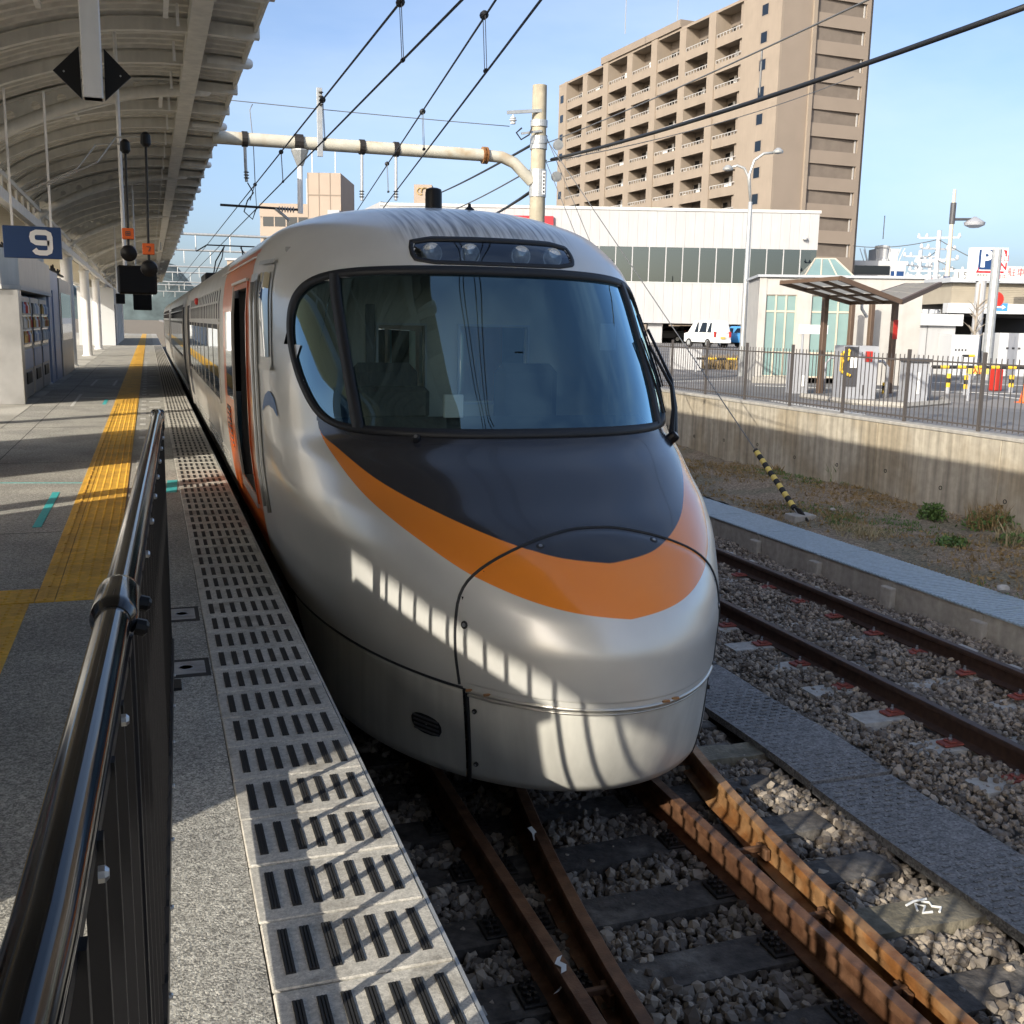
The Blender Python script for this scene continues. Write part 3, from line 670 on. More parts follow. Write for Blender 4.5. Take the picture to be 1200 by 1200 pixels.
TY = pch([.15, .24, .5, .8, 1.0, 1.16, 1.36, 1.5, 1.6, 1.72, 1.84, 1.90, 2.1, 2.3, 2.5, 2.73, 2.8, 2.93, 3.05, 3.15, 3.25, 3.31, 3.35], [4.40, 4.30, 4.16, 4.08, 4.07, 4.12, 4.33, 4.58, 4.82, 5.08, 5.345, 5.405, 5.555, 5.705, 5.855, 6.0275, 6.075, 6.17, 6.33, 6.6, 7.1, 8.0, 9.3])
TL = pch([.15, .24, .8, 1.0, 1.16, 1.4, 1.6, 1.85, 2.15, 2.73, 3.0, 3.15, 3.25, 3.35], [1.8, 1.9, 2.75, 2.85, 2.83, 2.52, 2.16, 1.82, 1.70, 1.69, 1.6, 1.4, 1.0, .2])
TN = pch([.15, .8, 1.16, 1.4, 1.6, 1.85, 2.2, 2.73, 2.8, 3.0, 3.35], [2, 2, 2.03, 2.15, 2.29, 2.44, 2.5, 2.49, 2.45, 2.15, 2])
def tsurf(phi, z, off=0.):
    def raw(ph, zz):
        w_, yf, l_, n_ = TW(zz), TY(zz), TL(zz), TN(zz); s_ = np.sin(ph); c_ = np.cos(ph)
        return np.stack(np.broadcast_arrays(XT+w_*np.sign(s_)*np.abs(s_)**(2/n_), yf+l_*(1-np.abs(c_)**(2/n_)), zz+RAIL), -1)
    phi = np.asarray(phi, float); z = np.asarray(z, float); P = raw(phi, z)
    if np.any(off):
        e = 2e-3; a = raw(phi+e, z)-raw(phi-e, z); b = raw(phi, z+e)-raw(phi, z-e); n_ = np.cross(a, b); n_ /= np.linalg.norm(n_, axis=-1)[..., None]+1e-12
        P = P+n_*np.asarray(off)[..., None]
    return P
# painted lines on the nose: height over |phi|
OL = pch([0, .17, .29, .48, .62, .70, .79, .88, .94, .97], [1.18, 1.205, 1.235, 1.32, 1.43, 1.50, 1.59, 1.73, 1.87, 2.2])
OU = pch([0, .16, .30, .49, .69, .85, .94, .97], [1.385, 1.41, 1.46, 1.55, 1.66, 1.79, 1.87, 2.2])
def fields(phi, z):
    a = np.abs(phi); lim = np.minimum(z*0+1, (1.0-a))
    fo = np.minimum(z-OL(a), 1.96-z); fd = np.minimum(z-OU(a), 1.96-z)
    return np.minimum(fo, lim), np.minimum(fd, lim)
def mesh_grid(name, phi, z, off, material, parent, keep=None, soot=None, double=0.):
    """a patch of the nose surface over 2-D arrays phi, z"""
    P = tsurf(phi, z, off); r_, c_ = phi.shape; o = np.array(wloc(parent)) if parent else 0
    idx = np.arange(r_*c_).reshape(r_, c_); fc = np.stack([idx[:-1, :-1], idx[:-1, 1:], idx[1:, 1:], idx[1:, :-1]], -1).reshape(-1, 4)
    if keep is not None: fc = fc[keep.reshape(-1)]
    me = bpy.data.meshes.new(name); me.from_pydata((P.reshape(-1, 3)-o).tolist(), [], fc.tolist()); me.update()
    me.polygons.foreach_set('use_smooth', [True]*len(me.polygons)); me.materials.append(MATS[material])
    fo, fd = fields(phi.ravel(), z.ravel())
    for nm, vals in (('fo', fo), ('fd', fd), ('soot', soot.ravel() if soot is not None else np.zeros(phi.size))):
        me.attributes.new(nm, 'FLOAT', 'POINT').data.foreach_set('value', np.asarray(vals, np.float32))
    ob = bpy.data.objects.new(name, me); COL.objects.link(ob); ob.parent = parent; return ob
CAR1 = thing('train_car', 'silver express train car with sloped nose, dark windscreen and orange band', 'train', (XT, 5, RAIL), group='cars of the train at the platform')
# outlines (phi, height)
WIN = [(-.0, 1.885), (-.35, 1.885), (-.69, 1.885), (-.83, 1.90), (-.94, 1.955), (-1.03, 2.10), (-1.085, 2.28), (-1.09, 2.45), (-1.04, 2.60), (-.93, 2.71), (-.75, 2.77), (-.41, 2.795), (0, 2.80)]
WIN = WIN+[(-a, z) for a, z in WIN[-2:0:-1]]
def smooth_loop(pts, n_=160, it=2):
    P = np.array(pts, float)
    for _ in range(it): P = np.stack([.75*P+.25*np.roll(P, -1, 0), .25*P+.75*np.roll(P, -1, 0)], 1).reshape(-1, 2)
    d = np.linalg.norm(np.diff(np.vstack([P, P[:1]]), axis=0), axis=1); s_ = np.concatenate([[0], np.cumsum(d)]); t = np.linspace(0, s_[-1], n_, endpoint=False); Q = np.vstack([P, P[:1]])
    return np.stack([np.interp(t, s_, Q[:, 0]), np.interp(t, s_, Q[:, 1])], 1)
def inset(loop, d, ks=1.15):                   # shrink a loop in (phi*ks, z) metres
    P = loop*np.array([ks, 1]); t = np.roll(P, -1, 0)-np.roll(P, 1, 0); t /= np.linalg.norm(t, axis=1)[:, None]; n_ = np.stack([t[:, 1], -t[:, 0]], 1)
    area = np.sum(P[:, 0]*np.roll(P[:, 1], -1)-np.roll(P[:, 0], -1)*P[:, 1])
    if area < 0: n_ = -n_
    return (P-n_*d)/np.array([ks, 1])
def in_loop(loop, x, y):
    r = np.zeros(x.shape, bool); n_ = len(loop)
    for i in range(n_):
        (x1, y1), (x2, y2) = loop[i], loop[(i+1) % n_]
        c = ((y1 > y) != (y2 > y)) & (x < (x2-x1)*(y-y1)/((y2-y1) if y2 != y1 else 1e-9)+x1); r ^= c
    return r
WINL = smooth_loop(WIN, 200)
# shell of the nose: front part over phi, cab side over explicit lengths
YE = 11.3
YS = np.array([6.4, 6.6, 6.8, 6.95, 7.1, 7.25, 7.45, 7.6, 7.8, 7.95, 8.10, 8.5, 9.0, 9.45, 9.7, 10, 10.4, 10.75, 11.0, YE])
zr = np.concatenate([np.arange(.785, 2.0, .02), np.arange(2.0, 2.72, .02), [2.72], np.arange(2.74, 3.0, .015), 3.0+.35*np.sin(np.linspace(0, 1, 44)*math.pi/2)])
zr = np.unique(np.round(zr, 4)); zr = zr[zr <= 3.3499]
NF = 150
rows = []
for z in zr:
    yf, l_, n_, w_ = float(TY(z)), float(TL(z)), float(TN(z)), float(TW(z))
    ysp = max(6.4, yf+l_*.35) if z > 2.74 else 6.4
    cpow = max(0., 1-(ysp-yf)/l_); ph1 = math.acos(min(1, cpow**(n_/2)))
    t = np.linspace(-1, 1, NF); ph = ph1*np.sign(t)*np.abs(t)**1.0
    c_ = np.abs(np.cos(ph)); s_ = np.sin(ph); xf = w_*np.sign(s_)*np.abs(s_)**(2/n_); yf_ = yf+l_*(1-c_**(2/n_))
    ye = ysp+(YS[1:]-6.4)*(YE-ysp)/(YE-6.4)
    q = np.clip(1-(ye-yf)/l_, 0, 1)**n_; xe = w_*(1-q)**(1/n_); phe = np.arcsin(np.clip((xe/max(w_, 1e-4))**(n_/2), 0, 1))
    rows.append(np.concatenate([np.stack([-xe[::-1], ye[::-1], -phe[::-1]], 1), np.stack([xf, yf_, ph], 1), np.stack([xe, ye, phe], 1)]))
rows = np.array(rows); NR, NC = rows.shape[:2]; ZG_ = np.repeat(zr[:, None], NC, 1)
X_, Y_, PH_ = rows[..., 0], rows[..., 1], rows[..., 2]
V = np.stack([X_, Y_-5, ZG_], -1)
idx = np.arange(NR*NC).reshape(NR, NC); fc = np.stack([idx[:-1, :-1], idx[:-1, 1:], idx[1:, 1:], idx[1:, :-1]], -1)
mid = lambda A: (A[:-1, :-1]+A[:-1, 1:]+A[1:, 1:]+A[1:, :-1])/4
mx_, my_, mz_, mp_ = mid(X_), mid(Y_), mid(ZG_), mid(PH_)
hole = in_loop(inset(WINL, .018), mp_, mz_) & (my_ < 7.0)
HLL = [(-.385, 2.985), (-.33, 2.83), (.33, 2.83), (.385, 2.985)]
hole |= in_loop(np.array([(-.37, 2.975), (-.325, 2.84), (.325, 2.84), (.37, 2.975)]), mp_, mz_)
DOOR = (8.10, 9.45)
door = (mx_ < 0) & (my_ > DOOR[0]) & (my_ < DOOR[1]) & (mz_ > 1.14) & (mz_ < 2.72)
farwin = (mx_ > 0) & (my_ > 8.10) & (my_ < 10.0) & (mz_ > 1.9) & (mz_ < 2.6)
hatch_hole = (mz_ > .83) & (mz_ < np.interp(np.abs(mp_), [0, .08, .25, .43, .55, .575], [1.485, 1.48, 1.43, 1.335, 1.2, .8])) & (np.abs(mp_) < .57)
keep = ~(hole | door | farwin | hatch_hole)
mi = np.zeros(mx_.shape, int); org = (my_ > 7.8) & (my_ < 10.75) & (np.abs(mx_) > .9) & (mz_ < 2.98); mi[org] = 1
mi[(my_ >= 10.75) & (mz_ < 2.98)] = 2
me = bpy.data.meshes.new('nose_shell'); me.from_pydata(V.reshape(-1, 3).tolist(), [], fc[keep].tolist()); me.update()
me.polygons.foreach_set('use_smooth', [True]*len(me.polygons)); me.polygons.foreach_set('material_index', mi[keep].astype(np.int32))
for k_ in ('train_paint', 'train_orange', 'train_steel'): me.materials.append(MATS[k_])
fo, fd = fields(PH_.ravel(), ZG_.ravel()); sx = np.where(Y_ > 6.9, -1, 1).ravel(); fo = np.minimum(fo, sx); fd = np.minimum(fd, sx)
soot = np.clip((ZG_-2.93)/.1, 0, 1)*np.clip((.62-np.abs(X_))/.15, 0, 1)*.8
for nm, vals in (('fo', fo), ('fd', fd), ('soot', soot.ravel())): me.attributes.new(nm, 'FLOAT', 'POINT').data.foreach_set('value', vals.astype(np.float32))
shell = bpy.data.objects.new('nose_shell', me); COL.objects.link(shell); shell.parent = CAR1
# skirt below the crease
ph = np.linspace(-1.5, 1.5, 140); zs_ = np.array([.20, .22, .25, .29, .34, .4, .47, .55, .63, .7, .745, .765, .775])
PHg, Zg = np.meshgrid(ph, zs_); offz = np.interp(Zg, [.20, .23, .28, .77, .775], [-.09, -.05, -.012, -.012, -.03])
def skirt_part(a, b, nm):
    k = (ph >= a-1e-6) & (ph <= b+1e-6); return mesh_grid(nm, PHg[:, k], Zg[:, k]+.07*(Zg[:, k] < .3)*(.3-Zg[:, k])/.1, offz[:, k], 'skirt_paint', CAR1)
sk_ = [skirt_part(-1.5, ph[ph < -.585][-1], 'skirt_panel'), skirt_part(ph[ph > -.575][0], ph[ph < .575][-1], 'front_skirt'), skirt_part(ph[ph > .585][0], 1.5, 'skirt_panel')]
def line(name, pts, r, material, parent, off=0., n_=6):
    P = tsurf(np.array([q[0] for q in pts]), np.array([q[1] for q in pts]), np.full(len(pts), off))
    return MB().tube(list(P), r, n_).build(name, material, parent, smooth=True)
fine = lambda pts, n_=60: [(np.interp(t, np.linspace(0, 1, len(pts)), [q[0] for q in pts]), np.interp(t, np.linspace(0, 1, len(pts)), [q[1] for q in pts])) for t in np.linspace(0, 1, n_)]
line('crease_molding', fine([(-.575, .775), (.575, .775)], 70), .011, 'train_steel', CAR1, -.002)
line('crease_molding', fine([(-.575, .748), (.575, .748)], 70), .006, 'train_steel', CAR1, -.01)
for s_ in (-1, 1):
    line('seam', fine([(s_*.585, .785), (s_*1.5, .785)], 60), .010, 'train_seal', CAR1, -.006)
    line('seam', fine([(s_*.58, .78), (s_*.58, .5), (s_*.58, .27)], 30), .011, 'train_seal', CAR1, -.018)
# hatch on the nose
HA = [(-.595, .80), (-.60, .95), (-.59, 1.09), (-.55, 1.25), (-.43, 1.37), (-.25, 1.46), (-.08, 1.51), (0, 1.515)]
HA = HA+[(-a, z) for a, z in HA[-2::-1]]
hp = np.array(HA)
def hatch_top(a): return np.interp(a, hp[:, 0], hp[:, 1])
cc_ = 0
P2 = np.array(HA)
for _ in range(2):
    Q = np.stack([.75*P2[:-1]+.25*P2[1:], .25*P2[:-1]+.75*P2[1:]], 1).reshape(-1, 2); P2 = np.vstack([P2[:1], Q, P2[-1:]])
line('hatch_seam', [tuple(q) for q in P2], .0085, 'train_seal', CAR1, .0, 6)
HLc = smooth_loop(np.vstack([P2, [(.3, .795), (0, .795), (-.3, .795)]]), 150, 0); rr = np.linspace(.0005, 1, 34)
cH = np.array([0, 1.02]); Li = inset(HLc, .012)
ph_h = cH[0]+(Li[:, 0]-cH[0])[None]*rr[:, None]; z_h = cH[1]+(Li[:, 1]-cH[1])[None]*rr[:, None]
ph_h = np.hstack([ph_h, ph_h[:, :1]]); z_h = np.hstack([z_h, z_h[:, :1]]); oh = np.repeat(np.where(rr > .985, .0, .005)[:, None], ph_h.shape[1], 1)
hatch = mesh_grid('nose_hatch', ph_h[:, ::-1], z_h[:, ::-1], oh, 'train_paint', CAR1)
def stud(ph_, z_, r=.018, parent=CAR1, name='latch_bolt', m_='train_seal', hgt=.008):
    c = tsurf(np.array(ph_), np.array(z_)); c2 = tsurf(np.array(ph_), np.array(z_), np.array(.05)); ax = c2-c
    o = MB().lathe([(r, -.004), (r, hgt*.7), (r*.8, hgt), (.001, hgt)], c, 12, ax).build(name, m_, parent); MB().lathe([(r*.5, hgt), (r*.45, hgt+.003), (.001, hgt+.003)], c, 8, ax).build('bolt_head', 'screw_steel', o); return o
for a, z in ((-.20, 1.45), (.20, 1.45), (-.555, 1.1), (.555, 1.1)): stud(a, z, .02, hatch)
for a, z in ((-.55, .68), (-.55, .40), (.55, .68), (.55, .40)): stud(a, z, .012, sk_[1], 'skirt_bolt', 'iron')
for a in (-.56, -.50, .15, .2): MB().bbox(-.02, .02, -.006, .006, -.006, .006, .002).build('hinge', 'rust_bright', hatch, local=True).location = tuple(tsurf(np.array(a), np.array(.785), np.array(.006))-np.array(wloc(hatch)))
# louvre in the side skirt
vl = smooth_loop([(-.80, .575), (-.80, .475), (-.68, .475), (-.68, .575)], 40, 2); vr = np.linspace(.05, 1, 6)
vp_ = -.74+(vl[:, 0]+.74)[None]*vr[:, None]; vz_ = .525+(vl[:, 1]-.525)[None]*vr[:, None]; vp_ = np.hstack([vp_, vp_[:, :1]]); vz_ = np.hstack([vz_, vz_[:, :1]])
lv = mesh_grid('louvre', vp_, vz_, np.full(vp_.shape, -.006), 'grip', sk_[0])
for k in range(4):
    z = .49+k*.022; P = tsurf(np.linspace(-.79, -.69, 5), np.full(5, z), np.full(5, -.004)); MB().tube(list(P), .005, 5).build('slat', 'kiosk_dark', lv)
# window frame ring, pillars and panes
def ring(name, outer, inner, off, material, parent, th=.012):
    n_ = len(outer); A = [(outer, off-th), (outer, off), (inner, off), (inner, off-th*2)]
    PHI = np.stack([np.append(a[:, 0], a[0, 0]) for a, _ in A]); ZZ = np.stack([np.append(a[:, 1], a[0, 1]) for a, _ in A]); OF = np.stack([np.full(n_+1, o) for _, o in A])
    return mesh_grid(name, PHI, ZZ, OF, material, parent)
FO = inset(WINL, -.014); FI = inset(WINL, .028)
ring('window_frame', FO[::-1], FI[::-1], .010, 'train_seal', CAR1)
def strip(name, p0, p1, hw, off, material, n_=24, th=.02):
    t = np.linspace(0, 1, n_); ce = np.array(p0)[None]*(1-t[:, None])+np.array(p1)[None]*t[:, None]
    cols = [(-hw, off-th), (-hw, off), (hw, off), (hw, off-th)]
    return mesh_grid(name, np.stack([ce[:, 0]+c for c, _ in cols], 1), np.stack([ce[:, 1]]*4, 1), np.stack([np.full(n_, o) for _, o in cols], 1), material, CAR1)
for s_ in (-1, 1): strip('window_pillar', (s_*.735, 2.76), (s_*.705, 1.90), .028, .011, 'train_seal')
def pane(name, loop, off, material, c):
    rr = np.linspace(.01, 1, 26); A = np.append(loop[:, 0], loop[0, 0]); B = np.append(loop[:, 1], loop[0, 1])
    PHI = c[0]+(A-c[0])[None]*rr[:, None]; ZZ = c[1]+(B-c[1])[None]*rr[:, None]
    return mesh_grid(name, PHI, ZZ, np.full(PHI.shape, off), material, CAR1)
ctr = FI[np.abs(FI[:, 0]) < .72]
def clip_loop(loop, lo, hi): return np.stack([np.clip(loop[:, 0], lo, hi), loop[:, 1]], 1)
OUTL = inset(WINL, .012)
pane('windscreen', clip_loop(OUTL, -.715, .715), -.008, 'train_glass', (0, 2.33))
pane('side_pane', clip_loop(OUTL, -2, -.725), -.008, 'train_glass', (-.88, 2.33)); pane('side_pane', clip_loop(OUTL, .725, 2), -.008, 'train_glass', (.88, 2.33))
# headlight bank
HLo = smooth_loop([(-.385, 2.985), (-.37, 2.90), (-.32, 2.83), (0, 2.828), (.32, 2.83), (.37, 2.90), (.385, 2.985), (0, 2.99)], 120, 1)
hf = ring('headlight_frame', inset(HLo, -.006)[::-1], inset(HLo, .016)[::-1], .006, 'train_seal', CAR1, .01)
pane('headlight_glass', inset(HLo, .01)[::-1], -.003, 'lamp_glass', (0, 2.905))
hb = MB(); PB = tsurf(np.linspace(-.42, .42, 12), np.full(12, 2.80), np.full(12, -.02)); PT_ = tsurf(np.linspace(-.42, .42, 12), np.full(12, 3.0), np.full(12, -.02))
dv = np.array([0, .17, -.02])
q = [tuple(a) for a in PB]+[tuple(a) for a in PT_]+[tuple(a+dv) for a in PB]+[tuple(a+dv) for a in PT_]
ff_ = []
for i in range(11): ff_ += [(24+i, 25+i, 37+i, 36+i), (i, i+1, 25+i, 24+i), (12+i, 36+i, 37+i, 13+i)]
hb.add(q, ff_); mat('lamp_housing', (.13, .14, .155), .5); hb.build('headlight_housing', 'lamp_housing', CAR1)
for a in (-.27, -.10, .10, .27):
    c = tsurf(np.array(a), np.array(2.918), np.array(-.035)); c2 = tsurf(np.array(a*.6), np.array(2.9), np.array(0.1)); ax = np.array([(c2-c)[0]*.5, -1, 0])
    o = MB().lathe([(.056, -.03), (.056, .0), (.05, .01), (.034, .018), (.001, .022)], c, 20, ax).build('headlight', 'lamp_lens', CAR1, smooth=True)
    MB().lathe([(.062, -.03), (.062, .004), (.056, .004)], c, 20, ax).build('headlight_rim', 'galv', o)
# roof gear
for (px, py, nm, prof, m_, lab) in (((508, 258, 'antenna', [(.09, 0), (.09, .02), (.062, .035), (.06, .2), (.055, .225), (.03, .235), (.0, .236)], 'black_matt', ''), (550, 260, 'horn', [(.055, 0), (.055, .05), (.04, .055), (.035, .08), (.03, .085), (.012, .1), (.01, .12)], 'black_matt', ''))):
    c = at_x(px, 258, XT-.02 if nm == 'antenna' else XT+.12); MB().lathe(prof, (c[0], c[1], c[2]-.01), 20).build(nm, m_, CAR1, smooth='auto')
stud(-.44, 1.86, .022, CAR1, 'washer_nozzle', 'train_seal', .03)
# wipers on the right
def wiper(ph0, z0, ph1, z1, ph2, z2):
    a = tsurf(np.array(ph0), np.array(z0), np.array(.03)); b = tsurf(np.array((ph0+ph1)/2+.04), np.array((z0+z1)/2), np.array(.09)); c = tsurf(np.array(ph1), np.array(z1), np.array(.04))
    o = MB().tube([a, (a+b)/2+np.array([.01, -.01, 0]), b, (b+c)/2, c], [.02, .015, .012, .010, .010], 6).build('wiper_arm', 'black_matt', CAR1)
    P = tsurf(np.linspace(ph2[0], ph2[1], 10), np.linspace(z2[0], z2[1], 10), np.full(10, .012)); MB().tube(list(P), .008, 5).build('wiper_blade', 'black_matt', o); P = tsurf(np.linspace(ph2[0], ph2[1], 10), np.linspace(z2[0], z2[1], 10), np.full(10, .028)); MB().tube(list(P), .006, 4).build('blade_holder', 'black_matt', o)
wiper(.87, 1.80, .86, 2.45, (.80, .90), (2.55, 2.1)); wiper(.83, 1.82, .77, 2.35, (.70, .80), (2.4, 1.95))
stud(.84, 1.80, .035, CAR1, 'wiper_pivot', 'black_matt', .05)
# ---- cab interior
ci = MB()
for x0, x1, z0, z1 in ((-1.15, -.55, 1.12, 2.95), (-.24, .02, 1.12, 2.95), (.50, 1.15, 1.12, 2.95), (-.55, -.24, 1.12, 1.95), (-.55, -.24, 2.46, 2.95), (.02, .50, 1.12, 1.95), (.02, .50, 2.46, 2.95)): ci.box(XT+x0, XT+x1, 7.02, 7.06, RAIL+z0, RAIL+z1)
ci.build('cab_bulkhead', 'train_interior', CAR1)
for x0, x1 in ((-.57, -.22), (0., .52)):
    fr_ = MB(); z0, z1 = RAIL+1.93, RAIL+2.48
    fr_.box(XT+x0, XT+x1, 6.995, 7.019, z0, z0+.014); fr_.box(XT+x0, XT+x1, 6.995, 7.019, z1-.014, z1); fr_.box(XT+x0, XT+x0+.014, 6.995, 7.019, z0+.014, z1-.014); fr_.box(XT+x1-.014, XT+x1, 6.995, 7.019, z0+.014, z1-.014); fr_.build('bulkhead_frame', 'kiosk_grey', CAR1)
MB().bbox(XT-.64, XT-.58, 6.99, 7.018, RAIL+1.2, RAIL+2.6, .004).build('bulkhead_panel', 'kiosk_dark', CAR1)
MB().box(XT-1.2, XT+1.2, 7.06, 21, RAIL+1.08, RAIL+1.12).build('saloon_floor', 'train_interior', CAR1)
b = MB(); zz_ = np.linspace(1.9, 2.6, 6)
b.add([(XT+float(TW(z))-.004, y, z+RAIL) for z in zz_ for y in (8.1, 10.0)], [(2*i_, 2*i_+1, 2*i_+3, 2*i_+2) for i_ in range(5)]); b.build('far_side_window', 'train_glass', CAR1)
MB().box(XT-1.0, XT+1.0, 5.95, 7.02, RAIL+1.08, RAIL+1.12).build('cab_floor', 'interior_dark', CAR1)
de = MB(); de.prism([(XT-1.0, 5.75, RAIL+1.78), (XT+1.0, 5.75, RAIL+1.78), (XT+1.0, 6.2, RAIL+1.92), (XT-1.0, 6.2, RAIL+1.92)], (0, .12, -.5)); de.build('driver_desk', 'interior_dark', CAR1)
for xc, nm in ((XT-.55, 'driver_seat'), (XT+.45, 'driver_seat')):
    b = MB(); b.bbox(xc-.24, xc+.24, 6.45, 6.9, RAIL+1.55, RAIL+1.68, .04); b.bbox(xc-.23, xc+.23, 6.8, 6.93, RAIL+1.6, RAIL+2.22, .06); b.bbox(xc-.05, xc+.05, 6.6, 6.7, RAIL+1.12, RAIL+1.56, .01); b.build(nm, 'interior_dark', CAR1)
MB().bbox(XT-.34, XT-.22, 6.10, 6.13, RAIL+1.92, RAIL+2.06, .004).build('notice_card', 'paper', CAR1)
MB().bbox(XT+.86, XT+.98, 6.55, 6.58, RAIL+2.32, RAIL+2.5, .004).build('cab_device', 'far_white', CAR1)
MB().bbox(XT-.85, XT-.4, 6.2, 6.35, RAIL+1.9, RAIL+2.1, .03).build('desk_display', 'interior_dark', CAR1)
# ---- side details on the platform side
def bx(x): return XT-x
def side_x(z): return XT-float(TW(z))
def side_patch(name, y0, y1, z0, z1, off, material, parent, n_=8, th=.02):
    b = MB(); zz = np.linspace(z0, z1, n_); vs_ = []
    for z in zz: x = side_x(z)-off; vs_ += [(x, y0, z+RAIL), (x, y1, z+RAIL), (x+th, y1, z+RAIL), (x+th, y0, z+RAIL)]
    fs = []
    for i in range(n_-1):
        for j in range(4): a, c = i*4+j, i*4+(j+1) % 4; fs.append((a, c, c+4, a+4))
    fs += [(3, 2, 1, 0), tuple((n_-1)*4+j for j in range(4))]
    b.add(vs_, fs); return b.build(name, material, parent, smooth='auto')
# doorway: dark vestibule and orange reveals
D0, D1 = DOOR
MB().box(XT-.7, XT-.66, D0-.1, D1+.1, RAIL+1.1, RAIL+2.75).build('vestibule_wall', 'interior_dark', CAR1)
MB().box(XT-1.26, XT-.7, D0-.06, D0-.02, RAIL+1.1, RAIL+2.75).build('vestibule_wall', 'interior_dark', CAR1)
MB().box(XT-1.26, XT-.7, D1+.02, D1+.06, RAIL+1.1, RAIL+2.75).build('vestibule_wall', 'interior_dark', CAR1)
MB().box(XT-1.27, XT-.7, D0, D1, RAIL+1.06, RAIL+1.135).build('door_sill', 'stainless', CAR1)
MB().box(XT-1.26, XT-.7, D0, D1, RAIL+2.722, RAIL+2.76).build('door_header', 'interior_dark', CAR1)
side_patch('door_edge', D1, D1+.045, 1.1, 2.76, .012, 'train_steel', CAR1); side_patch('door_edge', D0-.045, D0, 1.1, 2.76, .012, 'train_orange', CAR1)
side_patch('door_jamb', D0+.002, D0+.05, 1.14, 2.72, -.015, 'train_orange', CAR1, th=.12)
MB().beam((side_x(2.76)-.012, D0-.05, RAIL+2.775), (side_x(2.76)-.012, D1+.05, RAIL+2.775), .02, .02).build('drip_rail', 'train_steel', CAR1)
MB().beam((side_x(2.92)-.008, 7.8, RAIL+2.92), (side_x(2.92)-.008, YE, RAIL+2.92), .016, .012).build('drip_rail', 'train_steel', CAR1)
side_patch('pocket_window', 9.62, 10.35, 1.78, 2.55, .006, 'side_glass', CAR1); side_patch('louvre', 10.1, 10.5, 1.3, 1.68, .006, 'kiosk_dark', CAR1)
for k in range(8): side_patch('slat', 10.1, 10.5, 1.31+k*.045, 1.33+k*.045, .014, 'train_orange', CAR1, 2)
def nose_side(name, y0, y1, z0, z1, off, material, parent=CAR1, ny_=8, nz=14, shear=0., zr_=2.2):
    """a patch lying on the curved cab side, found by length and height"""
    YY, ZZ = np.meshgrid(np.linspace(y1, y0, ny_), np.linspace(z0, z1, nz)); YY = YY+shear*(ZZ-zr_); l_, n_ = TL(ZZ), TN(ZZ)
    q = np.clip(1-(YY-TY(ZZ))/l_, 0, 1); PHI = -np.arccos(np.clip(q**(n_/2), 0, .9999))
    return mesh_grid(name, PHI, ZZ, np.full(PHI.shape, off), material, parent)
# cab door pillar, cab window
KW = dict(shear=.5); KR = dict(shear=.15)
nose_side('cab_door_recess', 7.30, 7.50, 2.05, 2.74, .004, 'black_matt', **KR); nose_side('cab_door_cap', 7.26, 7.56, 2.74, 2.79, .02, 'galv', **KR)
for y in (7.26, 7.54): MB().tube([(side_x(z)-.012, y+.15*(z-2.2), z+RAIL) for z in np.linspace(1.2, 2.74, 10)], .016, 6).build('grab_rail', 'train_steel', CAR1, smooth=True)
nose_side('cab_window_frame', 6.74, 7.05, 2.20, 2.84, .006, 'train_steel', **KW); nose_side('cab_window', 6.78, 7.01, 2.25, 2.79, .012, 'side_glass', **KW); nose_side('cab_window_sill', 6.72, 7.07, 2.17, 2.20, .022, 'train_steel', **KW); nose_side('cab_window_visor', 6.72, 7.07, 2.84, 2.865, .022, 'galv', **KW)
def emblem(pts, w0):
    ys_ = np.interp(np.linspace(0, 1, 16), np.linspace(0, 1, len(pts)), [q[0] for q in pts]); zs2 = np.interp(np.linspace(0, 1, 16), np.linspace(0, 1, len(pts)), [q[1] for q in pts])
    rows_y, rows_z = [], []
    for k in (-1, 1):
        ty = np.gradient(ys_); tz = np.gradient(zs2); L_ = np.hypot(ty, tz)+1e-9; ww = w0*np.sin(np.linspace(.12, math.pi-.12, 16)); rows_y.append(ys_+k*ww*tz/L_); rows_z.append(zs2-k*ww*ty/L_)
    YY, ZZ = np.array(rows_y), np.array(rows_z); q = np.clip(1-(YY-TY(ZZ))/TL(ZZ), 0, 1); PHI = -np.arccos(np.clip(q**(TN(ZZ)/2), 0, .9999))
    mesh_grid('side_emblem', PHI, ZZ, np.full(PHI.shape, .004), 'logo_blue', CAR1)
emblem([(7.05, 1.90), (6.92, 1.97), (6.78, 2.0), (6.65, 1.97), (6.56, 1.90)], .045); emblem([(7.55, 1.56), (7.42, 1.62), (7.3, 1.70), (7.25, 1.76)], .04)
# ---- straight body of the first car and the following cars
def body(name, y0, y1, parent, holes=(), far_open=False):
    zz = np.concatenate([np.arange(.785, 2.95, .1), 2.95+.40*np.sin(np.linspace(0, 1, 14)*math.pi/2)])
    zz = np.unique(np.round(np.concatenate([zz, [2.98, 1.72, 2.38]]), 4)); zz = zz[zz < 3.3499]
    prof = [(-float(TW(z)), z) for z in zz]+[(0, 3.35)]+[(float(TW(z)), z) for z in zz[::-1]]
    ys_ = sorted({y0, y1, *[h for a in holes for h in a]}); k = len(prof); vs_ = [(XT+x, y, z+RAIL) for y in ys_ for x, z in prof]; fs = []
    for i in range(len(ys_)-1):
        for j in range(k-1):
            if far_open and prof[j][0] > 0 and 1.71 < prof[j+1][1] and prof[j][1] < 2.39 and 11.4 < (ys_[i]+ys_[i+1])/2 < 19: continue
            fs.append((i*k+j, i*k+k+j, i*k+k+j+1, i*k+j+1)[::-1])
    if not far_open: fs.append(tuple(range(k))); fs.append(tuple((len(ys_)-1)*k+j for j in range(k))[::-1])
    return MB().add(vs_, fs).build(name, 'train_steel', parent, smooth='auto')
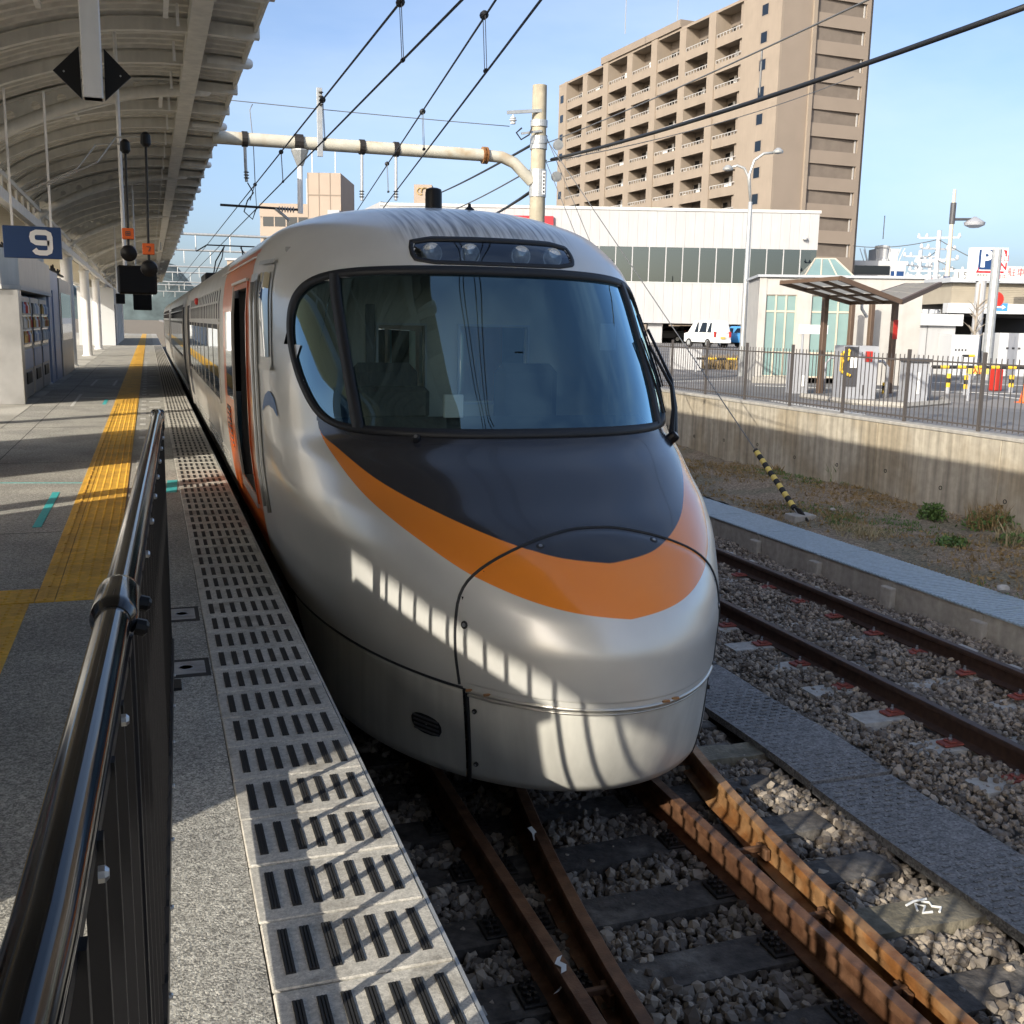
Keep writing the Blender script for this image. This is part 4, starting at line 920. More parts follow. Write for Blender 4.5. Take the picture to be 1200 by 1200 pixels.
def side_panels(y0, y1, parent, near=True):
    n_ = max(1, int(round((y1-y0)/.55)))
    for zc, m_ in ((2.47, 'train_steel'), (2.66, 'train_steel'), (2.80, 'train_steel')): side_patch('trim_strip', y0, y1, zc-.012, zc+.012, .010, m_, parent, 2)
    for zc in (1.10, 1.04, .98): side_patch('sill_strip', y0, y1, zc-.01, zc+.01, .012, 'train_steel', parent, 2)
    side_patch('window_band', y0+.1, y1-.1, 1.66, 2.43, .004, 'train_seal', parent)
    k = max(1, int((y1-y0-.2)/1.0)); wd = (y1-y0-.2)/k
    for i in range(k): a = y0+.1+i*wd; side_patch('window', a+.06, a+wd-.06, 1.72, 2.38, .010, 'side_glass', parent); side_patch('window_post', a-.03, a+.03, 1.66, 2.43, .014, 'train_steel', parent)
    side_patch('window_ledge', y0+.05, y1-.05, 1.62, 1.66, .02, 'train_steel', parent, 2)
    for i in range(int((y1-y0)/.42)): a = y0+i*.42; side_patch('panel_seam', a, a+.008, 2.49, 2.78, .008, 'kiosk_dark', parent, 3)
body('body', YE, 21.6, CAR1, holes=((11.5, 13.2), (13.4, 15.1), (15.3, 17.0), (17.2, 18.9)), far_open=True);
for ya in (13.2, 15.1, 17.0): MB().box(XT+1.26, XT+1.315, ya, ya+.2, RAIL+1.71, RAIL+2.39).build('window_post', 'train_steel', CAR1)
MB().box(XT+1.29, XT+1.296, 11.5, 18.9, RAIL+1.72, RAIL+2.38).build('far_side_window', 'train_glass', CAR1); side_panels(YE, 19.6, CAR1)
side_patch('door', 19.75, 20.75, 1.14, 2.72, .006, 'interior_dark', CAR1); side_patch('door_post', 20.8, 20.95, .9, 2.9, .02, 'train_steel', CAR1)
MB().lathe([(.05, 0), (.05, .03), (.03, .05)], (side_x(2.74), 16.5, RAIL+2.74), 12, (-1, 0, 0)).build('door_lamp', 'lamp_red', CAR1)
MB().box(XT-1.05, XT+1.05, 5.9, 21.5, RAIL+.35, RAIL+1.05).build('underframe', 'black_matt', CAR1)
for y in (7.4, 9.5, 17.8, 19.9):
    for s_ in (-1, 1): MB().lathe([(.43, -.06), (.43, -.03), (.40, .0), (.40, .07), (.30, .075), (.1, .05)], (XT+s_*.56, y, RAIL+.41), 24, (s_, 0, 0)).build('wheel', 'iron_rust', CAR1)
MB().box(XT-.9, XT+.9, 9.7, 17.5, RAIL+.3, RAIL+.36).build('equipment_tray', 'black_matt', CAR1)
prev = 21.6
for k, lab in ((0, 'second silver car of the train with grey pantograph on its roof'), (1, 'third silver car of the train, farthest down the platform')):
    y0 = prev+.55; y1 = y0+15.5
    c = thing('train_car', lab, 'train', (XT, y0, RAIL), group='cars of the train at the platform'); body('body', y0, y1, c); side_panels(y0+1.6, y1-1.6, c)
    for a in (y0+.4, y1-1.4): side_patch('door', a, a+.95, 1.14, 2.72, .006, 'interior_dark', c)
    MB().box(XT-1.05, XT+1.05, y0+.1, y1-.1, RAIL+.35, RAIL+1.0).build('underframe', 'black_matt', c)
    MB().box(XT-.55, XT+.55, y0-.5, y0-.01, RAIL+1.0, RAIL+2.9).build('gangway', 'black_matt', c)
    for y in (y0+2, y0+4, y1-4, y1-2):
        for s_ in (-1, 1): MB().lathe([(.43, -.06), (.43, -.03), (.40, .0), (.40, .07), (.1, .05)], (XT+s_*.56, y, RAIL+.41), 20, (s_, 0, 0)).build('wheel', 'iron_rust', c)
    if k == 0:
        y = 27; z = RAIL+3.37
        MB().bbox(XT-.6, XT+.6, 28.2, 30.5, z-.02, z+.28, .03).build('roof_unit', 'black_matt', c)
        pg = MB()
        for s_ in (-1, 1): pg.tube([(XT+s_*.5, y, z), (XT+s_*.35, y+.9, z+.55), (XT+s_*.2, y-.1, z+.85)], .016, 6); pg.tube([(XT+s_*.5, y+.4, z), (XT+s_*.3, y-.7, z+.55), (XT+s_*.2, y+.1, z+.85)], .014, 6)
        pg.tube([(XT-.85, y, z+.72), (XT-.6, y, z+.88), (XT+.6, y, z+.88), (XT+.85, y, z+.72)], .018, 6); pg.build('pantograph', 'iron', c)
    prev = y1
# ================================================================== black fence beside the camera
FP = [(-.14, -1.2), (-.095, .3), (-.079, .62), (-.056, 1.45), (.02, 4.4)]
def fxy(y): return float(np.interp(y, [q[1] for q in FP], [q[0] for q in FP]))
ZF = 1.12
fn = thing('platform_fence', 'glossy black platform fence with round handrail and thin vertical bars', 'fence', (fxy(1.5), 1.5, 0))
for a, b in ((-1.2, 1.40), (1.50, 4.27)):
    ys_ = np.linspace(a, b, 8); MB().tube([(fxy(y), y, ZF) for y in ys_], .0215, 28).build('handrail', 'black_paint', fn, smooth='auto')
q = MB().tube([(fxy(y), y, ZF) for y in (1.37, 1.385, 1.40, 1.50, 1.515, 1.53)], [.0225, .029, .030, .030, .029, .0225], 28).build('handrail_joint', 'black_paint', fn, smooth='auto')
for y in (1.39, 1.51): MB().lathe([(.011, 0), (.011, .012), (.007, .016)], (fxy(y)+.026, y, ZF-.012), 10, (1, 0, -.3)).build('joint_bolt', 'black_matt', fn)
MB().tube([(fxy(y), y, ZF+z) for y, z in ((4.25, 0), (4.30, 0), (4.36, .0), (4.40, .0))], [.022, .027, .027, .025], 28).build('handrail_end', 'black_paint', fn, smooth='auto')
MB().lathe([(.022, -.06), (.025, -.05), (.025, .02), (.02, .026)], (fxy(4.36), 4.36, ZF), 24).build('end_cap', 'black_paint', fn, smooth='auto')
for y in (-1.0, 1.45, 4.36):
    x = fxy(y); MB().bbox(x-.02, x+.02, y-.03, y+.03, 0, ZF-.03, .004).build('post', 'black_matt', fn); MB().bbox(x-.05, x+.05, y-.06, y+.06, 0, .012, .003).build('post_foot', 'black_matt', fn)
for a, b in ((-.97, .29), (.31, 1.42), (1.48, 4.33)):
    for z0, z1, nm in ((.15, .215, 'bottom_rail'), (ZF-.05, ZF-.036, 'upper_rail')):
        p0 = np.array([fxy(a)+.012, a, (z0+z1)/2]); p1 = np.array([fxy(b)+.012, b, (z0+z1)/2]); MB().beam(p0, p1, .03 if z0 < .5 else .014, z1-z0).build(nm, 'black_matt', fn)
    k = int((b-a)/.14)
    for i in range(k):
        y = a+(i+.5)*(b-a)/k; x = fxy(y)+.012; MB().box(x-.008, x+.008, y-.009, y+.009, .2, ZF-.04).build('bar', 'black_matt', fn)
    for i in range(int((b-a)/.33)):
        y = a+(i+.5)*.33; MB().lathe([(.007, 0), (.007, .005), (.004, .008)], (fxy(y)+.02, y, ZF-.043), 8, (1, 0, 0)).build('rail_screw', 'screw_steel', fn)
        MB().lathe([(.007, 0), (.007, .005), (.004, .008)], (fxy(y)+.027, y, .183), 8, (1, 0, 0)).build('rail_screw', 'screw_steel', fn)
# ================================================================== canopy over the platform
XC = -2.3; XE = 1.27
RIBX = [-2.3, -1.95, -1.55, -1.1, -.68, -.23, .17, .57, .91, 1.27]; RIBZ = [3.55, 3.84, 4.05, 4.26, 4.42, 4.545, 4.62, 4.67, 4.70, 4.72]
def ribz(x):
    if x >= XC: return float(np.interp(x, RIBX, RIBZ))
    return 3.55+.12*(XC-x)
def sheetz(x):
    if x >= XC: return ribz(x)+.42-.34*(x-XC)/3.57
    return 3.97+.15*(XC-x)
cano = thing('platform_canopy', 'curved white steel platform canopy with corrugated roof and round columns', 'canopy', (XC, 20, 0))
YC0, YC1 = -45.0, 104.0
XSH = list(np.linspace(-6.6, XC, 6))+list(np.linspace(-2.05, XE, 16))
vs_, fs = [], []; y = YC0; prof = []
while y < YC1:
    st = .25 if 0 < y < 50 else .5
    for f_, dz in ((0, 0), (.3, 0), (.42, .05), (.85, .05), (.97, 0)) if True else (): prof.append((y+f_*st, dz))
    y += st
k = len(XSH)
for y, dz in prof:
    for x in XSH: vs_.append((x, y, sheetz(x)+dz))
for i in range(len(prof)-1):
    for j in range(k-1): a = i*k+j; fs.append((a, a+1, a+k+1, a+k))
MB().add(vs_, fs).build('roof_sheet', 'canopy_sheet', cano)
MB().add([(x, y, sheetz(x)+.06) for y in (YC0, YC1) for x in XSH], [(j, j+1, j+k+1, j+k) for j in range(k-1)]).build('roof_deck', 'canopy_sheet', cano)
def arch(y, dz, w_, h_, name, m_='canopy_white', x0=XC, x1=XE, fn_=ribz):
    b = MB(); xs_ = np.linspace(x0, x1, 15); vs_, fs = [], []
    for x in xs_:
        z = fn_(x)+dz
        vs_ += [(x, y-w_/2, z), (x, y+w_/2, z), (x, y+w_/2, z+h_), (x, y-w_/2, z+h_)]
    for i in range(14):
        for j in range(4): a, c = i*4+j, i*4+(j+1) % 4; fs.append((a, a+4, c+4, c))
    fs += [(0, 1, 2, 3), tuple(14*4+j for j in range(4))[::-1]]
    return b.add(vs_, fs).build(name, m_, cano)
RIBY = [25.7+9.5*i for i in range(-6, 9)]
y = -6.0
while y < 62:
    if min(abs(y-r) for r in RIBY) > .7: arch(y, -.16, .10, .13, 'rafter', fn_=sheetz)
    y += 1.5833
for ry in RIBY:
    b = MB(); xs_ = np.linspace(XC, .57, 22)
    b.tube([(x, ry, ribz(x)) for x in np.linspace(XC, .82, 24)], .085, 12); b.build('rib_tube', 'canopy_white', cano, smooth=True)
    MB().lathe([(.085, 0), (.085, .1), (.075, .14), (.04, .17), (.001, .18)], (.80, ry, ribz(.82)), 14, (1, 0, .05)).build('tube_cap', 'column_white', cano, smooth='auto')
    # web plate with a row of lightening holes: built as framed cells
    b = MB(); cells = np.linspace(-2.15, .48, 9)
    for i in range(8):
        xa, xb = cells[i], cells[i+1]; xm = (xa+xb)/2; z0 = ribz(xm)+.02; z1 = sheetz(xm)-.05; r = .06; zc = (z0+z1)/2; N_ = 16
        sq = []
        for t in range(N_):
            a = 2*math.pi*t/N_+math.pi/N_; cx_, sz_ = math.cos(a), math.sin(a); s_ = 1/max(abs(cx_), abs(sz_)); ux, uz = cx_*s_, sz_*s_
            x = xm+ux*(xb-xa)/2; sq.append((x, (ribz(x)+.02+sheetz(x)-.05)/2+uz*((sheetz(x)-.05)-(ribz(x)+.02))/2))
        ci_ = [(xm+r*math.cos(2*math.pi*t/N_+math.pi/N_), zc+r*math.sin(2*math.pi*t/N_+math.pi/N_)) for t in range(N_)]
        for yo, flip in ((-.02, False), (.02, True)):
            vs_ = [(x, ry+yo, z) for x, z in sq]+[(x, ry+yo, z) for x, z in ci_]; fs = [(t, (t+1) % N_, (t+1) % N_+N_, t+N_) for t in range(N_)]
            b.add(vs_, [f[::-1] for f in fs] if flip else fs)
        b.add([(x, ry+yo, z) for yo in (-.02, .02) for x, z in ci_], [(t, (t+1) % N_, (t+1) % N_+N_, t+N_) for t in range(N_)])
    b.build('rib_web', 'canopy_white', cano)
    arch(ry, -.05, .16, .03, 'rib_flange', fn_=sheetz)
    MB().tube([(XC, ry, 0), (XC, ry, 3.6)], [.17, .17], 20).build('column', 'column_white', cano, smooth='auto'); MB().lathe([(.21, 0), (.21, .03), (.18, .05)], (XC, ry, 0), 20).build('column_base', 'column_white', cano); MB().lathe([(.19, 3.2), (.2, 3.22), (.2, 3.28), (.18, 3.3)], (XC, ry, 0), 20).build('column_collar', 'column_white', cano)
    MB().tube([(XC, ry+.1, 3.6), (-4, ry, 3.9), (-6.5, ry, 4.4)], .07, 8).build('rib_tube', 'canopy_white', cano)
    MB().tube([(-2.1, ry+.12, 3.85), (.48, ry+.12, 4.72)], .016, 5).build('tie_rod', 'column_white', cano)
MB().box(.54, .75, YC0, YC1, 4.62, 4.78).build('eave_beam', 'canopy_white', cano)
for i in range(16): y = 2.0+i*4.75; MB().box(.525, .765, y-.012, y+.012, 4.61, 4.785).build('beam_splice', 'canopy_white', cano)
MB().box(XE-.005, XE+.03, YC0, YC1, 4.72, 4.86).build('eave_fascia', 'canopy_white', cano)
MB().box(-6.66, -6.6, YC0, YC1, 4.66, 4.78).build('eave_fascia', 'canopy_white', cano)  # unseen left fascia, added to give the canopy's shadow a straight edge
y = -6.0; i = 0
while y < 62:
    if i % 3 == 1: MB().lathe([(.07, -.45), (.07, .06), (.055, .10), (.03, .12), (.001, .125)], (XE+.01, y, 4.74), 12, (1, 0, 0)).build('drain_tube', 'column_white', cano, smooth='auto')
    else: MB().box(.75, XE+.06, y-.055, y+.055, 4.66, 4.78).build('rafter_end', 'canopy_white', cano)
    y += 1.5833; i += 1
for zz_, h_, w_ in ((3.3, .18, .12),): MB().box(XC+.1, XC+.1+w_, 5, YC1, zz_, zz_+h_).build('valley_beam', 'column_white', cano)
MB().box(XC+.1, XC+.18, 5, YC1, 3.72, 3.8).build('valley_beam', 'canopy_white', cano)
for y in np.arange(8, 60, 1.025): MB().box(XC+.12, XC+.16, y-.04, y+.04, 3.48, 3.72).build('lattice_post', 'canopy_white', cano)
MB().box(-3.9, XC-.2, 5, YC1, 3.50, 3.53).build('soffit_panel', 'soffit', cano)
for i in range(30): y = 6+i*1.6; x = .41; MB().bbox(x-.015, x+.015, y-.3, y-.27, 4.5, 4.72, .003).build('hanger_bracket', 'column_white', cano)
for k, (ax, ay) in enumerate([(-1.2, 6.2), (-1.0, 9.6), (-.9, 11.3), (.3, 9.2), (.3, 11.9), (.3, 17), (-.9, 17.5)]):
    z = sheetz(ax)-.12; MB().beam((ax, ay-.6, z), (ax, ay+.6, z), .05, .06).build('purlin', 'column_white', cano)
# hanging post with black diamond plates
c = at_y(110, 124, 7.6); hp_ = thing('hanging_post', 'white square post hanging from the canopy between two black diamond plates', 'post', (c[0], 7.6, c[2]))
b = MB(); b.bbox(c[0]-.06, c[0]+.06, 7.54, 7.66, c[2]+.04, 4.9, .006); b.build('post', 'column_white', hp_); MB().prism([(c[0]-.06, 7.54, c[2]+.04), (c[0]+.06, 7.54, c[2]+.04), (c[0]+.06, 7.66, c[2]+.04), (c[0]-.06, 7.66, c[2]+.04)], (0, 0, .001)).build('post_end', 'column_white', hp_)
for s_ in (-1, 1):
    q = [(c[0]+s_*.07, 7.62, c[2]+.04), (c[0]+s_*.235, 7.62, c[2]+.2), (c[0]+s_*.075, 7.62, c[2]+.36)]; o = MB().prism(q, (0, .02, 0)).build('diamond_plate', 'black_matt', hp_)
    MB().lathe([(.006, 0), (.006, .006)], (c[0]+s_*.17, 7.62, c[2]+.2), 8, (0, -1, 0)).build('plate_bolt', 'screw_steel', o)
# hanging lamps with orange boxes
for k, (px, y, boxy, lampy, topy, mark, lab) in enumerate([(150, 12.6, 274, 297, 180, 'square', 'black hanging lamp rod with an orange box bearing a square mark'), (174, 12.2, 292, 315, 172, 'hook', 'black hanging lamp rod with an orange box bearing a hook mark')]):
    a = at_y(px, boxy, y); l_ = at_y(px+1, lampy, y); tp = at_y(px-3, topy, y); th = thing('hanging_lamp', lab, 'lamp', (l_[0], y, l_[2]), group='hanging lamps')
    MB().tube([(tp[0], y, tp[2]+.1), (a[0], y, a[2]), (l_[0], y, l_[2]+.08)], .013, 8).build('rod', 'black_matt', th)
    MB().lathe([(.02, .15), (.05, .12), (.055, .03), (.03, 0)], (tp[0], y, tp[2]), 12).build('ceiling_mount', 'black_matt', th)
    MB().tube([(tp[0]-.02, y, tp[2]+.1), (tp[0]-.3, y+.05, tp[2]+.08), tuple(at_y(px-60, topy+18, y)), tuple(at_y(px-120, topy+45, y))], .010, 6).build('cable', 'galv', th)
    bo = MB().bbox(a[0]-.062, a[0]+.062, y-.05, y+.05, a[2]-.058, a[2]+.058, .006).build('orange_box', 'orange_box', th)
    if mark == 'square':
        q = MB()
        for dz in (-.02, 0, .02): q.box(a[0]-.025, a[0]+.025, y-.053, y-.0505, a[2]+dz-.004, a[2]+dz+.004)
        for dx in (-.022, 0, .022): q.box(a[0]+dx-.003, a[0]+dx+.003, y-.0535, y-.051, a[2]-.024, a[2]+.024)
    else: q = MB().tube([(a[0]-.02, y-.052, a[2]+.022), (a[0]+.022, y-.052, a[2]+.02), (a[0]+.012, y-.052, a[2]-.004), (a[0], y-.052, a[2]-.026)], .005, 5)
    q.build('mark', 'kiosk_dark', bo)
    MB().lathe([(.03, .06), (.085, .03), (.09, -.03), (.08, -.035), (.055, -.01), (.02, 0)], (l_[0], y, l_[2]), 20, (0, -1, -.15)).build('lamp_housing', 'black_matt', th, smooth='auto'); MB().lathe([(.05, .0), (.04, .02), (.001, .025)], (l_[0], y-.012, l_[2]), 16, (0, -1, -.15)).build('lens', 'kiosk_grey', th)
# departure monitors
def monitor(px, py, y, w_, h_, lab, tilt=0):
    c = at_y(px, py, y); th = thing('departure_monitor', lab, 'monitor', (c[0], y, c[2]))
    b = MB(); b.bbox(c[0]-w_/2, c[0]+w_/2, y, y+.12, c[2]-h_/2, c[2]+h_/2, .02); b.build('housing', 'black_matt', th); MB().bbox(c[0]-w_/2+.025, c[0]+w_/2-.025, y-.004, y+.002, c[2]-h_/2+.02, c[2]+h_/2-.02, .002).build('screen', 'screen_black', th)
    for s_ in (-.3,): MB().tube([(c[0]+s_*w_, y+.06, c[2]+h_/2), (c[0]+s_*w_, y+.06, 4.7)], .022, 8).build('hanger', 'column_white', th)
monitor(161, 328, 13.4, .44, .33, 'black hanging departure monitor below the orange boxes')
monitor(167, 353, 27, .42, .42, 'square hanging display box farther along the platform'); monitor(141, 350, 36, .28, .32, 'small black hanging display box by the white columns')
# platform number sign
c = at_y(38, 284, 13.2); sw, sh = .60, .35
sg = thing('platform_sign', 'dark blue hanging platform sign with a white number 9', 'sign', (c[0], 13.2, c[2]))
MB().bbox(c[0]-sw/2, c[0]+sw/2, 13.2, 13.26, c[2]-sh/2, c[2]+sh/2, .005).build('board', 'sign_blue', sg)
for s_ in (-.2, .2): MB().box(c[0]+s_-.012, c[0]+s_+.012, 13.22, 13.24, c[2]+sh/2, 3.95).build('hanger', 'column_white', sg)
# the figure 9 drawn as a fat stroke
n9 = MB(); ox, oz = c[0]+.09, c[2]
def fat(path, w_):
    for (x0, z0), (x1, z1) in zip(path[:-1], path[1:]):
        a = np.array([ox+x0, 0, oz+z0]); b_2 = np.array([ox+x1, 0, oz+z1])
        n9.beam((a[0], 13.197, a[2]), (b_2[0], 13.197, b_2[2]), .004, w_, up=(0, -1, 0)) if False else None
pts9 = [(-.075, -.075), (-.05, -.105), (-.02, -.112), (.05, -.112), (.085, -.095), (.092, -.06), (.092, .06), (.085, .095), (.05, .112), (-.05, .112), (-.085, .095), (-.092, .06), (-.085, .02), (-.05, .0), (.0, -.003), (.085, -.003)]
hw = .029; L9, R9 = [], []
for i, (x, z) in enumerate(pts9):
    a = np.array(pts9[max(i-1, 0)]); b_2 = np.array(pts9[min(i+1, len(pts9)-1)]); t = (b_2-a)/np.linalg.norm(b_2-a); nn = np.array([-t[1], t[0]])*hw
    L9.append((ox+x+nn[0], oz+z+nn[1])); R9.append((ox+x-nn[0], oz+z-nn[1]))
k9 = len(pts9); n9.add([(x, 13.197, z) for x, z in L9+R9], [(i, i+1, i+1+k9, i+k9) for i in range(k9-1)]); n9.build('numeral', 'sign_white', sg)
# ---- kiosk block with drink machines
XK = -2.06; ky0, ky1 = 19.9, 33.0
kb = thing('platform_kiosk', 'silver panelled platform kiosk housing drink machines under a fascia', 'kiosk', (XK-1, ky0, 0))
MB().box(XK-1.9, XK-.75, ky0+.1, ky1, 0, 2.5).build('core', 'panel_silver', kb)
b = MB(); b.prism([(XK-1.9, ky0-.25, 1.98), (XK-.25, ky0-.25, 1.98), (XK+.0, ky0+.1, 1.98), (XK, ky0+6.2, 1.98), (XK-1.9, ky0+6.2, 1.98)], (0, 0, .64)); b.build('fascia', 'panel_silver', kb)
b = MB(); b.prism([(XK-1.9, ky0-.27, 1.94), (XK-.24, ky0-.27, 1.94), (XK+.02, ky0+.1, 1.94), (XK+.02, ky0+6.2, 1.94), (XK-1.9, ky0+6.2, 1.94)], (0, 0, .07)); b.build('fascia_trim', 'store_trim', kb)
MB().bbox(XK-.40, XK+.0, ky0-.15, ky0+.25, 0, 1.94, .01).build('pillar', 'stainless', kb)
MB().bbox(XK-1.2, XK-.42, ky0-.10, ky0, .05, 1.94, .01).build('end_panel', 'panel_silver', kb)
MB().box(XK-.72, XK-.05, ky0+6.2, ky0+9.0, 0, 2.55).build('blue_panel', 'panel_blue', kb); MB().bbox(XK-.055, XK-.02, ky0+7.0, ky0+8.2, .05, 2.1, .006).build('door', 'panel_blue', kb)
MB().box(XK-.72, XK-.02, ky0+9.0, ky1, 0, 2.45).build('glazed_end', 'panel_silver', kb); MB().box(XK-.03, XK-.012, ky0+9.3, ky1-.3, .9, 2.1).build('window', 'far_glass', kb)
cl = MB()
for _ in range(26):
    y = random.uniform(ky0, ky1); x = XK-random.uniform(.05, .7); cl.tube([(x, y, 2.62), (x+random.uniform(-.1, .1), y+.2, 2.7+random.random()*.12), (x, y+.5, 2.63)], .02, 5)
cl.tube([(XK-.2, ky0, 2.66), (XK-.2, ky1, 2.62)], .03, 6); cl.build('roof_cables', 'iron', kb)
for k in range(3):
    y0 = ky0+.6+k*1.75; lab = ['drink machine next to the stainless pillar of the kiosk', 'middle one of the three drink machines in the kiosk', 'drink machine next to the blue panel of the kiosk'][k]
    vm = thing('vending_machine', lab, 'vending machine', (XK-.4, y0, 0)); MB().bbox(XK-.74, XK-.06, y0, y0+1.5, .03, 1.86, .02).build('cabinet', 'panel_silver', vm)
    MB().box(XK-.062, XK-.045, y0+.1, y0+1.4, .95, 1.75).build('display_window', 'vend_window', vm)
    for r_ in range(3):
        MB().box(XK-.046, XK-.03, y0+.1, y0+1.4, 1.0+r_*.26, 1.03+r_*.26).build('shelf_strip', 'panel_silver', vm)
        for q_ in range(6): MB().lathe([(.035, 0), (.035, .13), (.015, .17), (.015, .2)], (XK-.035, y0+.2+q_*.21, 1.03+r_*.26), 8).build('sample_bottle', random.choice(['sign_white', 'lamp_red', 'panel_blue', 'far_white', 'brass']), vm)
    MB().bbox(XK-.06, XK-.04, y0+.3, y0+1.1, .28, .5, .01).build('delivery_flap', 'black_matt', vm); MB().bbox(XK-.06, XK-.045, y0+.05, y0+1.45, .55, .9, .008).build('front_panel', 'panel_blue', vm)
# ---- unseen blocks added farther left along the platform to break up the low sun
def shade_block(y0, y1, h, lab, name='sun_blocker', x1=-2.25, d=1.4):
    th = thing(name, lab, 'sun blocker', (x1-d/2, (y0+y1)/2, 0)); MB().bbox(x1-d, x1, y0, y1, 0, h, .02).build('body', 'panel_silver', th); MB().box(x1, x1+.012, y0+.3, y1-.3, .9, h-.3).build('window', 'far_glass', th); MB().bbox(x1-d-.05, x1+.04, y0-.05, y1+.05, h, h+.06, .01).build('roof', 'store_trim', th)
shade_block(1.45, 2.95, 1.95, 'low silver block added left of the black fence to shade the platform'); shade_block(3.0, 6.9, 2.7, 'tall silver block added beyond the low one to shade platform and train'); shade_block(10.1, 12.6, 2.1, 'silver block added between the tall one and the kiosk to shade the platform')
th = thing('shade_stand', 'narrow notice stand added by the tall block for a thin shadow', 'shading', (-2.2, 8.2, 0)); MB().bbox(-2.5, -2.14, 8.15, 8.22, .3, 1.9, .01).build('board', 'sign_white', th); MB().box(-2.34, -2.3, 8.16, 8.21, 0, .3).build('leg', 'galv', th)  # unseen stand, added to throw a thin shadow across the platform
# far end of the platform: stair block and clutter
sb = thing('stair_block', 'white walled stair block standing on the far platform', 'stair', (-2.6, 66, 0)); MB().box(-3.6, -1.75, 62, 84, 0, 3.1).build('wall', 'far_white', sb); MB().box(-1.76, -1.74, 62.4, 63.2, 0, 2.2).build('opening', 'store_dark', sb)
for i in range(5): MB().box(-1.75, -1.68, 64+i*3.6, 64.5+i*3.6, 0, 2.4).build('pilaster', 'column_white', sb)
# ================================================================== overhead line
PX = 7.35; pb = at_x(629, 270, PX); PY = pb[1]
pole = thing('line_pole', 'tall round concrete pole carrying the overhead line beam beside the tracks', 'pole', (PX, PY, -1.2))
ptop = at_y(631, 100, PY)[2]
MB().tube([(PX, PY, -1.3), (PX, PY, ptop)], [.185, .14], 24).build('shaft', 'pole_concrete', pole, smooth='auto')
for py, h_ in ((145, .06), (165, .08), (172, .05), (215, .26)):
    z = at_y(630, py, PY)[2]; MB().lathe([(.165, -h_), (.168, -h_), (.168, h_), (.155, h_)], (PX, PY, z), 24).build('band', 'galv', pole)
zt = at_y(600, 147, PY)[2]; a = at_y(592, 137, PY); MB().beam((PX, PY-.12, at_y(632, 131, PY)[2]), (a[0], PY-.12, a[2]+.06), .05, .06).build('cross_arm', 'galv', pole)
MB().lathe([(.05, 0), (.05, .03), (.03, .04), (.07, .06), (.07, .075), (.03, .085), (.055, .1), (.055, .12), (.02, .13), (.02, .17)], (a[0]+.12, PY-.12, a[2]-.14), 14).build('post_insulator', 'far_white', pole)
a2 = at_y(608, 158, PY); MB().beam((PX, PY-.15, a2[2]+.08), (a2[0], PY-.15, a2[2]), .04, .04).build('cross_arm', 'galv', pole)
MB().tube([(a2[0], PY-.16, a2[2]+.1), (a2[0]-.12, PY-.2, a2[2]-.0), (a2[0]-.02, PY-.2, a2[2]-.12), (a2[0]+.14, PY-.2, a2[2]-.02), (a2[0]+.2, PY-.18, a2[2]+.12)], .016, 6).build('jumper', 'wire', pole)
zz = at_y(630, 215, PY)[2]; nb = MB().box(PX+.03, PX+.09, PY-.175, PY-.168, zz-.22, zz+.22).build('number_plate', 'sign_white', pole)
for i in range(6): MB().box(PX+.045, PX+.075, PY-.179, PY-.176, zz-.19+i*.068, zz-.15+i*.068).build('plate_mark', 'kiosk_dark', nb)
# pipe beam
pl = at_y(257, 153, PY); fl = at_y(568, 182, PY); zc0, zc1 = at_y(257, 161, PY)[2], at_y(567, 182, PY)[2]
bm_ = thing('beam_pipe', 'rust stained white pipe beam spanning the tracks from canopy to concrete pole', 'pipe beam', (fl[0], PY, zc1))
MB().tube([(pl[0]-.12, PY, zc0), (fl[0], PY, zc1)], .115, 20).build('pipe', 'pipe_white', bm_, smooth='auto')
en = at_y(626, 212, PY); MB().tube([(fl[0]+.02, PY, zc1), (fl[0]+.35, PY, zc1-.01), (fl[0]+.6, PY, zc1-.1), (fl[0]+.78, PY, zc1-.26), (en[0]-.05, PY, en[2]-.02)], .11, 18).build('elbow', 'pipe_white', bm_, smooth='auto')
for dx in (-.03, .03): MB().lathe([(.16, -.02), (.16, .02)], (fl[0]+dx, PY, zc1), 16, (1, 0, 0)).build('flange', 'rust_bright', bm_)
def pz(x): return zc1+(zc0-zc1)*(fl[0]-x)/(fl[0]-pl[0])
for i, (px, bot) in enumerate(((287, 213), (424, 235), (464, 235))):
    t = at_y(px, 175, PY); b_ = at_y(px+(2 if i == 0 else 0), bot, PY)
    h = thing('pipe_hanger', ['galvanized hanger rod under the pipe beam nearest the canopy', 'thin hanger rod with insulators under the middle of the pipe beam', 'thin hanger rod with insulators nearest the rusty flange'][i], 'hanger', (t[0], PY, b_[2]))
    MB().lathe([(.135, -.05), (.135, .05)], (t[0], PY, pz(t[0])), 14, (1, 0, 0)).build('clamp', 'iron', h); MB().tube([(t[0], PY, pz(t[0])), (t[0]+(b_[0]-t[0])*.3, PY, b_[2]+(pz(t[0])-b_[2])*.4), (b_[0], PY, b_[2])], .028, 8).build('rod', 'galv', h)
    for k in range(3): MB().lathe([(.02, 0), (.05, .012), (.05, .02), (.02, .03)], (b_[0], PY, b_[2]+.05+k*.05), 10).build('insulator_shed', 'insulator', h)
t = at_y(350, 175, PY); b_ = at_y(352, 250, PY); h = thing('drop_bracket', 'white bracket tube hanging from the pipe beam with a side arm', 'bracket', (t[0], PY, b_[2]))
MB().lathe([(.15, -.08), (.15, .08)], (t[0], PY, pz(t[0])), 14, (1, 0, 0)).build('clamp', 'iron', h)
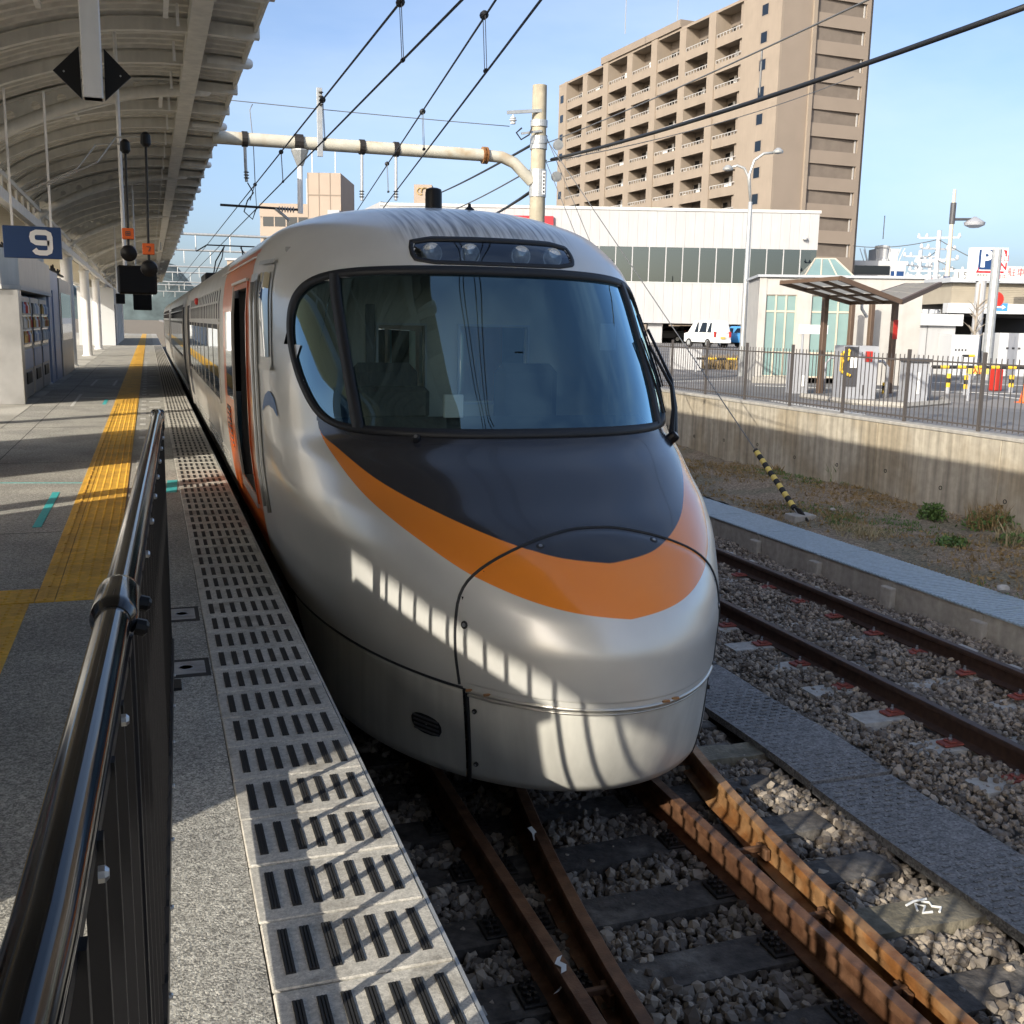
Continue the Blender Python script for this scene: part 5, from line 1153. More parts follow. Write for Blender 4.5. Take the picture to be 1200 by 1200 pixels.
MB().lathe([(.16, 0), (.16, -.02), (.06, -.28)], (t[0]+.02, PY, pz(t[0])-.12), 10).build('gusset', 'galv', h); MB().tube([(t[0]+.02, PY, pz(t[0])-.2), (b_[0], PY, b_[2])], .05, 10).build('tube', 'column_white', h)
ar = at_y(258, 240, PY); ab = at_y(352, 246, PY); MB().tube([(ar[0], PY, ar[2]), (ab[0], PY, ab[2])], .022, 8).build('side_arm', 'iron', h)
for k in range(6): x = ab[0]-.14-k*.05; MB().lathe([(.025, 0), (.055, .008), (.055, .018), (.025, .026)], (x, PY, ab[2]-.005), 10, (1, 0, 0)).build('insulator_shed', 'kiosk_grey', h)
MB().tube([(ab[0]-.45, PY, ab[2]), (ab[0]-.32, PY, ab[2]-.1), (ab[0]-.2, PY, ab[2]-.2)], .03, 6).build('stay', 'galv', h)
m0, m1 = at_y(374, 178, PY), at_y(369, 104, PY); h = thing('feeder_mast', 'short grey steel mast standing on top of the pipe beam', 'mast', (m0[0], PY, m0[2]))
MB().bbox(m0[0]-.05, m0[0]+.05, PY-.14, PY-.10, m0[2]-.1, m1[2], .004).build('channel', 'galv', h)
for k in range(4): MB().lathe([(.02, 0), (.045, .01), (.045, .02), (.02, .03)], (m0[0]+.02, PY-.17, m1[2]-.1-k*.07), 10).build('insulator_shed', 'insulator', h)
# wires: each a thing
def wire(name, pts, r, lab, m_='wire', sag=0., n_=14, grp=None, cat='wire'):
    P = [np.asarray(q, float) for q in pts]
    if len(P) == 2: t = np.linspace(0, 1, n_); P = [P[0]*(1-k)+P[1]*k-np.array([0, 0, sag*4*k*(1-k)]) for k in t]
    return tag(MB().tube(P, r, 5).build(name, m_, smooth=True), lab, cat, grp)
XCW = XT+.03
zA = [at_x(380, 117, XCW)[2], at_x(341, 166, XCW)[2]]; zB = at_x(371, 173, XCW)[2]
A_z = float(np.mean(zA))
wire('contact_wire', [(XCW, -2, zB), (XCW, 120, zB)], .010, 'contact wire running straight above the train track'); wire('messenger_wire', [(XCW-.02, -2, A_z+.0), (XCW-.02, 120, A_z)], .011, 'upper messenger wire above the train track with round clips')
def drop(x, y, z0, z1, lab):
    th = thing('dropper', lab, 'dropper', (x, y, z1), group='droppers of the overhead line')
    for dy in (-.03, .03): MB().tube([(x-.02, y+dy, z0), (x, y+dy, z1)], .0035, 4).build('strand', 'wire_grey', th)
    MB().lathe([(.0, -.035), (.035, -.02), (.035, .02), (.0, .035)], (x-.02, y, z0), 10, (0, 1, 0)).build('clip', 'wire', th); MB().lathe([(.018, -.02), (.018, .02)], (x, y, z1), 8, (0, 1, 0)).build('lower_clip', 'wire', th)
for px, py in ((472, 2), (380, 117), (331, 180), (300, 212)): y = at_x(px, py, XCW)[1]; drop(XCW, y, A_z, zB, 'twin strand dropper between messenger and contact wire of the train track')
D0_, D1_ = at_z(634, 0, zB), at_z(443, 252, zB); C0_, C1_ = at_z(581, 0, A_z), at_z(415, 252, A_z)
ext = lambda a, b, k0, k1: [a+(b-a)*k0, a+(b-a)*k1]
wire('contact_wire', ext(D0_, D1_, -.6, 2), .010, 'contact wire slanting away over the turnout'); wire('messenger_wire', ext(C0_, C1_, -.6, 2), .010, 'upper messenger wire slanting away over the turnout')
for px, py in ((570, 18), (497, 131), (455, 192)):
    k = (py-0)/252; dd = at_z(px, py, A_z); t = np.linalg.norm(dd-C0_)/np.linalg.norm(C1_-C0_); lo = C0_*0+at_z(px, py, A_z); drop(dd[0], dd[1], A_z, zB, 'twin strand dropper hanging from the slanting messenger wire')
w0, w1 = at_y(200, 110, PY+.1), at_y(597, 148, PY); wire('span_wire', [w0, w1], .008, 'thin span wire from the canopy to the insulator on the concrete pole', 'wire_grey', .02)
wp = at_y(296, 122, PY); wire('jumper_wire', [wp, wp+np.array([-.05, 0, -.1]), at_y(297, 170, PY), at_y(299, 215, PY), at_y(293, 235, PY)], .008, 'thin jumper wire dropping from the span wire near the canopy', 'wire_grey')
l0 = at_y(278, 213, PY); wire('jumper_loop', [at_y(290, 214, PY), at_y(297, 226, PY), at_y(290, 235, PY), at_y(286, 248, PY), at_y(296, 257, PY), at_y(300, 245, PY)], .012, 'loop of jumper cable at the end of the side arm')
cb0 = at_y(646, 187, PY-.1); cb1 = at_d(1230, -2, 9.2)
wire('feeder_cable', [cb0, cb1], .030, 'thick black feeder cable running from the concrete pole towards the top right', sag=.10)
for k, q in enumerate(np.linspace(.08, .95, 14)):
    c = cb0*(1-q)+cb1*q-np.array([0, 0, .4*q*(1-q)]); pass
wire('messenger_cable', [at_y(640, 168, PY-.1), at_d(1080, -30, 9.5)], .010, 'thin grey carrier wire above the thick feeder cable', 'wire_grey', .05)
hg = np.array(at_d(893, 60, 13.0)); wire('cable_hanger', [at_d(893, 58, 12.6), at_d(890, 112, 12.6)], .012, 'grey hanger strap between carrier wire and feeder cable', 'wire_grey')
wire('feeder_cable', [at_y(626, 222, PY), at_d(540, 264, 60)], .035, 'black cable sloping down from the concrete pole behind the train', sag=.2); wire('feeder_cable', [at_y(640, 160, PY), at_d(500, 232, 60)], .03, 'dark cable leaving the insulators of the concrete pole to the far left', sag=.1)
wire('feeder_wire', [at_y(640, 190, PY), at_d(1000, 90, 30)], .01, 'thin lower wire from the concrete pole toward the apartment block', 'wire_grey', .2); wire('feeder_wire', [at_y(640, 188, PY), at_d(470, 262, 55)], .018, 'thin wire from the concrete pole down behind the train roof', 'wire_grey', .3)
# guy wires with striped guard
ga = at_z(938, 606, -.84); gt = at_y(640, 163, PY)
gtp = np.array(gt); dirn = ga-gtp
gw = thing('guy_wire', 'guy wire from the concrete pole with a black and yellow striped guard', 'guy wire', tuple(ga))
MB().tube([gtp, ga+(gtp-ga)*.06], .008, 5).build('strand', 'wire_grey', gw)
d1, d0 = None, None
ks = [float(k) for k in (0.07, .0)]
L_ = np.linalg.norm(dirn); e = -dirn/L_
g0 = ga+e*.16; gl = 1.15; nS = 14
MB().tube([g0, g0+e*gl], .038, 12).build('guard_tube', 'grip', gw, smooth='auto')
for k in range(nS//2):
    a = g0+e*gl*(2*k+.55)/nS; MB().tube([a, a+e*gl*.95/nS], .0395, 12).build('yellow_band', 'stripe_yellow', gw, smooth='auto')
MB().tube([g0+e*.0, ga+e*.05], .014, 6).build('turnbuckle', 'galv', gw)
b = MB(); b.obox(ga+np.array([.0, .0, .04]), e*.12, np.cross(e, [0, 1, 0])*.02, np.array([0, 1, 0])*.09); b.build('anchor_plate', 'iron', gw); MB().bbox(ga[0]-.16, ga[0]+.16, ga[1]-.12, ga[1]+.12, -.95, -.80, .01).build('anchor_block', 'concrete', gw)
for py in (170, 207):
    c = at_y(654 if py == 170 else 652, py, PY); MB().lathe([(.10, -.03), (.10, .03), (.07, .035), (.07, -.035)], c, 14, (0, 1, .2)).build('guy_insulator', 'galv', gw)
g2 = at_z(800, 545, -.8); wire('guy_wire', [at_y(640, 190, PY), at_z(880, 590, -.84)*np.array([1, 1, 1])+np.array([0, 2.2, 0])], .007, 'second thin guy wire from the concrete pole without a guard', 'wire_grey', cat='guy wire')
wire('guy_wire', [at_y(636, 150, PY), at_z(790, 520, -.84)], .007, 'steep thin guy wire from the concrete pole toward the ground by the train', 'wire_grey', cat='guy wire')
# far gantries over the station throat
for k, y in enumerate((47, 62, 76, 92, 108, 126, 146)):
    z = 5.0+(.25 if k % 2 else 0); th = thing('line_gantry', ['white pipe gantry beyond the first train car', 'second white gantry down the line', 'third white gantry down the line', 'fourth white gantry down the line', 'fifth white gantry down the line', 'sixth white gantry down the line', 'farthest white gantry down the line'][k], 'gantry', (2, y, -1.2), group='gantries down the line')
    MB().tube([(-4, y, z), (9, y, z)], .055, 8).build('beam', 'galv', th); MB().tube([(9, y, -1.2), (9, y, z+1)], .16, 8).build('post', 'pole_concrete', th)
    for x in (.6, 2, 3.4, 5.5): MB().tube([(x, y, z), (x, y, z-.7)], .025, 6).build('dropper_tube', 'galv', th)
# ================================================================== car park, store and town
lot = MB().box(XW+.25, 700, -60, 1200, -1.4, ZL).build('car_park', 'lot_asphalt'); struct(lot)
for a, b in (((885, 452), (1200, 462)), ((905, 470), (1010, 486)), ((1060, 447), (1200, 452)), ((700, 448), (860, 446)), ((1150, 462), (1200, 468))):
    p0, p1 = at_z(*a, ZL), at_z(*b, ZL); MB().beam((p0[0], p0[1], ZL+.004), (p1[0], p1[1], ZL+.004), .12, .006).build('line_marking', 'white_mark', lot)
kp = [at_z(q, r, ZL) for q, r in ((940, 466), (1000, 474), (1060, 478), (1110, 474), (1105, 470))]
MB().tube([(q[0], q[1], ZL+.03) for q in kp], .07, 6).build('island_kerb', 'concrete', lot)
# ---- white store
DS = 90.0
A = at_d(446, 234, DS); B = at_d(961, 249, DS); z_of = lambda px, py, D=DS: at_d(px, py, D)[2]
zr0, zw1, zw0, zl0 = z_of(850, 246.5), z_of(850, 291), z_of(850, 332), z_of(850, 380)
sdir = SIDE; Lst = float((B-A) @ SIDE); S0 = np.array([A[0], A[1], 0])
st = thing('white_store', 'long white panelled store building on stilts with a ribbon of windows', 'building', (S0[0], S0[1], ZL))
def sp(s_, d, z): q = S0+SIDE*s_+HEAD*d; return np.array([q[0], q[1], z])
def sbox(s0, s1, d0, d1, z0, z1): c = sp((s0+s1)/2, (d0+d1)/2, (z0+z1)/2); return MB().obox(c, SIDE*(s1-s0)/2, HEAD*(d1-d0)/2, np.array([0, 0, (z1-z0)/2]))
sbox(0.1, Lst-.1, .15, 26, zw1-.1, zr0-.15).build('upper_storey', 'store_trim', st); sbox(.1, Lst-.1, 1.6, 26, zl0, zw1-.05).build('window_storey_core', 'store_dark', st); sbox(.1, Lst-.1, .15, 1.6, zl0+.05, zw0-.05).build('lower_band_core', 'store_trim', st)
k = 46; wd = Lst/k
pa = sbox(0, wd-.012, 0, .14, zw1, zr0-.12).build('upper_panel', 'store_white', st)
pb2 = sbox(0, wd-.012, 0, .14, zl0, zw0).build('lower_panel', 'store_white', st)
for i in range(1, k): d_ = SIDE*wd*i; dup(pa, tuple(d_), st); dup(pb2, tuple(d_), st)
sbox(-.1, Lst+.1, -.08, .3, zr0-.12, zr0+.12).build('coping', 'store_trim', st)
nwin = int(Lst/1.36)
gl0 = sbox(.05, Lst/nwin-.05, .06, .10, zw0, zw1).build('pane', 'store_glass', st); mu0 = sbox(-.04, .04, .0, .14, zw0, zw1).build('mullion', 'store_white', st)
for i in range(1, nwin): dup(gl0, tuple(SIDE*i*Lst/nwin), st); dup(mu0, tuple(SIDE*i*Lst/nwin), st)
sbox(0, Lst, -.03, .16, zw0-.06, zw0+.02).build('sill', 'store_trim', st)
for px in (768, 876, 560): s_ = float((at_d(px, 400, DS)-A) @ SIDE); sbox(s_-.6, s_+.6, .5, 1.7, ZL, zl0).build('pillar', 'store_white', st)
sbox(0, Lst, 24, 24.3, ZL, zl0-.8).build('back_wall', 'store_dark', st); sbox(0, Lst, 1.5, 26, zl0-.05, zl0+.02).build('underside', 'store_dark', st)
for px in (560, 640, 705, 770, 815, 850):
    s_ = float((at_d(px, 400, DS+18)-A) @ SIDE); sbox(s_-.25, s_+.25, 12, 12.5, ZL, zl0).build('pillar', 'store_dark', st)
s1_ = float((at_d(575, 262, DS) - A) @ SIDE); s2_ = float((at_d(648, 265, DS)-A) @ SIDE); zz0, zz1 = z_of(610, 272), z_of(610, 253)
tag(sbox(s1_, s2_, -.35, -.02, zz0-.4, zz1).build('red_sign', 'sign_red'), 'plain red sign board on the white store behind the concrete pole', 'sign')
q = at_d(943, 279, DS-.2); tag(MB().lathe([(.18, -.05), (.2, 0), (.15, .25), (.02, .3)], q, 12, tuple(-HEAD)).build('wall_lamp', 'store_trim'), 'small round lamp on the white wall of the store', 'lamp')
wing = MB(); a_ = at_d(446, 236, DS+.3); b_ = at_d(392, 262, DS+30); a2_ = np.array([a_[0], a_[1], ZL]); b2_ = np.array([b_[0], b_[1], ZL])
wing.prism([a2_, b2_, b_, a_], tuple(HEAD*3+SIDE*2)); wing.build('side_wing', 'store_white', st)
# ---- lift lobby with green glass
def frame(px0, py0, D):                      # local frame on an upright plane
    o = at_d(px0, py0, D); return np.array([o[0], o[1], 0])
DG = 26.3; G0 = frame(884, 440, DG); zt_ = at_d(890, 323, DG)[2]; gW = float((at_d(938, 323, DG)-np.append(G0[:2], 0)) @ SIDE)
lg = thing('lift_lobby', 'grey concrete lift lobby with green glazed windows and a glass roof lantern', 'building', (G0[0], G0[1], ZL))
gd = (np.array([1, .10, 0])); gd /= np.linalg.norm(gd); gs = SIDE*.985-HEAD*.10; gs /= np.linalg.norm(gs); gn = np.array([-gs[1], gs[0], 0])
def gbox(s0, s1, d0, d1, z0, z1): c = G0+gs*(s0+s1)/2+gn*(d0+d1)/2+np.array([0, 0, (z0+z1)/2]); return MB().obox(c, gs*(s1-s0)/2, gn*(d1-d0)/2, np.array([0, 0, (z1-z0)/2]))
WT = 3.9
for s0, s1 in ((0, .18), (.92, 1.28), (2.25, WT)): gbox(s0, s1, 0, .2, ZL, zt_-.03).build('wall_pier', 'lift_wall', lg)
gbox(0, WT, .02, .19, zt_-.45, zt_-.04).build('lintel', 'lift_wall', lg); gbox(-.05, WT+.05, -.06, 2.6, zt_-.03, zt_+.03).build('roof_slab', 'far_grey', lg); gbox(0.02, .2, .2, 2.5, ZL, zt_-.03).build('side_wall', 'lift_wall', lg); gbox(WT-.2, WT, .2, 2.5, ZL, zt_-.03).build('side_wall', 'lift_wall', lg); gbox(.2, WT-.2, 2.3, 2.5, ZL, zt_-.03).build('back_wall', 'lift_wall', lg)
gbox(-.08, 1.1, -.35, 0, ZL, ZL+.16).build('plinth', 'concrete', lg)
for s0, s1, cols in ((.18, .92, 3), (1.28, 2.25, 3)):
    zs3 = [ZL+.16, ZL+.75, ZL+1.75, zt_-.45]
    for i in range(cols+1): s_ = s0+(s1-s0)*i/cols; gbox(s_-.018, s_+.018, .04, .12, zs3[0], zs3[-1]).build('mullion', 'frame_cream', lg)
    for z in zs3: gbox(s0, s1, .05, .11, z-.02, z+.02).build('transom', 'frame_cream', lg)
    for i in range(cols):
        for j in range(3): a = s0+(s1-s0)*i/cols; b2 = s0+(s1-s0)*(i+1)/cols; gbox(a+.018, b2-.018, .07, .085, zs3[j]+.02, zs3[j+1]-.02).build('pane', 'teal_pane', lg)
l0, l1 = 1.15, 2.35
def gp(s_, d, z): q = G0+gs*s_+gn*d; return (q[0], q[1], z)
lan = [gp(l0, .5, zt_+.03), gp(l1, .5, zt_+.03), gp(l1, 1.9, zt_+.03), gp(l0, 1.9, zt_+.03)]; rid = [gp(l0+.35, 1.2, zt_+.5), gp(l1-.35, 1.2, zt_+.5)]
lm = MB(); lm.add(lan+rid, [(0, 1, 5, 4), (1, 2, 5), (2, 3, 4, 5), (3, 0, 4)]); lm.build('lantern_glass', 'teal_pane', lg)
for a, b in [(lan[0], rid[0]), (lan[1], rid[1]), (rid[0], rid[1]), (lan[0], lan[1]), (lan[2], rid[1])]+[(tuple(np.array(lan[0])+(np.array(lan[1])-np.array(lan[0]))*t), tuple(np.array(rid[0])+(np.array(rid[1])-np.array(rid[0]))*t)) for t in (.33, .66)]: MB().tube([a, b], .02, 5).build('lantern_bar', 'frame_cream', lg)
# ---- apartment block
u = ray(83, 371); u = np.array([u[0], u[1], 0]); u /= np.linalg.norm(u); wv = ray(3900, 432); wv = np.array([wv[0], wv[1], 0]); wv /= np.linalg.norm(wv)
N = at_d(903, 240, 118); N = np.array([N[0], N[1], 0])
def solve(P, d, px):
    lo, hi = 0., 200.
    def f(t):
        q = RM.T @ ((P+d*t)+np.array([0, 0, 20.])-np.array([0, 0, EYE])); return CX+F*q[0]/q[2]-px
    s0 = np.sign(f(lo))
    for _ in range(60):
        m_ = (lo+hi)/2
        if np.sign(f(m_)) == s0: lo = m_
        else: hi = m_
    return lo
LF = solve(N, u, 652); LE = solve(N, wv, 1008)
NFL = 13; FH = (at_d(652, 100, float((N+u*LF) @ HEAD))[2]-ZL-.9)/NFL
print('apartment facade', LF, 'end', LE, 'floor', FH)
ap = thing('apartment_block', 'tall tan apartment block with rows of recessed balconies', 'building', (N[0], N[1], ZL))
nrm = np.array([-u[1], u[0], 0]);
if nrm[0] > 0: nrm = -nrm
def abox(s0, s1, d0, d1, z0, z1): c = N+u*(s0+s1)/2+nrm*(d0+d1)/2+np.array([0, 0, (z0+z1)/2]); return MB().obox(c, u*(s1-s0)/2, nrm*(d1-d0)/2, np.array([0, 0, (z1-z0)/2]))
ZT = ZL+NFL*FH+.9
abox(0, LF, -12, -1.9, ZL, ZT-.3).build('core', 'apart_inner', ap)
plain = LF*.115; bw = (LF*.96-plain)/7
zb = ZL+4*FH
abox(0, plain, -2, 0, ZL, ZT).build('end_strip', 'apart_wall', ap); abox(LF*.96, LF, -2, 0, ZL, ZT).build('end_strip', 'apart_wall', ap)
for i in range(8): s_ = plain+bw*i; abox(max(s_-.75, plain), min(s_+.75, LF*.96), -1.95, .15 if i % 2 else .0, ZL, ZT-.02).build('pier', 'apart_wall', ap)
abox(plain+bw*2.05, plain+bw*5.2, -3, .25, ZT, ZT+.9).build('roof_parapet', 'apart_dark', ap); abox(0, LF, -12, 0.02, ZT-.32, ZT-.02).build('roof_slab', 'apart_wall', ap)
B0 = None
for i in range(7):
    sa, sb_ = plain+bw*i+.75, plain+bw*(i+1)-.75
    for j in range(2, NFL):
        z = ZL+j*FH
        if B0 is None:
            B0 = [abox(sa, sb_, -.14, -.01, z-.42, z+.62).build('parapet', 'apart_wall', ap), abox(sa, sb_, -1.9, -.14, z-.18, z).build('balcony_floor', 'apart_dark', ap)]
            rb = MB()
            for t in np.linspace(0, 1, 9):
                s_ = sa+.05+(sb_-sa-.1)*t; q = abox(s_-.04, s_+.04, -.10, -.05, z+.62, z+.98); rb.add(q.v, q.f)
            q = abox(sa, sb_, -.11, -.04, z+.96, z+1.04); rb.add(q.v, q.f); B0.append(rb.build('railing', 'apart_rail', ap))
            B0.append(abox(sa+.5, sb_-1.9, -1.9, -1.84, z+.05, z+2.1).build('balcony_door', 'far_glass', ap)); B0.append(abox(sb_-1.2, sb_-.35, -1.9, -1.84, z+.9, z+2.0).build('window', 'far_glass', ap)); B0.append(abox(sb_-1.75, sb_-1.3, -1.9, -1.86, z+.05, z+2.1).build('curtain', 'apart_white', ap))
            b00 = (i, j)
        else:
            d_ = u*bw*i+np.array([0, 0, (j-b00[1])*FH])
            for o in B0[:3]+([B0[3]] if random.random() < .9 else [])+([B0[4]] if random.random() < .8 else [])+([B0[5]] if random.random() < .6 else []): dup(o, tuple(d_), ap)
            if random.random() < .6: q_ = random.choice((sa+.15, sb_-.95)); abox(q_, q_+.8, -.75, -.35, z+.03, z+.75).build('air_conditioner', 'apart_white', ap)
            if random.random() < .25: s_ = sa+random.uniform(.3, 2.5); abox(s_, s_+.9, -.2, -.15, z+.55, z+1.0).build('laundry', 'apart_white', ap)
W0 = abox(plain*.38, plain*.55, -.1, .02, ZL+2*FH+.9, ZL+2*FH+2.0).build('small_window', 'far_glass', ap); W1 = abox(plain*.34, plain*.59, -.12, .012, ZL+2*FH+.8, ZL+2*FH+2.1).build('window_frame', 'apart_dark', ap)
for j in range(3, NFL): dup(W0, (0, 0, (j-2)*FH), ap); dup(W1, (0, 0, (j-2)*FH), ap)
W2 = dup(W0, tuple(u*(LF*.98-plain*.465)), ap)
for j in range(3, NFL): dup(W2, tuple(u*(LF*.98-plain*.465)+np.array([0, 0, (j-2)*FH])), ap)
en_ = -np.cross([0, 0, 1], wv);
if en_ @ HEAD > 0: en_ = -en_
def ebox(s0, s1, d0, d1, z0, z1): c = N+wv*(s0+s1)/2+en_*(d0+d1)/2+np.array([0, 0, (z0+z1)/2]); return MB().obox(c, wv*(s1-s0)/2, en_*(d1-d0)/2, np.array([0, 0, (z1-z0)/2]))
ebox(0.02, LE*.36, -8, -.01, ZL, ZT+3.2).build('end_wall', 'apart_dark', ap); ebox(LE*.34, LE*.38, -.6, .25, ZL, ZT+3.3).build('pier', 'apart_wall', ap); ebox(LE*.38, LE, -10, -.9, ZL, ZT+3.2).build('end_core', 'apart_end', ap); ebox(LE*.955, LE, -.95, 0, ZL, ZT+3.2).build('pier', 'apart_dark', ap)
abox(-.01, plain*.9, -6, -.02, ZT-.02, ZT+3.2).build('stair_head', 'apart_wall', ap)
E0 = None
for j in range(1, NFL+1):
    z = ZL+j*FH
    if E0 is None:
        E0 = [ebox(LE*.38, LE*.955, -.14, 0, z-.35, z+1.05).build('parapet', 'apart_dark', ap), ebox(LE*.38, LE*.955, -.9, -.14, z-.2, z).build('balcony_floor', 'apart_dark', ap), ebox(LE*.42, LE*.50, -.93, -.87, z+.1, z+2.1).build('entrance_door', 'store_dark', ap), ebox(LE*.58, LE*.64, -.93, -.87, z+1.0, z+2.0).build('window', 'far_glass', ap), ebox(LE*.70, LE*.82, -.93, -.87, z+.9, z+2.1).build('window', 'far_glass', ap), ebox(LE*.715, LE*.76, -.88, -.84, z+1.0, z+2.0).build('curtain', 'apart_white', ap), ebox(LE*.93, LE*.945, -.3, -.2, z-.2, z+FH-.4).build('drain_pipe', 'apart_rail', ap)]
    else:
        for o in E0: dup(o, (0, 0, (j-1)*FH), ap)
for px in (731, 795): q = at_d(px, 40, float(N @ HEAD)+20); pass
for px, py in ((732, 55), (794, 18)):
    q = at_d(px, py, 140); tag(MB().tube([(q[0], q[1], ZT), (q[0], q[1], ZT+4.5)], .06, 5).build('roof_antenna', 'galv'), ['thin antenna mast on the lower part of the apartment roof', 'thin antenna mast on the higher part of the apartment roof'][px == 794], 'antenna')
# ---- other far buildings
def block(name, lab, px0, px1, pyt, D, depth, m_, base=ZL, rot=0.):
    a = at_d(px0, pyt, D); b = at_d(px1, pyt, D); th = thing(name, lab, 'building', (a[0], a[1], base)); s_ = float((b-a) @ SIDE)
    o = np.array([a[0], a[1], 0])
    def bb(s0, s1, d0, d1, z0, z1): c = o+SIDE*(s0+s1)/2+HEAD*(d0+d1)/2+np.array([0, 0, (z0+z1)/2]); return MB().obox(c, SIDE*(s1-s0)/2, HEAD*(d1-d0)/2, np.array([0, 0, (z1-z0)/2]))
    return th, s_, bb, a[2]
DT = 150
th, s_, bb, zt = block('office_tower', 'tan office building with blue window bands and a stair tower', 304, 401, 238, DT, 20, 'tower_tile')
bb(0, s_, .2, 20, ZL, zt-.2).build('wall', 'tower_tile', th)
for k in range(6):
    z = zt-1.8-k*2.75; MB_ = bb(.3, s_-.3, .05, .25, z-1.3, z); MB_.build('window_band', 'far_glass', th); bb(0, s_, 0, .21, z-2.75, z-1.31).build('spandrel', 'tower_tile', th)
    for t in range(7): bb(s_*t/7+.3, s_*t/7+.45, .0, .15, z-1.3, z).build('mullion', 'tower_tile', th)
bb(0, s_, 0, .21, zt-1.79, zt).build('spandrel', 'tower_tile', th)
t0, t1 = s_*(361-304)/97, s_*(400-304)/97; ztw = at_d(380, 203, DT)[2]; bb(t0, t1, -.4, 12, ZL, ztw).build('stair_tower', 'tower_tile', th)
for k in range(3): bb(t0+(t1-t0)*k/3+.02, t0+(t1-t0)*k/3+.12, -.45, -.38, zt-2, ztw).build('joint', 'apart_dark', th)
bb(t0, t1, -.46, -.4, zt+1.1, zt+1.25).build('joint', 'apart_dark', th); bb(s_*.86, s_*1.0, -2.5, -.5, zt-6, zt-1).build('tank', 'far_grey', th)
for t in (.55, .62, .9): bb(s_*t*1.0, s_*t+.15, 1, 1.15, ztw if t > .57 else zt, (ztw if t > .57 else zt)+3.5).build('antenna', 'far_white', th)
th, s_, bb, zt = block('sign_tower', 'small beige tower with a gold emblem rising behind the store', 485, 506, 216, 170, 8, 'tower_tile'); bb(0, s_, 0, 6, ZL, zt).build('wall', 'tower_tile', th)
em = MB()
c = at_d(495, 224, 169.9)
for ph0, cx2 in ((.9, -.35), (-.9, .35)): em.tube([c+SIDE*(cx2+.5*math.cos(a))+np.array([0, 0, .5*math.sin(a)]) for a in np.linspace(ph0, ph0+4.4, 12)], .1, 5)
em.build('emblem', 'brass', th)
th, s_, bb, zt = block('far_house', 'pale small building top behind the train at the platform side', 266, 287, 305, 200, 10, 'far_white'); bb(0, s_, 0, 8, ZL, zt).build('wall', 'tower_tile', th); bb(-.3, s_+.3, -.3, 8, zt, zt+.4).build('roof', 'far_grey', th)
th, s_, bb, zt = block('far_office', 'pale low office building with rooftop drum right of the apartments', 998, 1062, 305, 130, 10, 'far_white'); bb(0, s_, 0, 10, ZL, zt).build('wall', 'far_white', th); bb(0, s_*.7, -.2, .1, zt-1.6, zt-.6).build('window_band', 'far_glass', th); c = at_d(1034, 290, 132); MB().lathe([(.9, 0), (.9, .3), (.7, .35), (.75, 1.5), (.9, 1.6), (.85, 1.9), (.2, 2.0)], (c[0], c[1], zt), 14).build('drum', 'far_white', th); bb(s_*.55, s_*.95, 2, 5, zt, zt+1.6).build('penthouse', 'far_white', th); MB().tube([(c[0], c[1], zt+2.7), (c[0], c[1], zt+5.5)], .06, 5).build('mast', 'galv', th)
for k in range(10): a = k*.63; MB().tube([(c[0]+2*math.cos(a), c[1]+2*math.sin(a), zt), (c[0]+2.6*math.cos(a), c[1]+2.6*math.sin(a), zt+1.6)], .06, 4).build('rail_post', 'far_white', th)
th, s_, bb, zt = block('red_roof_hall', 'long low hall with a salmon red roof behind the utility poles', 1030, 1125, 325, 100, 10, 'far_white'); bb(0, s_, 0, 10, ZL, zt-1.2).build('wall', 'far_white', th)
mat('salmon_roof', (.48, .22, .19), .7); bb(-.5, s_+.5, -.5, 10, zt-1.2, zt).build('roof', 'salmon_roof', th)
for k in range(9): bb(s_*k/9+.2, s_*k/9+1.2, -.05, .05, 1.2, 3).build('window', 'far_glass', th)
th, s_, bb, zt = block('row_of_offices', 'grey and white offices behind the shelter and poles', 1048, 1125, 345, 80, 10, 'far_grey'); bb(0, s_, 0, 10, ZL, zt).build('wall', 'far_grey', th)
for k in range(7): bb(s_*k/7, s_*k/7+.4, -.3, 0, ZL, zt+1.5).build('pilaster', 'far_white', th)
# covered hall at right
DH = 44; th, s_, bb, zt = block('covered_hall', 'beige sided hall with a dark open front by the parking sign', 1116, 1290, 331, DH, 10, 'siding')
zs4 = at_d(1150, 356, DH)[2]; bb(0, s_, 0, 12, zs4, zt).build('siding_wall', 'siding', th)
for k in range(12): bb(0, s_, -.02, 0.01, zs4+(zt-zs4)*k/12, zs4+(zt-zs4)*(k+.75)/12).build('siding_board', 'siding', th)
bb(-.3, s_, -.5, 0, zs4-.4, zs4).build('eave', 'far_white', th); bb(-.2, s_, -.3, 12, zt, zt+.2).build('roof', 'far_grey', th); bb(.3, s_, 6, 6.3, ZL, zs4-.4).build('inner_wall', 'store_dark', th); bb(0, .3, 0, 6, ZL, zs4-.4).build('side_wall', 'store_dark', th); bb(.3, s_, .1, 6, zs4-.5, zs4-.4).build('ceiling', 'store_dark', th)
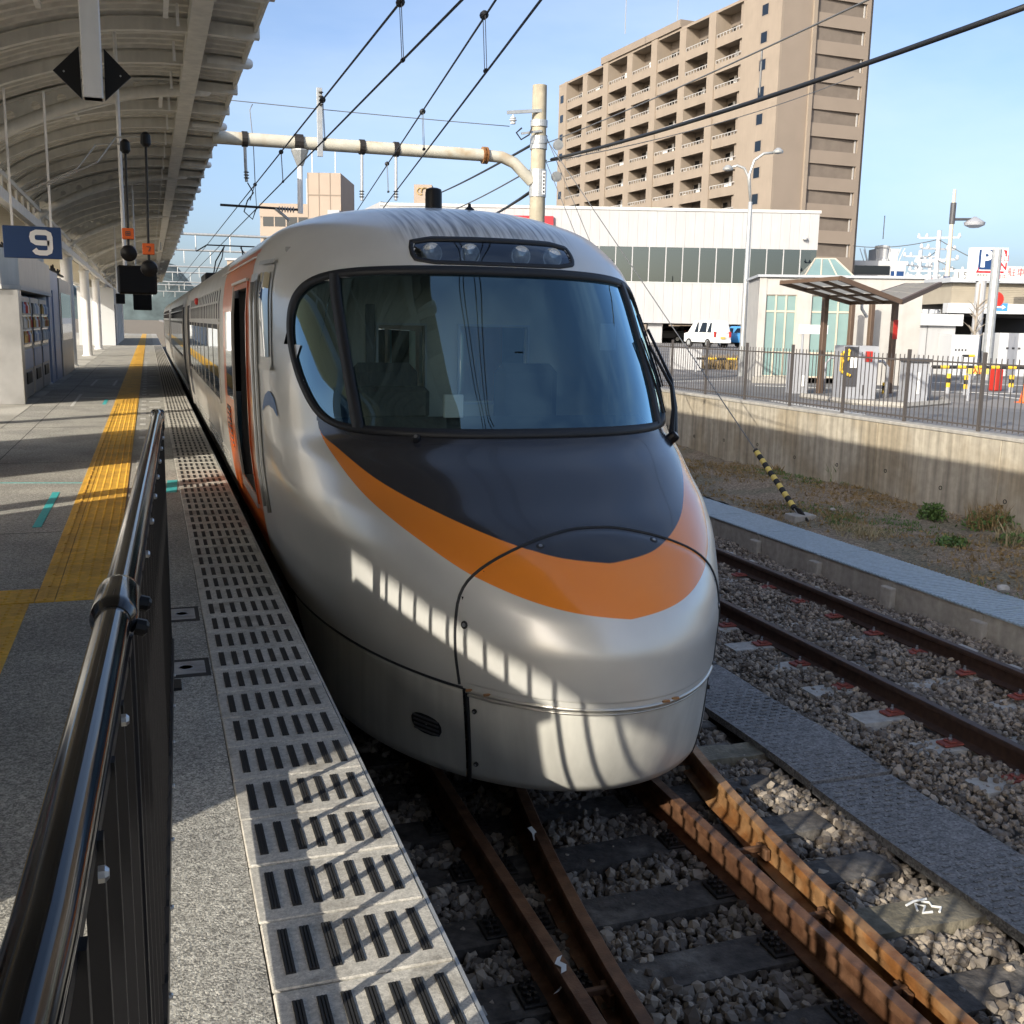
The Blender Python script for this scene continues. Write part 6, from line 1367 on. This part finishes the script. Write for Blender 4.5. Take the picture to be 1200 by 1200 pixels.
# white container building
DC = 34; th, s_, bb, zt = block('white_shed', 'low white panelled shed behind the pay shelter', 988, 1122, 366, DC, 4, 'far_white'); 
bb(0, s_, .05, 3.5, ZL, zt-.35).build('core', 'far_grey', th)
for k in range(4): bb(s_*k/4+.015, s_*(k+1)/4-.015, 0, .06, ZL, zt-.36).build('panel', 'store_white', th)
bb(-.1, s_+.15, -.15, 3.6, zt-.36, zt).build('roof_fascia', 'far_white', th); c = at_d(1065, 397, DC-.05); bb(s_*.575, s_*.605, -.02, 0, c[2]-.22, c[2]+.22).build('red_notice', 'orange_box', th)
for px0, px1, pyt, D, lab in ((1116, 1148, 392, 33, 'white equipment cabinet beside the white shed'), (1172, 1230, 390, 33, 'white equipment cabinet in front of the covered hall')):
    th, s_, bb, zt = block('equipment_cabinet', lab, px0, px1, pyt, D, 2, 'far_white'); th['category'] = 'cabinet'; bb(0, s_, 0, 1.2, ZL, zt).build('body', 'far_white', th); bb(s_*.3, s_*.31, -.01, 0, ZL+.1, zt-.1).build('door_gap', 'far_grey', th)
    for k in range(4): bb(s_*(.15+k*.12), s_*(.2+k*.12), -.015, 0, zt-.5, zt-.44).build('vent', 'kiosk_dark', th)
# ---- pay shelter
sh = thing('pay_shelter', 'brown steel shelter with butterfly roof over the parking pay machine', 'shelter', tuple(at_z(990, 462, ZL)))
def up_at(px, pyb, pyt): q = at_z(px, pyb, ZL); D = float(q @ HEAD); return q, at_d(px, pyt, D)[2]
post_px = [(960, 461, 347), (992, 452, 352), (1015, 452, 352), (1041, 461, 352)]
tops = []
for px, pb_, pt_ in post_px:
    q, zt = up_at(px, pb_, pt_); MB().bbox(q[0]-.055, q[0]+.055, q[1]-.055, q[1]+.055, ZL, zt, .008).build('post', 'shelter_brown', sh); tops.append(np.array([q[0], q[1], zt]))
def roof_wing(cor, nx_, ny_):
    c = [np.array(q) for q in cor]; P = lambda a, b: c[0]*(1-a)*(1-b)+c[1]*a*(1-b)+c[2]*a*b+c[3]*(1-a)*b
    for i in range(nx_+1): MB().beam(P(i/nx_, 0), P(i/nx_, 1), .06, .09 if i in (0, nx_) else .05).build('roof_bar', 'shelter_brown', sh)
    for j in range(ny_+1): MB().beam(P(0, j/ny_), P(1, j/ny_), .05, .07 if j in (0, ny_) else .04).build('roof_bar', 'shelter_brown', sh)
    for i in range(nx_):
        for j in range(ny_):
            e = .015; q = [P(i/nx_+e, j/ny_+e), P((i+1)/nx_-e, j/ny_+e), P((i+1)/nx_-e, (j+1)/ny_-e), P(i/nx_+e, (j+1)/ny_-e)]; MB().prism([a+np.array([0, 0, .03]) for a in q], (0, 0, .012)).build('roof_sheet', 'roof_acrylic', sh)
Dn = float(tops[0] @ HEAD)
q0 = at_d(915, 331, Dn-1.0); q1 = at_d(983, 326, Dn+1.2); q2 = at_d(1058, 356, Dn-1.3+.6); q3 = at_d(1000, 361, Dn-2.4+.6)
v0 = at_d(1000, 355, Dn-1.2); v1 = at_d(1055, 353, Dn+.8)
roof_wing([at_d(915, 331, Dn-.9), at_d(984, 326, Dn-2.2), at_d(1056, 354, Dn-1.7), at_d(997, 355, Dn+.2)], 3, 3)
roof_wing([at_d(1022, 347, Dn+.6), at_d(1056, 354, Dn-1.6), at_d(1102, 333, Dn-.4), at_d(1062, 334, Dn+2.2)], 2, 3)
MB().tube([at_d(1010, 352, Dn), at_d(1010, 362, Dn), at_d(1016, 372, Dn)], .03, 6).build('down_pipe', 'far_white', sh)
o = tops[3]; MB().bbox(o[0]-.06, o[0]+.06, o[1]-.062, o[1]-.057, 1.35, 1.75, .001).build('red_notice', 'lamp_red', sh)
# pay machine, ticket posts and small car park furniture
def cab(px0, px1, pyb, pyt, dep, m_, name, lab, cat):
    q = at_z(px0, pyb, ZL); D = float(q @ HEAD); a = at_d(px0, pyt, D); b = at_d(px1, pyt, D); s_ = float((b-a) @ SIDE); th = thing(name, lab, cat, tuple(q)); o = np.array([q[0], q[1], 0])
    def bb(s0, s1, d0, d1, z0, z1): c = o+SIDE*(s0+s1)/2+HEAD*(d0+d1)/2+np.array([0, 0, (z0+z1)/2]); return MB().obox(c, SIDE*(s1-s0)/2, HEAD*(d1-d0)/2, np.array([0, 0, (z1-z0)/2]))
    bb(0, s_, 0, dep, ZL, a[2]).build('body', m_, th); return th, s_, bb, a[2], D
th, s_, bb, zt, D = cab(985, 1026, 467, 405, .6, 'kiosk_grey', 'pay_machine', 'grey parking pay machine with a yellow and black front panel', 'pay machine')
bb(.01, s_*.40, -.02, 0, zt-.78, zt-.02).build('front_panel', 'kiosk_dark', th)
yl = MB(); o = at_d(994, 420, D-.04)
for t0, t1 in (((-.12, .10), (-.12, -.25)), ((-.12, -.25), (.06, -.33)), ((-.12, .10), (.02, .16)), ((.02, .16), (.0, -.02)), ((.0, -.02), (-.1, -.06))): yl.tube([o+SIDE*t0[0]+np.array([0, 0, t0[1]]), o+SIDE*t1[0]+np.array([0, 0, t1[1]])], .03, 6)
yl.build('yellow_graphic', 'safety_yellow', th); bb(s_*.18, s_*.38, -.03, -.021, zt-.42, zt-.2).build('screen', 'sign_white', th); bb(s_*.62, s_*.82, -.02, 0, zt-.3, zt-.1).build('red_notice', 'lamp_red', th); bb(s_*.6, s_*.63, -.02, 0, zt-.95, zt-.75).build('lock', 'kiosk_dark', th); bb(s_*.41, s_*.42, -.012, 0, ZL+.05, zt).build('door_gap', 'kiosk_dark', th)
th, s_, bb, zt, D = cab(926, 946, 461, 414, .4, 'kiosk_grey', 'ticket_post', 'grey ticket machine with white bar left of the shelter post', 'ticket machine'); bb(s_*.62, s_*.78, -.02, 0, ZL+.15, zt-.45).build('white_bar', 'sign_white', th)
th, s_, bb, zt, D = cab(1063, 1086, 471, 424, .5, 'kiosk_grey', 'ticket_post', 'grey ticket machine with white bar right of the shelter', 'ticket machine'); bb(s_*.4, s_*.55, -.02, 0, ZL+.15, zt-.2).build('white_bar', 'sign_white', th); bb(-.03, s_+.03, -.05, .5, zt, zt+.06).build('top', 'kiosk_dark', th)
for px, pyb, w_, lab in ((975, 458, .35, 'grey hoop barrier between ticket machine and pay machine'), (1026, 466, .4, 'grey hoop barrier right of the pay machine')):
    q = at_z(px, pyb, ZL); th = thing('hoop_barrier', lab, 'barrier', tuple(q)); MB().tube([q-SIDE*w_/2, q-SIDE*w_/2+np.array([0, 0, .6]), q-SIDE*(w_/2-.1)+np.array([0, 0, .72]), q+SIDE*(w_/2-.1)+np.array([0, 0, .72]), q+SIDE*w_/2+np.array([0, 0, .6]), q+SIDE*w_/2], .03, 8).build('hoop', 'kiosk_grey', th, smooth=True)
def bollard(px, pyb, pyt, lab, m_='safety_yellow', r=.05):
    q, zt = up_at(px, pyb, pyt); th = thing('bollard', lab, 'bollard', tuple(q)); MB().lathe([(r, 0), (r, zt-ZL), (r*.6, zt-ZL+.03)], q, 10).build('post', 'kiosk_grey', th)
    for k in range(3): MB().lathe([(r+.004, 0), (r+.004, .1)], q+np.array([0, 0, (zt-ZL)*(.35+.25*k)]), 10).build('band', m_ if k % 2 == 0 else 'grip', th)
for px, a, b, lab in ((1110, 461, 440, 'left bollard of the pair right of the grey ticket machine'), (1131, 463, 442, 'right bollard of the pair right of the grey ticket machine'), (1184, 460, 442, 'yellow and black bollard next to the red box'), (1036, 466, 452, 'short yellow and black bollard by the shelter post'), (962, 425, 412, 'small bollard at the lift lobby')): bollard(px, a, b, lab)
q = at_z(1166, 458, ZL); tag(MB().bbox(q[0]-.11, q[0]+.11, q[1]-.1, q[1]+.1, ZL, ZL+.5, .02).build('red_box', 'lamp_red'), 'red cabinet standing behind the fence by the yellow bollard', 'cabinet')
q = at_z(1199, 472, ZL); th = thing('traffic_cone', 'orange traffic cone on the car park at the frame edge', 'cone', tuple(q)); MB().box(q[0]-.11, q[0]+.11, q[1]-.11, q[1]+.11, ZL, ZL+.02).build('base', 'orange_box', th); MB().lathe([(.08, .02), (.02, .36), (.015, .37)], q, 14).build('cone', 'orange_box', th)
# striped yellow and black bars
def bar(p0, p1, D, lab, r=.035, n_=12):
    a, b = at_d(*p0, D), at_d(*p1, D); th = thing('striped_bar', lab, 'barrier', tuple(a)); 
    for k in range(n_): MB().tube([a+(b-a)*k/n_, a+(b-a)*(k+1)/n_], r, 8).build('band', 'safety_yellow' if k % 2 else 'grip', th)
    for q in (a, b): MB().tube([(q[0], q[1], ZL), (q[0], q[1], q[2])], .03, 6).build('leg', 'kiosk_grey', th)
bar((816, 420), (922, 422), 32, 'yellow and black striped bar in front of the parked cars', n_=9); bar((1092, 430), (1230, 431), 21, 'long yellow and black striped bar behind the car park fence', n_=14); bar((1128, 417), (1142, 417), 30, 'short yellow striped bar under the parking sign', n_=2)
def board(px0, px1, py0, py1, D, m_, lab, txt=None, name='sign_board', tm='kiosk_dark', ts=.3):
    a, b = at_d(px0, py1, D), at_d(px1, py0, D); s_ = float((b-a) @ SIDE); th = thing(name, lab, 'sign', (a[0], a[1], a[2])); c = (a+b)/2; MB().obox(c, SIDE*s_/2, HEAD*.04, np.array([0, 0, (b[2]-a[2])/2])).build('panel', m_, th)
    for t in (-.35, .35): q = c+SIDE*s_*t; MB().tube([(q[0], q[1], ZL), (q[0], q[1], a[2])], .025, 6).build('leg', 'kiosk_grey', th)
    if txt: text('lettering', txt, ts, tm, th, c-HEAD*.046, SIDE, (0, 0, 1), .002, .003)
    return th, c, s_
board(868, 893, 421, 432, 31, 'safety_yellow', 'yellow low sign board behind the fence near the lift lobby', None)
board(1133, 1158, 432, 438, 20.5, 'stripe_yellow', 'cream sign strip with red letters on the striped bar', '入口', tm='lamp_red', ts=.13)
board(936, 970, 381, 391, 24, 'sign_white', 'white curved sign board on the lobby window behind the shelter', None)
board(1043, 1059, 318, 334, 60, 'sign_blue', 'blue sign with a white block over the shelter roof', 'L', tm='sign_white', ts=1.0)
# white low wall beside the parked cars, planter weeds
q0, q1 = at_z(784, 432, ZL), at_z(822, 434, ZL); wv2 = tag(MB().obox((q0+q1)/2+np.array([0, 0, .33]), (q1-q0)/2, HEAD*.06, np.array([0, 0, .33])).build('panel_barrier', 'store_white'), 'low white slatted barrier in front of the white van', 'barrier')
for px in (838, 856): 
    c = at_z(px, 432, ZL); b = MB(); tuft(b, (c[0], c[1], ZL), 160, .5, 1.0, .03, .5); th = thing('weed', ['dry brown grass tuft by the striped bar', 'dry brown grass tuft between striped bar and yellow board'][px == 856], 'weed', tuple(c)); b.build('blades', 'leaf_dry', th)['kind'] = 'stuff'
# ---- street lamps
q, zt = up_at(868, 441, 196); dl = thing('street_lamp', 'tall grey street lamp with two curved arms in the car park', 'street lamp', tuple(q))
MB().tube([q, q+np.array([0, 0, zt-ZL-.9])], [.09, .055], 14).build('pole', 'galv', dl, smooth='auto'); tz = q+np.array([0, 0, zt-ZL-.9]); D = float(q @ HEAD)
for pts, e in (([(878, 205), (884, 188), (895, 180), (906, 179)], (912, 178)), ([(877, 207), (872, 197), (864, 194), (858, 196)], (853, 198))):
    MB().tube([tz]+[at_d(a, b, D) for a, b in pts], .035, 8).build('arm', 'galv', dl, smooth=True); c = at_d(*e, D); MB().lathe([(.05, .10), (.14, .02), (.13, -.03), (.05, -.05)], c, 12).build('lamp_head', 'galv', dl, smooth='auto')
D = 48; c0, c1 = at_d(1105, 400, D), at_d(1117, 222, D); c0[2] = ZL; bl = thing('street_lamp', 'cream street lamp with blue bands and one side arm beside the parking sign', 'street lamp', tuple(c0))
cc = np.array([c0[0]*.5+c1[0]*.5, c0[1]*.5+c1[1]*.5, 0]); MB().tube([cc+np.array([0, 0, ZL]), cc+np.array([0, 0, c1[2]])], [.14, .07], 12).build('pole', 'frame_cream', bl, smooth='auto')
for py in (250, 336): z = at_d(1113, py, D)[2]; MB().lathe([(.125, -.45), (.125, .45)], cc+np.array([0, 0, z]), 12).build('band', 'kiosk_dark' if py == 250 else 'sign_blue', bl)
z = at_d(1113, 257, D)[2]; MB().tube([cc+np.array([0, 0, z]), at_d(1143, 257, D)], .06, 8).build('arm', 'kiosk_dark', bl); MB().lathe([(.05, .3), (.45, .05), (.42, -.08), (.2, -.18)], at_d(1142, 262, D), 14).build('lamp_head', 'kiosk_grey', bl, smooth='auto')
# ---- parking sign
D = 36; a, b = at_d(1134, 329, D), at_d(1180, 291, D); ps = thing('parking_sign', 'big white parking sign with a blue P square and red letters on a post', 'sign', (a[0], a[1], ZL)); c = (a+b)/2; w_ = float((b-a) @ SIDE); h_ = b[2]-a[2]
MB().obox(c, SIDE*w_/2, HEAD*.14, np.array([0, 0, h_/2])).build('box', 'sign_white', ps); bq = c-SIDE*w_*.0+np.array([0, 0, h_*.10])
def on(sx, sz): return c+SIDE*w_*sx+np.array([0, 0, h_*sz])-HEAD*.145
MB().obox(on(-.10, .14), SIDE*w_*.20, HEAD*.006, np.array([0, 0, h_*.30])).build('blue_square', 'sign_blue', ps); text('letter_p', 'P', h_*.68, 'sign_white', ps, on(-.10, .14)-HEAD*.01, SIDE, (0, 0, 1), .002, .03)
MB().prism([on(-.36, -.26), on(-.28, -.1), on(-.28, -.2), on(.42, -.2), on(.42, -.26)], -HEAD*.008).build('red_arrow', 'sign_red', ps); text('lettering', 'IN', h_*.30, 'sign_red', ps, on(.36, -.06), SIDE, (0, 0, 1), .002, .012); text('lettering', '終日', h_*.2, 'sign_red', ps, on(.37, .18), SIDE, (0, 0, 1), .002); text('lettering', '営業中', h_*.17, 'sign_red', ps, on(.3, -.38), SIDE, (0, 0, 1), .002); text('lettering', '高松駅前', h_*.09, 'kiosk_dark', ps, on(-.16, -.33), SIDE, (0, 0, 1), .002); text('lettering', 'パーキング', h_*.08, 'kiosk_dark', ps, on(-.16, -.43), SIDE, (0, 0, 1), .002)
MB().prism([on(.36, .45), on(.46, .42), on(.46, .22), on(.42, .3)], -HEAD*.008).build('red_flag', 'sign_red', ps)
for px in (1150,): q = at_d(px, 330, D); MB().tube([(q[0], q[1], ZL), (q[0], q[1], a[2]+.02)], .17, 12).build('post', 'store_white', ps)
D2 = 30; q = at_d(1169, 292, D2); tag(MB().tube([(q[0], q[1], ZL), (q[0], q[1], q[2])], .13, 12).build('round_post', 'galv'), 'plain grey post standing in front of the parking sign', 'post')
D = 40; a, b = at_d(1118, 330, D), at_d(1134, 316, D); th = thing('height_sign', 'white board reading 1.5 left of the parking sign', 'sign', (a[0], a[1], a[2])); c = (a+b)/2; MB().obox(c, SIDE*float((b-a) @ SIDE)/2, HEAD*.08, np.array([0, 0, (b[2]-a[2])/2])).build('board', 'sign_white', th); text('lettering', '1.5', (b[2]-a[2])*.8, 'kiosk_dark', th, c-HEAD*.09, SIDE, (0, 0, 1), .002)
D = 42; a, b = at_d(1178, 326, D), at_d(1260, 314, D); th = thing('roof_banner', 'white banner with red letters on the hall roof', 'sign', (a[0], a[1], a[2])); c = (a+b)/2; MB().obox(c, SIDE*float((b-a) @ SIDE)/2, HEAD*.08, np.array([0, 0, (b[2]-a[2])/2])).build('board', 'sign_white', th); text('lettering', '駐車場', (b[2]-a[2])*.8, 'sign_red', th, at_d(1195, 320, D)-HEAD*.09, SIDE, (0, 0, 1), .002)
D = 33; q = at_d(1164, 360, D); ts = thing('traffic_sign', 'post with a red prohibition disc and a blue arrow plate', 'sign', (q[0], q[1], ZL)); MB().tube([(q[0], q[1], ZL), (q[0], q[1], at_d(1168, 345, D)[2])], .05, 8).build('post', 'galv', ts)
MB().lathe([(.24, 0), (.24, .02)], at_d(1167, 351, D), 20, tuple(-HEAD)).build('red_disc', 'lamp_red', ts); a, b = at_d(1168, 364, D), at_d(1178, 356, D); MB().obox((a+b)/2, SIDE*.2, HEAD*.012, np.array([0, 0, .12])).build('arrow_plate', 'blue_paint', ts); MB().prism([(a+b)/2+SIDE*x+np.array([0, 0, z])-HEAD*.02 for x, z in ((-.14, -.025), (.03, -.025), (.03, -.07), (.14, 0), (.03, .07), (.03, .025), (-.14, .025))], -HEAD*.005).build('arrow', 'sign_white', ts); MB().obox(at_d(1163, 371, D), SIDE*.07, HEAD*.012, np.array([0, 0, .28])).build('lower_plate', 'blue_paint', ts)
# bare young tree
c = at_d(1142, 395, 35); c[2] = ZL; tr_ = thing('bare_tree', 'young bare pale tree in front of the dark hall opening', 'tree', tuple(c)); zt = at_d(1143, 332, 35)[2]; MB().tube([c, c+np.array([0, 0, (zt-ZL)*.5]), c+np.array([.03, 0, zt-ZL])], [.06, .045, .02], 8).build('trunk', 'tree_bark', tr_)
cr2 = MB()
for k in range(18):
    z = ZL+(zt-ZL)*random.uniform(.3, .75); a = random.uniform(0, 6.28); r = random.uniform(.3, .6); o = np.array([c[0], c[1], z]); e = o+np.array([r*math.cos(a), r*math.sin(a), r*.9]); cr2.tube([o, (o+e)/2+np.array([0, 0, .05]), e], [.02, .014, .006], 5)
cr2.build('crown', 'tree_bark', tr_)
# utility poles and wires
ups = []
for px, pyt, D, lab in ((1101, 270, 75, 'utility pole with many cross arms beside the street lamp'), (1079, 293, 85, 'utility pole with cross arms left of the tallest one'), (1091, 300, 95, 'farther utility pole between two others'), (968, 500, 300, '')):
    if not lab: continue
    t = at_d(px, pyt, D); up = thing('utility_pole', lab, 'utility pole', (t[0], t[1], ZL)); MB().tube([(t[0], t[1], ZL), tuple(t)], [.22, .16], 10).build('pole', 'far_grey', up)
    for k in range(5):
        z = t[2]-.5-k*.75; L2 = 1.6 if k % 2 else 1.2; d_ = SIDE*L2*random.uniform(.8, 1.1)+HEAD*random.uniform(-1, 1); p_ = np.array([t[0], t[1], z]); MB().beam(p_-d_, p_+d_, .12, .12).build('cross_arm', 'far_grey', up)
        for s_ in (-1, -.6, .6, 1): MB().lathe([(.1, 0), (.12, .12), (.05, .3)], p_+d_*s_, 8).build('insulator', 'far_white', up)
    MB().lathe([(.32, 0), (.34, .05), (.34, .9), (.2, 1.0)], (t[0]+.45, t[1], t[2]-4.2), 12).build('transformer', 'far_grey', up); ups.append(t)
wire('power_line', [at_d(1000, 288, 90), ups[0]-np.array([0, 0, .6])], .03, 'thin power line between apartments and utility poles', 'wire_grey', .3); wire('power_line', [ups[0]-np.array([0, 0, .6]), at_d(1220, 330, 60)], .03, 'upper thin power line sloping right from the utility pole', 'wire_grey', .3); wire('power_line', [ups[0]-np.array([0, 0, 2.0]), at_d(1220, 345, 60)], .03, 'lower thin power line sloping right from the utility pole', 'wire_grey', .3)
wire('power_line', [ups[1]-np.array([0, 0, .6]), ups[0]-np.array([0, 0, 1.3])], .03, 'short power line between the two nearer utility poles', 'wire_grey', .2)
# ---- parked cars
def car(name, lab, px, pyb, D, col, L=3.7, W_=1.6, H=1.6, rz=0., van=False):
    q = at_d(px, pyb, D); th = thing(name, lab, 'car', (q[0], q[1], ZL), rz)
    hw = W_/2
    if van: low = [(-L/2, .35), (-L/2, .95), (-L/2+.25, 1.0), (L/2-.0, 1.0), (L/2, .35)]; cabp = [(-L/2+.35, 1.0), (-L/2+1.05, H), (L/2-.25, H), (L/2-.02, 1.0)]
    else: low = [(-L/2, .35), (-L/2+.02, .75), (-L/2+.6, .92), (L/2-.0, .98), (L/2, .35)]; cabp = [(-L/2+.75, .92), (-L/2+1.45, H), (L/2-.6, H), (L/2-.08, .98)]
    def loft(p, w0, w1, zlo, zhi, nm, m_):
        k = len(p); wz = lambda z: w0+(w1-w0)*(z-zlo)/(zhi-zlo); v = [(x, -wz(z), z) for x, z in p]+[(x, wz(z), z) for x, z in p]; b = MB(); b.add(v, [tuple(range(k)), tuple(range(2*k-1, k-1, -1))]+[(i, i+k, (i+1) % k+k, (i+1) % k) for i in range(k)])
        bm = bmesh.new(); vv = [bm.verts.new(t) for t in b.v]; [bm.faces.new([vv[i] for i in f]) for f in b.f]; bmesh.ops.recalc_face_normals(bm, faces=bm.faces); bmesh.ops.bevel(bm, geom=bm.edges[:], offset=.06, segments=2, affect='EDGES', profile=.5); bm.verts.index_update()
        b2 = MB().add([t.co for t in bm.verts], [[t.index for t in f.verts] for f in bm.faces]); bm.free(); return b2.build(nm, m_, th, 'auto', True)
    loft(low, hw*.98, hw, .3, 1.0, 'body', col); loft(cabp, hw*.95, hw*.80, .95, H, 'cabin', col)
    zc, zt2 = 1.04, H-.14; xb = L/2-.045
    w2 = hw*.78; MB().add([(xb-.0, -w2, zc), (xb, w2, zc), (xb-.17, w2*.9, zt2), (xb-.17, -w2*.9, zt2)], [(0, 1, 2, 3)]).build('rear_window', 'car_glass', th, local=True) if van else MB().add([(L/2-.08, -w2, zc), (L/2-.08, w2, zc), (L/2-.5, w2*.9, zt2), (L/2-.5, -w2*.9, zt2)], [(0, 1, 2, 3)]).build('rear_window', 'car_glass', th, local=True)
    for s_ in (-1, 1):
        for xa, xb2 in ((-L/2+1.2, -.1), (0, L/2-.9), (L/2-.82, L/2-.35)): MB().add([(xa, s_*(hw*.955), zc), (xb2, s_*(hw*.955), zc), (xb2-.05, s_*(hw*.845), zt2), (xa+.25, s_*(hw*.845), zt2)], [(0, 1, 2, 3)]).build('side_window', 'car_glass', th, local=True)
        for x in (-L/2+.65, L/2-.65):
            wo = MB().lathe([(.30, -.09), (.31, 0), (.30, .09)], (x, s_*(hw-.06), .31), 18, (0, s_, 0)).build('wheel', 'tyre', th, local=True); MB().lathe([(.19, .09), (.17, .1), (.03, .095)], (x, s_*(hw-.06), .31), 14, (0, s_, 0)).build('rim', 'galv', wo, local=True)
        MB().bbox(L/2-.06, L/2+.02, s_*(hw-.12)-.09, s_*(hw-.12)+.09, .72 if van else .8, 1.1, .01).build('tail_lamp', 'lamp_red', th, local=True)
    MB().bbox(L/2-.05, L/2+.06, -hw*.95, hw*.95, .32, .55, .03).build('bumper', col, th, local=True); MB().box(L/2+.061, L/2+.07, -.2, .2, .6, .75).build('number_plate', 'stripe_yellow' if van else 'sign_white', th, local=True)
hang = math.atan2(-HEAD[1], -HEAD[0])
car('parked_van', 'white compact van parked under the store, seen from behind', 828, 408, 74, 'white_paint', 3.5, 1.5, 1.85, hang+.45, True)
car('parked_car', 'blue hatchback parked right of the white van', 869, 408, 75, 'blue_paint', 3.9, 1.65, 1.5, hang+.5)
car('parked_car', 'dark car parked in the shade under the store, left of the white van', 778, 406, 98, 'kiosk_dark', 4.2, 1.7, 1.45, hang+1.2); car('parked_car', 'black car parked deep under the store behind the blue hatchback', 806, 404, 100, 'black_paint', 4.2, 1.7, 1.5, hang+.2)
# ---- hills on the horizon
hv, hf_ = [], []; n_ = 60
for i in range(n_+1):
    a = -0.35+.9*i/n_; D = 1800; x, y = D*math.sin(a), D*math.cos(a); h = 60+55*abs(math.sin(i*.31))+25*math.sin(i*.9)+18*math.sin(i*2.1); h *= max(.15, 1-abs(i-18)/40)
    hv += [(x, y, -2), (x*1.02, y*1.02, h*.6), (x*1.12, y*1.12, h)]
for i in range(n_):
    for j in range(2): a = i*3+j; hf_.append((a, a+3, a+4, a+1))
struct(MB().add(hv, hf_).build('hills', 'hill', smooth=True))

# ================================================================== small litter
def scrap(px, py, z, pts, lab):
    c = at_z(px, py, z); b = MB(); vs_, fs = [], []
    for i, (a, d, h) in enumerate(pts): vs_ += [(c[0]+a-.012, c[1]+d, c[2]+h), (c[0]+a+.012, c[1]+d+.006, c[2]+h+.003)]
    for i in range(len(pts)-1): fs.append((2*i, 2*i+1, 2*i+3, 2*i+2))
    tag(b.add(vs_, fs).build('paper_scrap', 'paper'), lab, 'litter')
scrap(661, 1140, RAIL+.002, [(0, 0, .0), (.012, .03, .006), (-.004, .06, .004), (.016, .085, .012)], 'torn white paper scrap lying on top of the shaded running rail')
scrap(660, 1163, RAIL-.06, [(-.03, 0, 0), (0, .012, .012), (.028, .03, .03), (.03, .05, .05)], 'white paper strip caught beside the head of the shaded rail')
scrap(628, 985, RAIL-.02, [(0, 0, 0), (.006, .04, .02), (-.004, .08, .03)], 'small white scrap by the rail under the train nose')
def rock(px, py, z, r, lab):
    c = at_z(px, py, z); bm = bmesh.new(); bmesh.ops.create_icosphere(bm, subdivisions=2, radius=r)
    for v in bm.verts: k = 1+.25*math.sin(v.co.x*60+v.co.y*31)+random.uniform(-.12, .12); v.co = (v.co.x*k*1.3, v.co.y*k, v.co.z*k*.7)
    b = MB().add([v.co+Vector(c) for v in bm.verts], [[v.index for v in f.verts] for f in bm.faces]); bm.free(); tag(b.build('loose_rock', 'pc_sleeper'), lab, 'rock')
rock(1072, 706, -1.08, .075, 'pale angular rock leaning against the cable trough'); rock(975, 597, -.84, .03, 'small white pebble on the soil by the striped guard'); rock(1175, 690, -.84, .05, 'pale flat stone on the soil behind the grating')
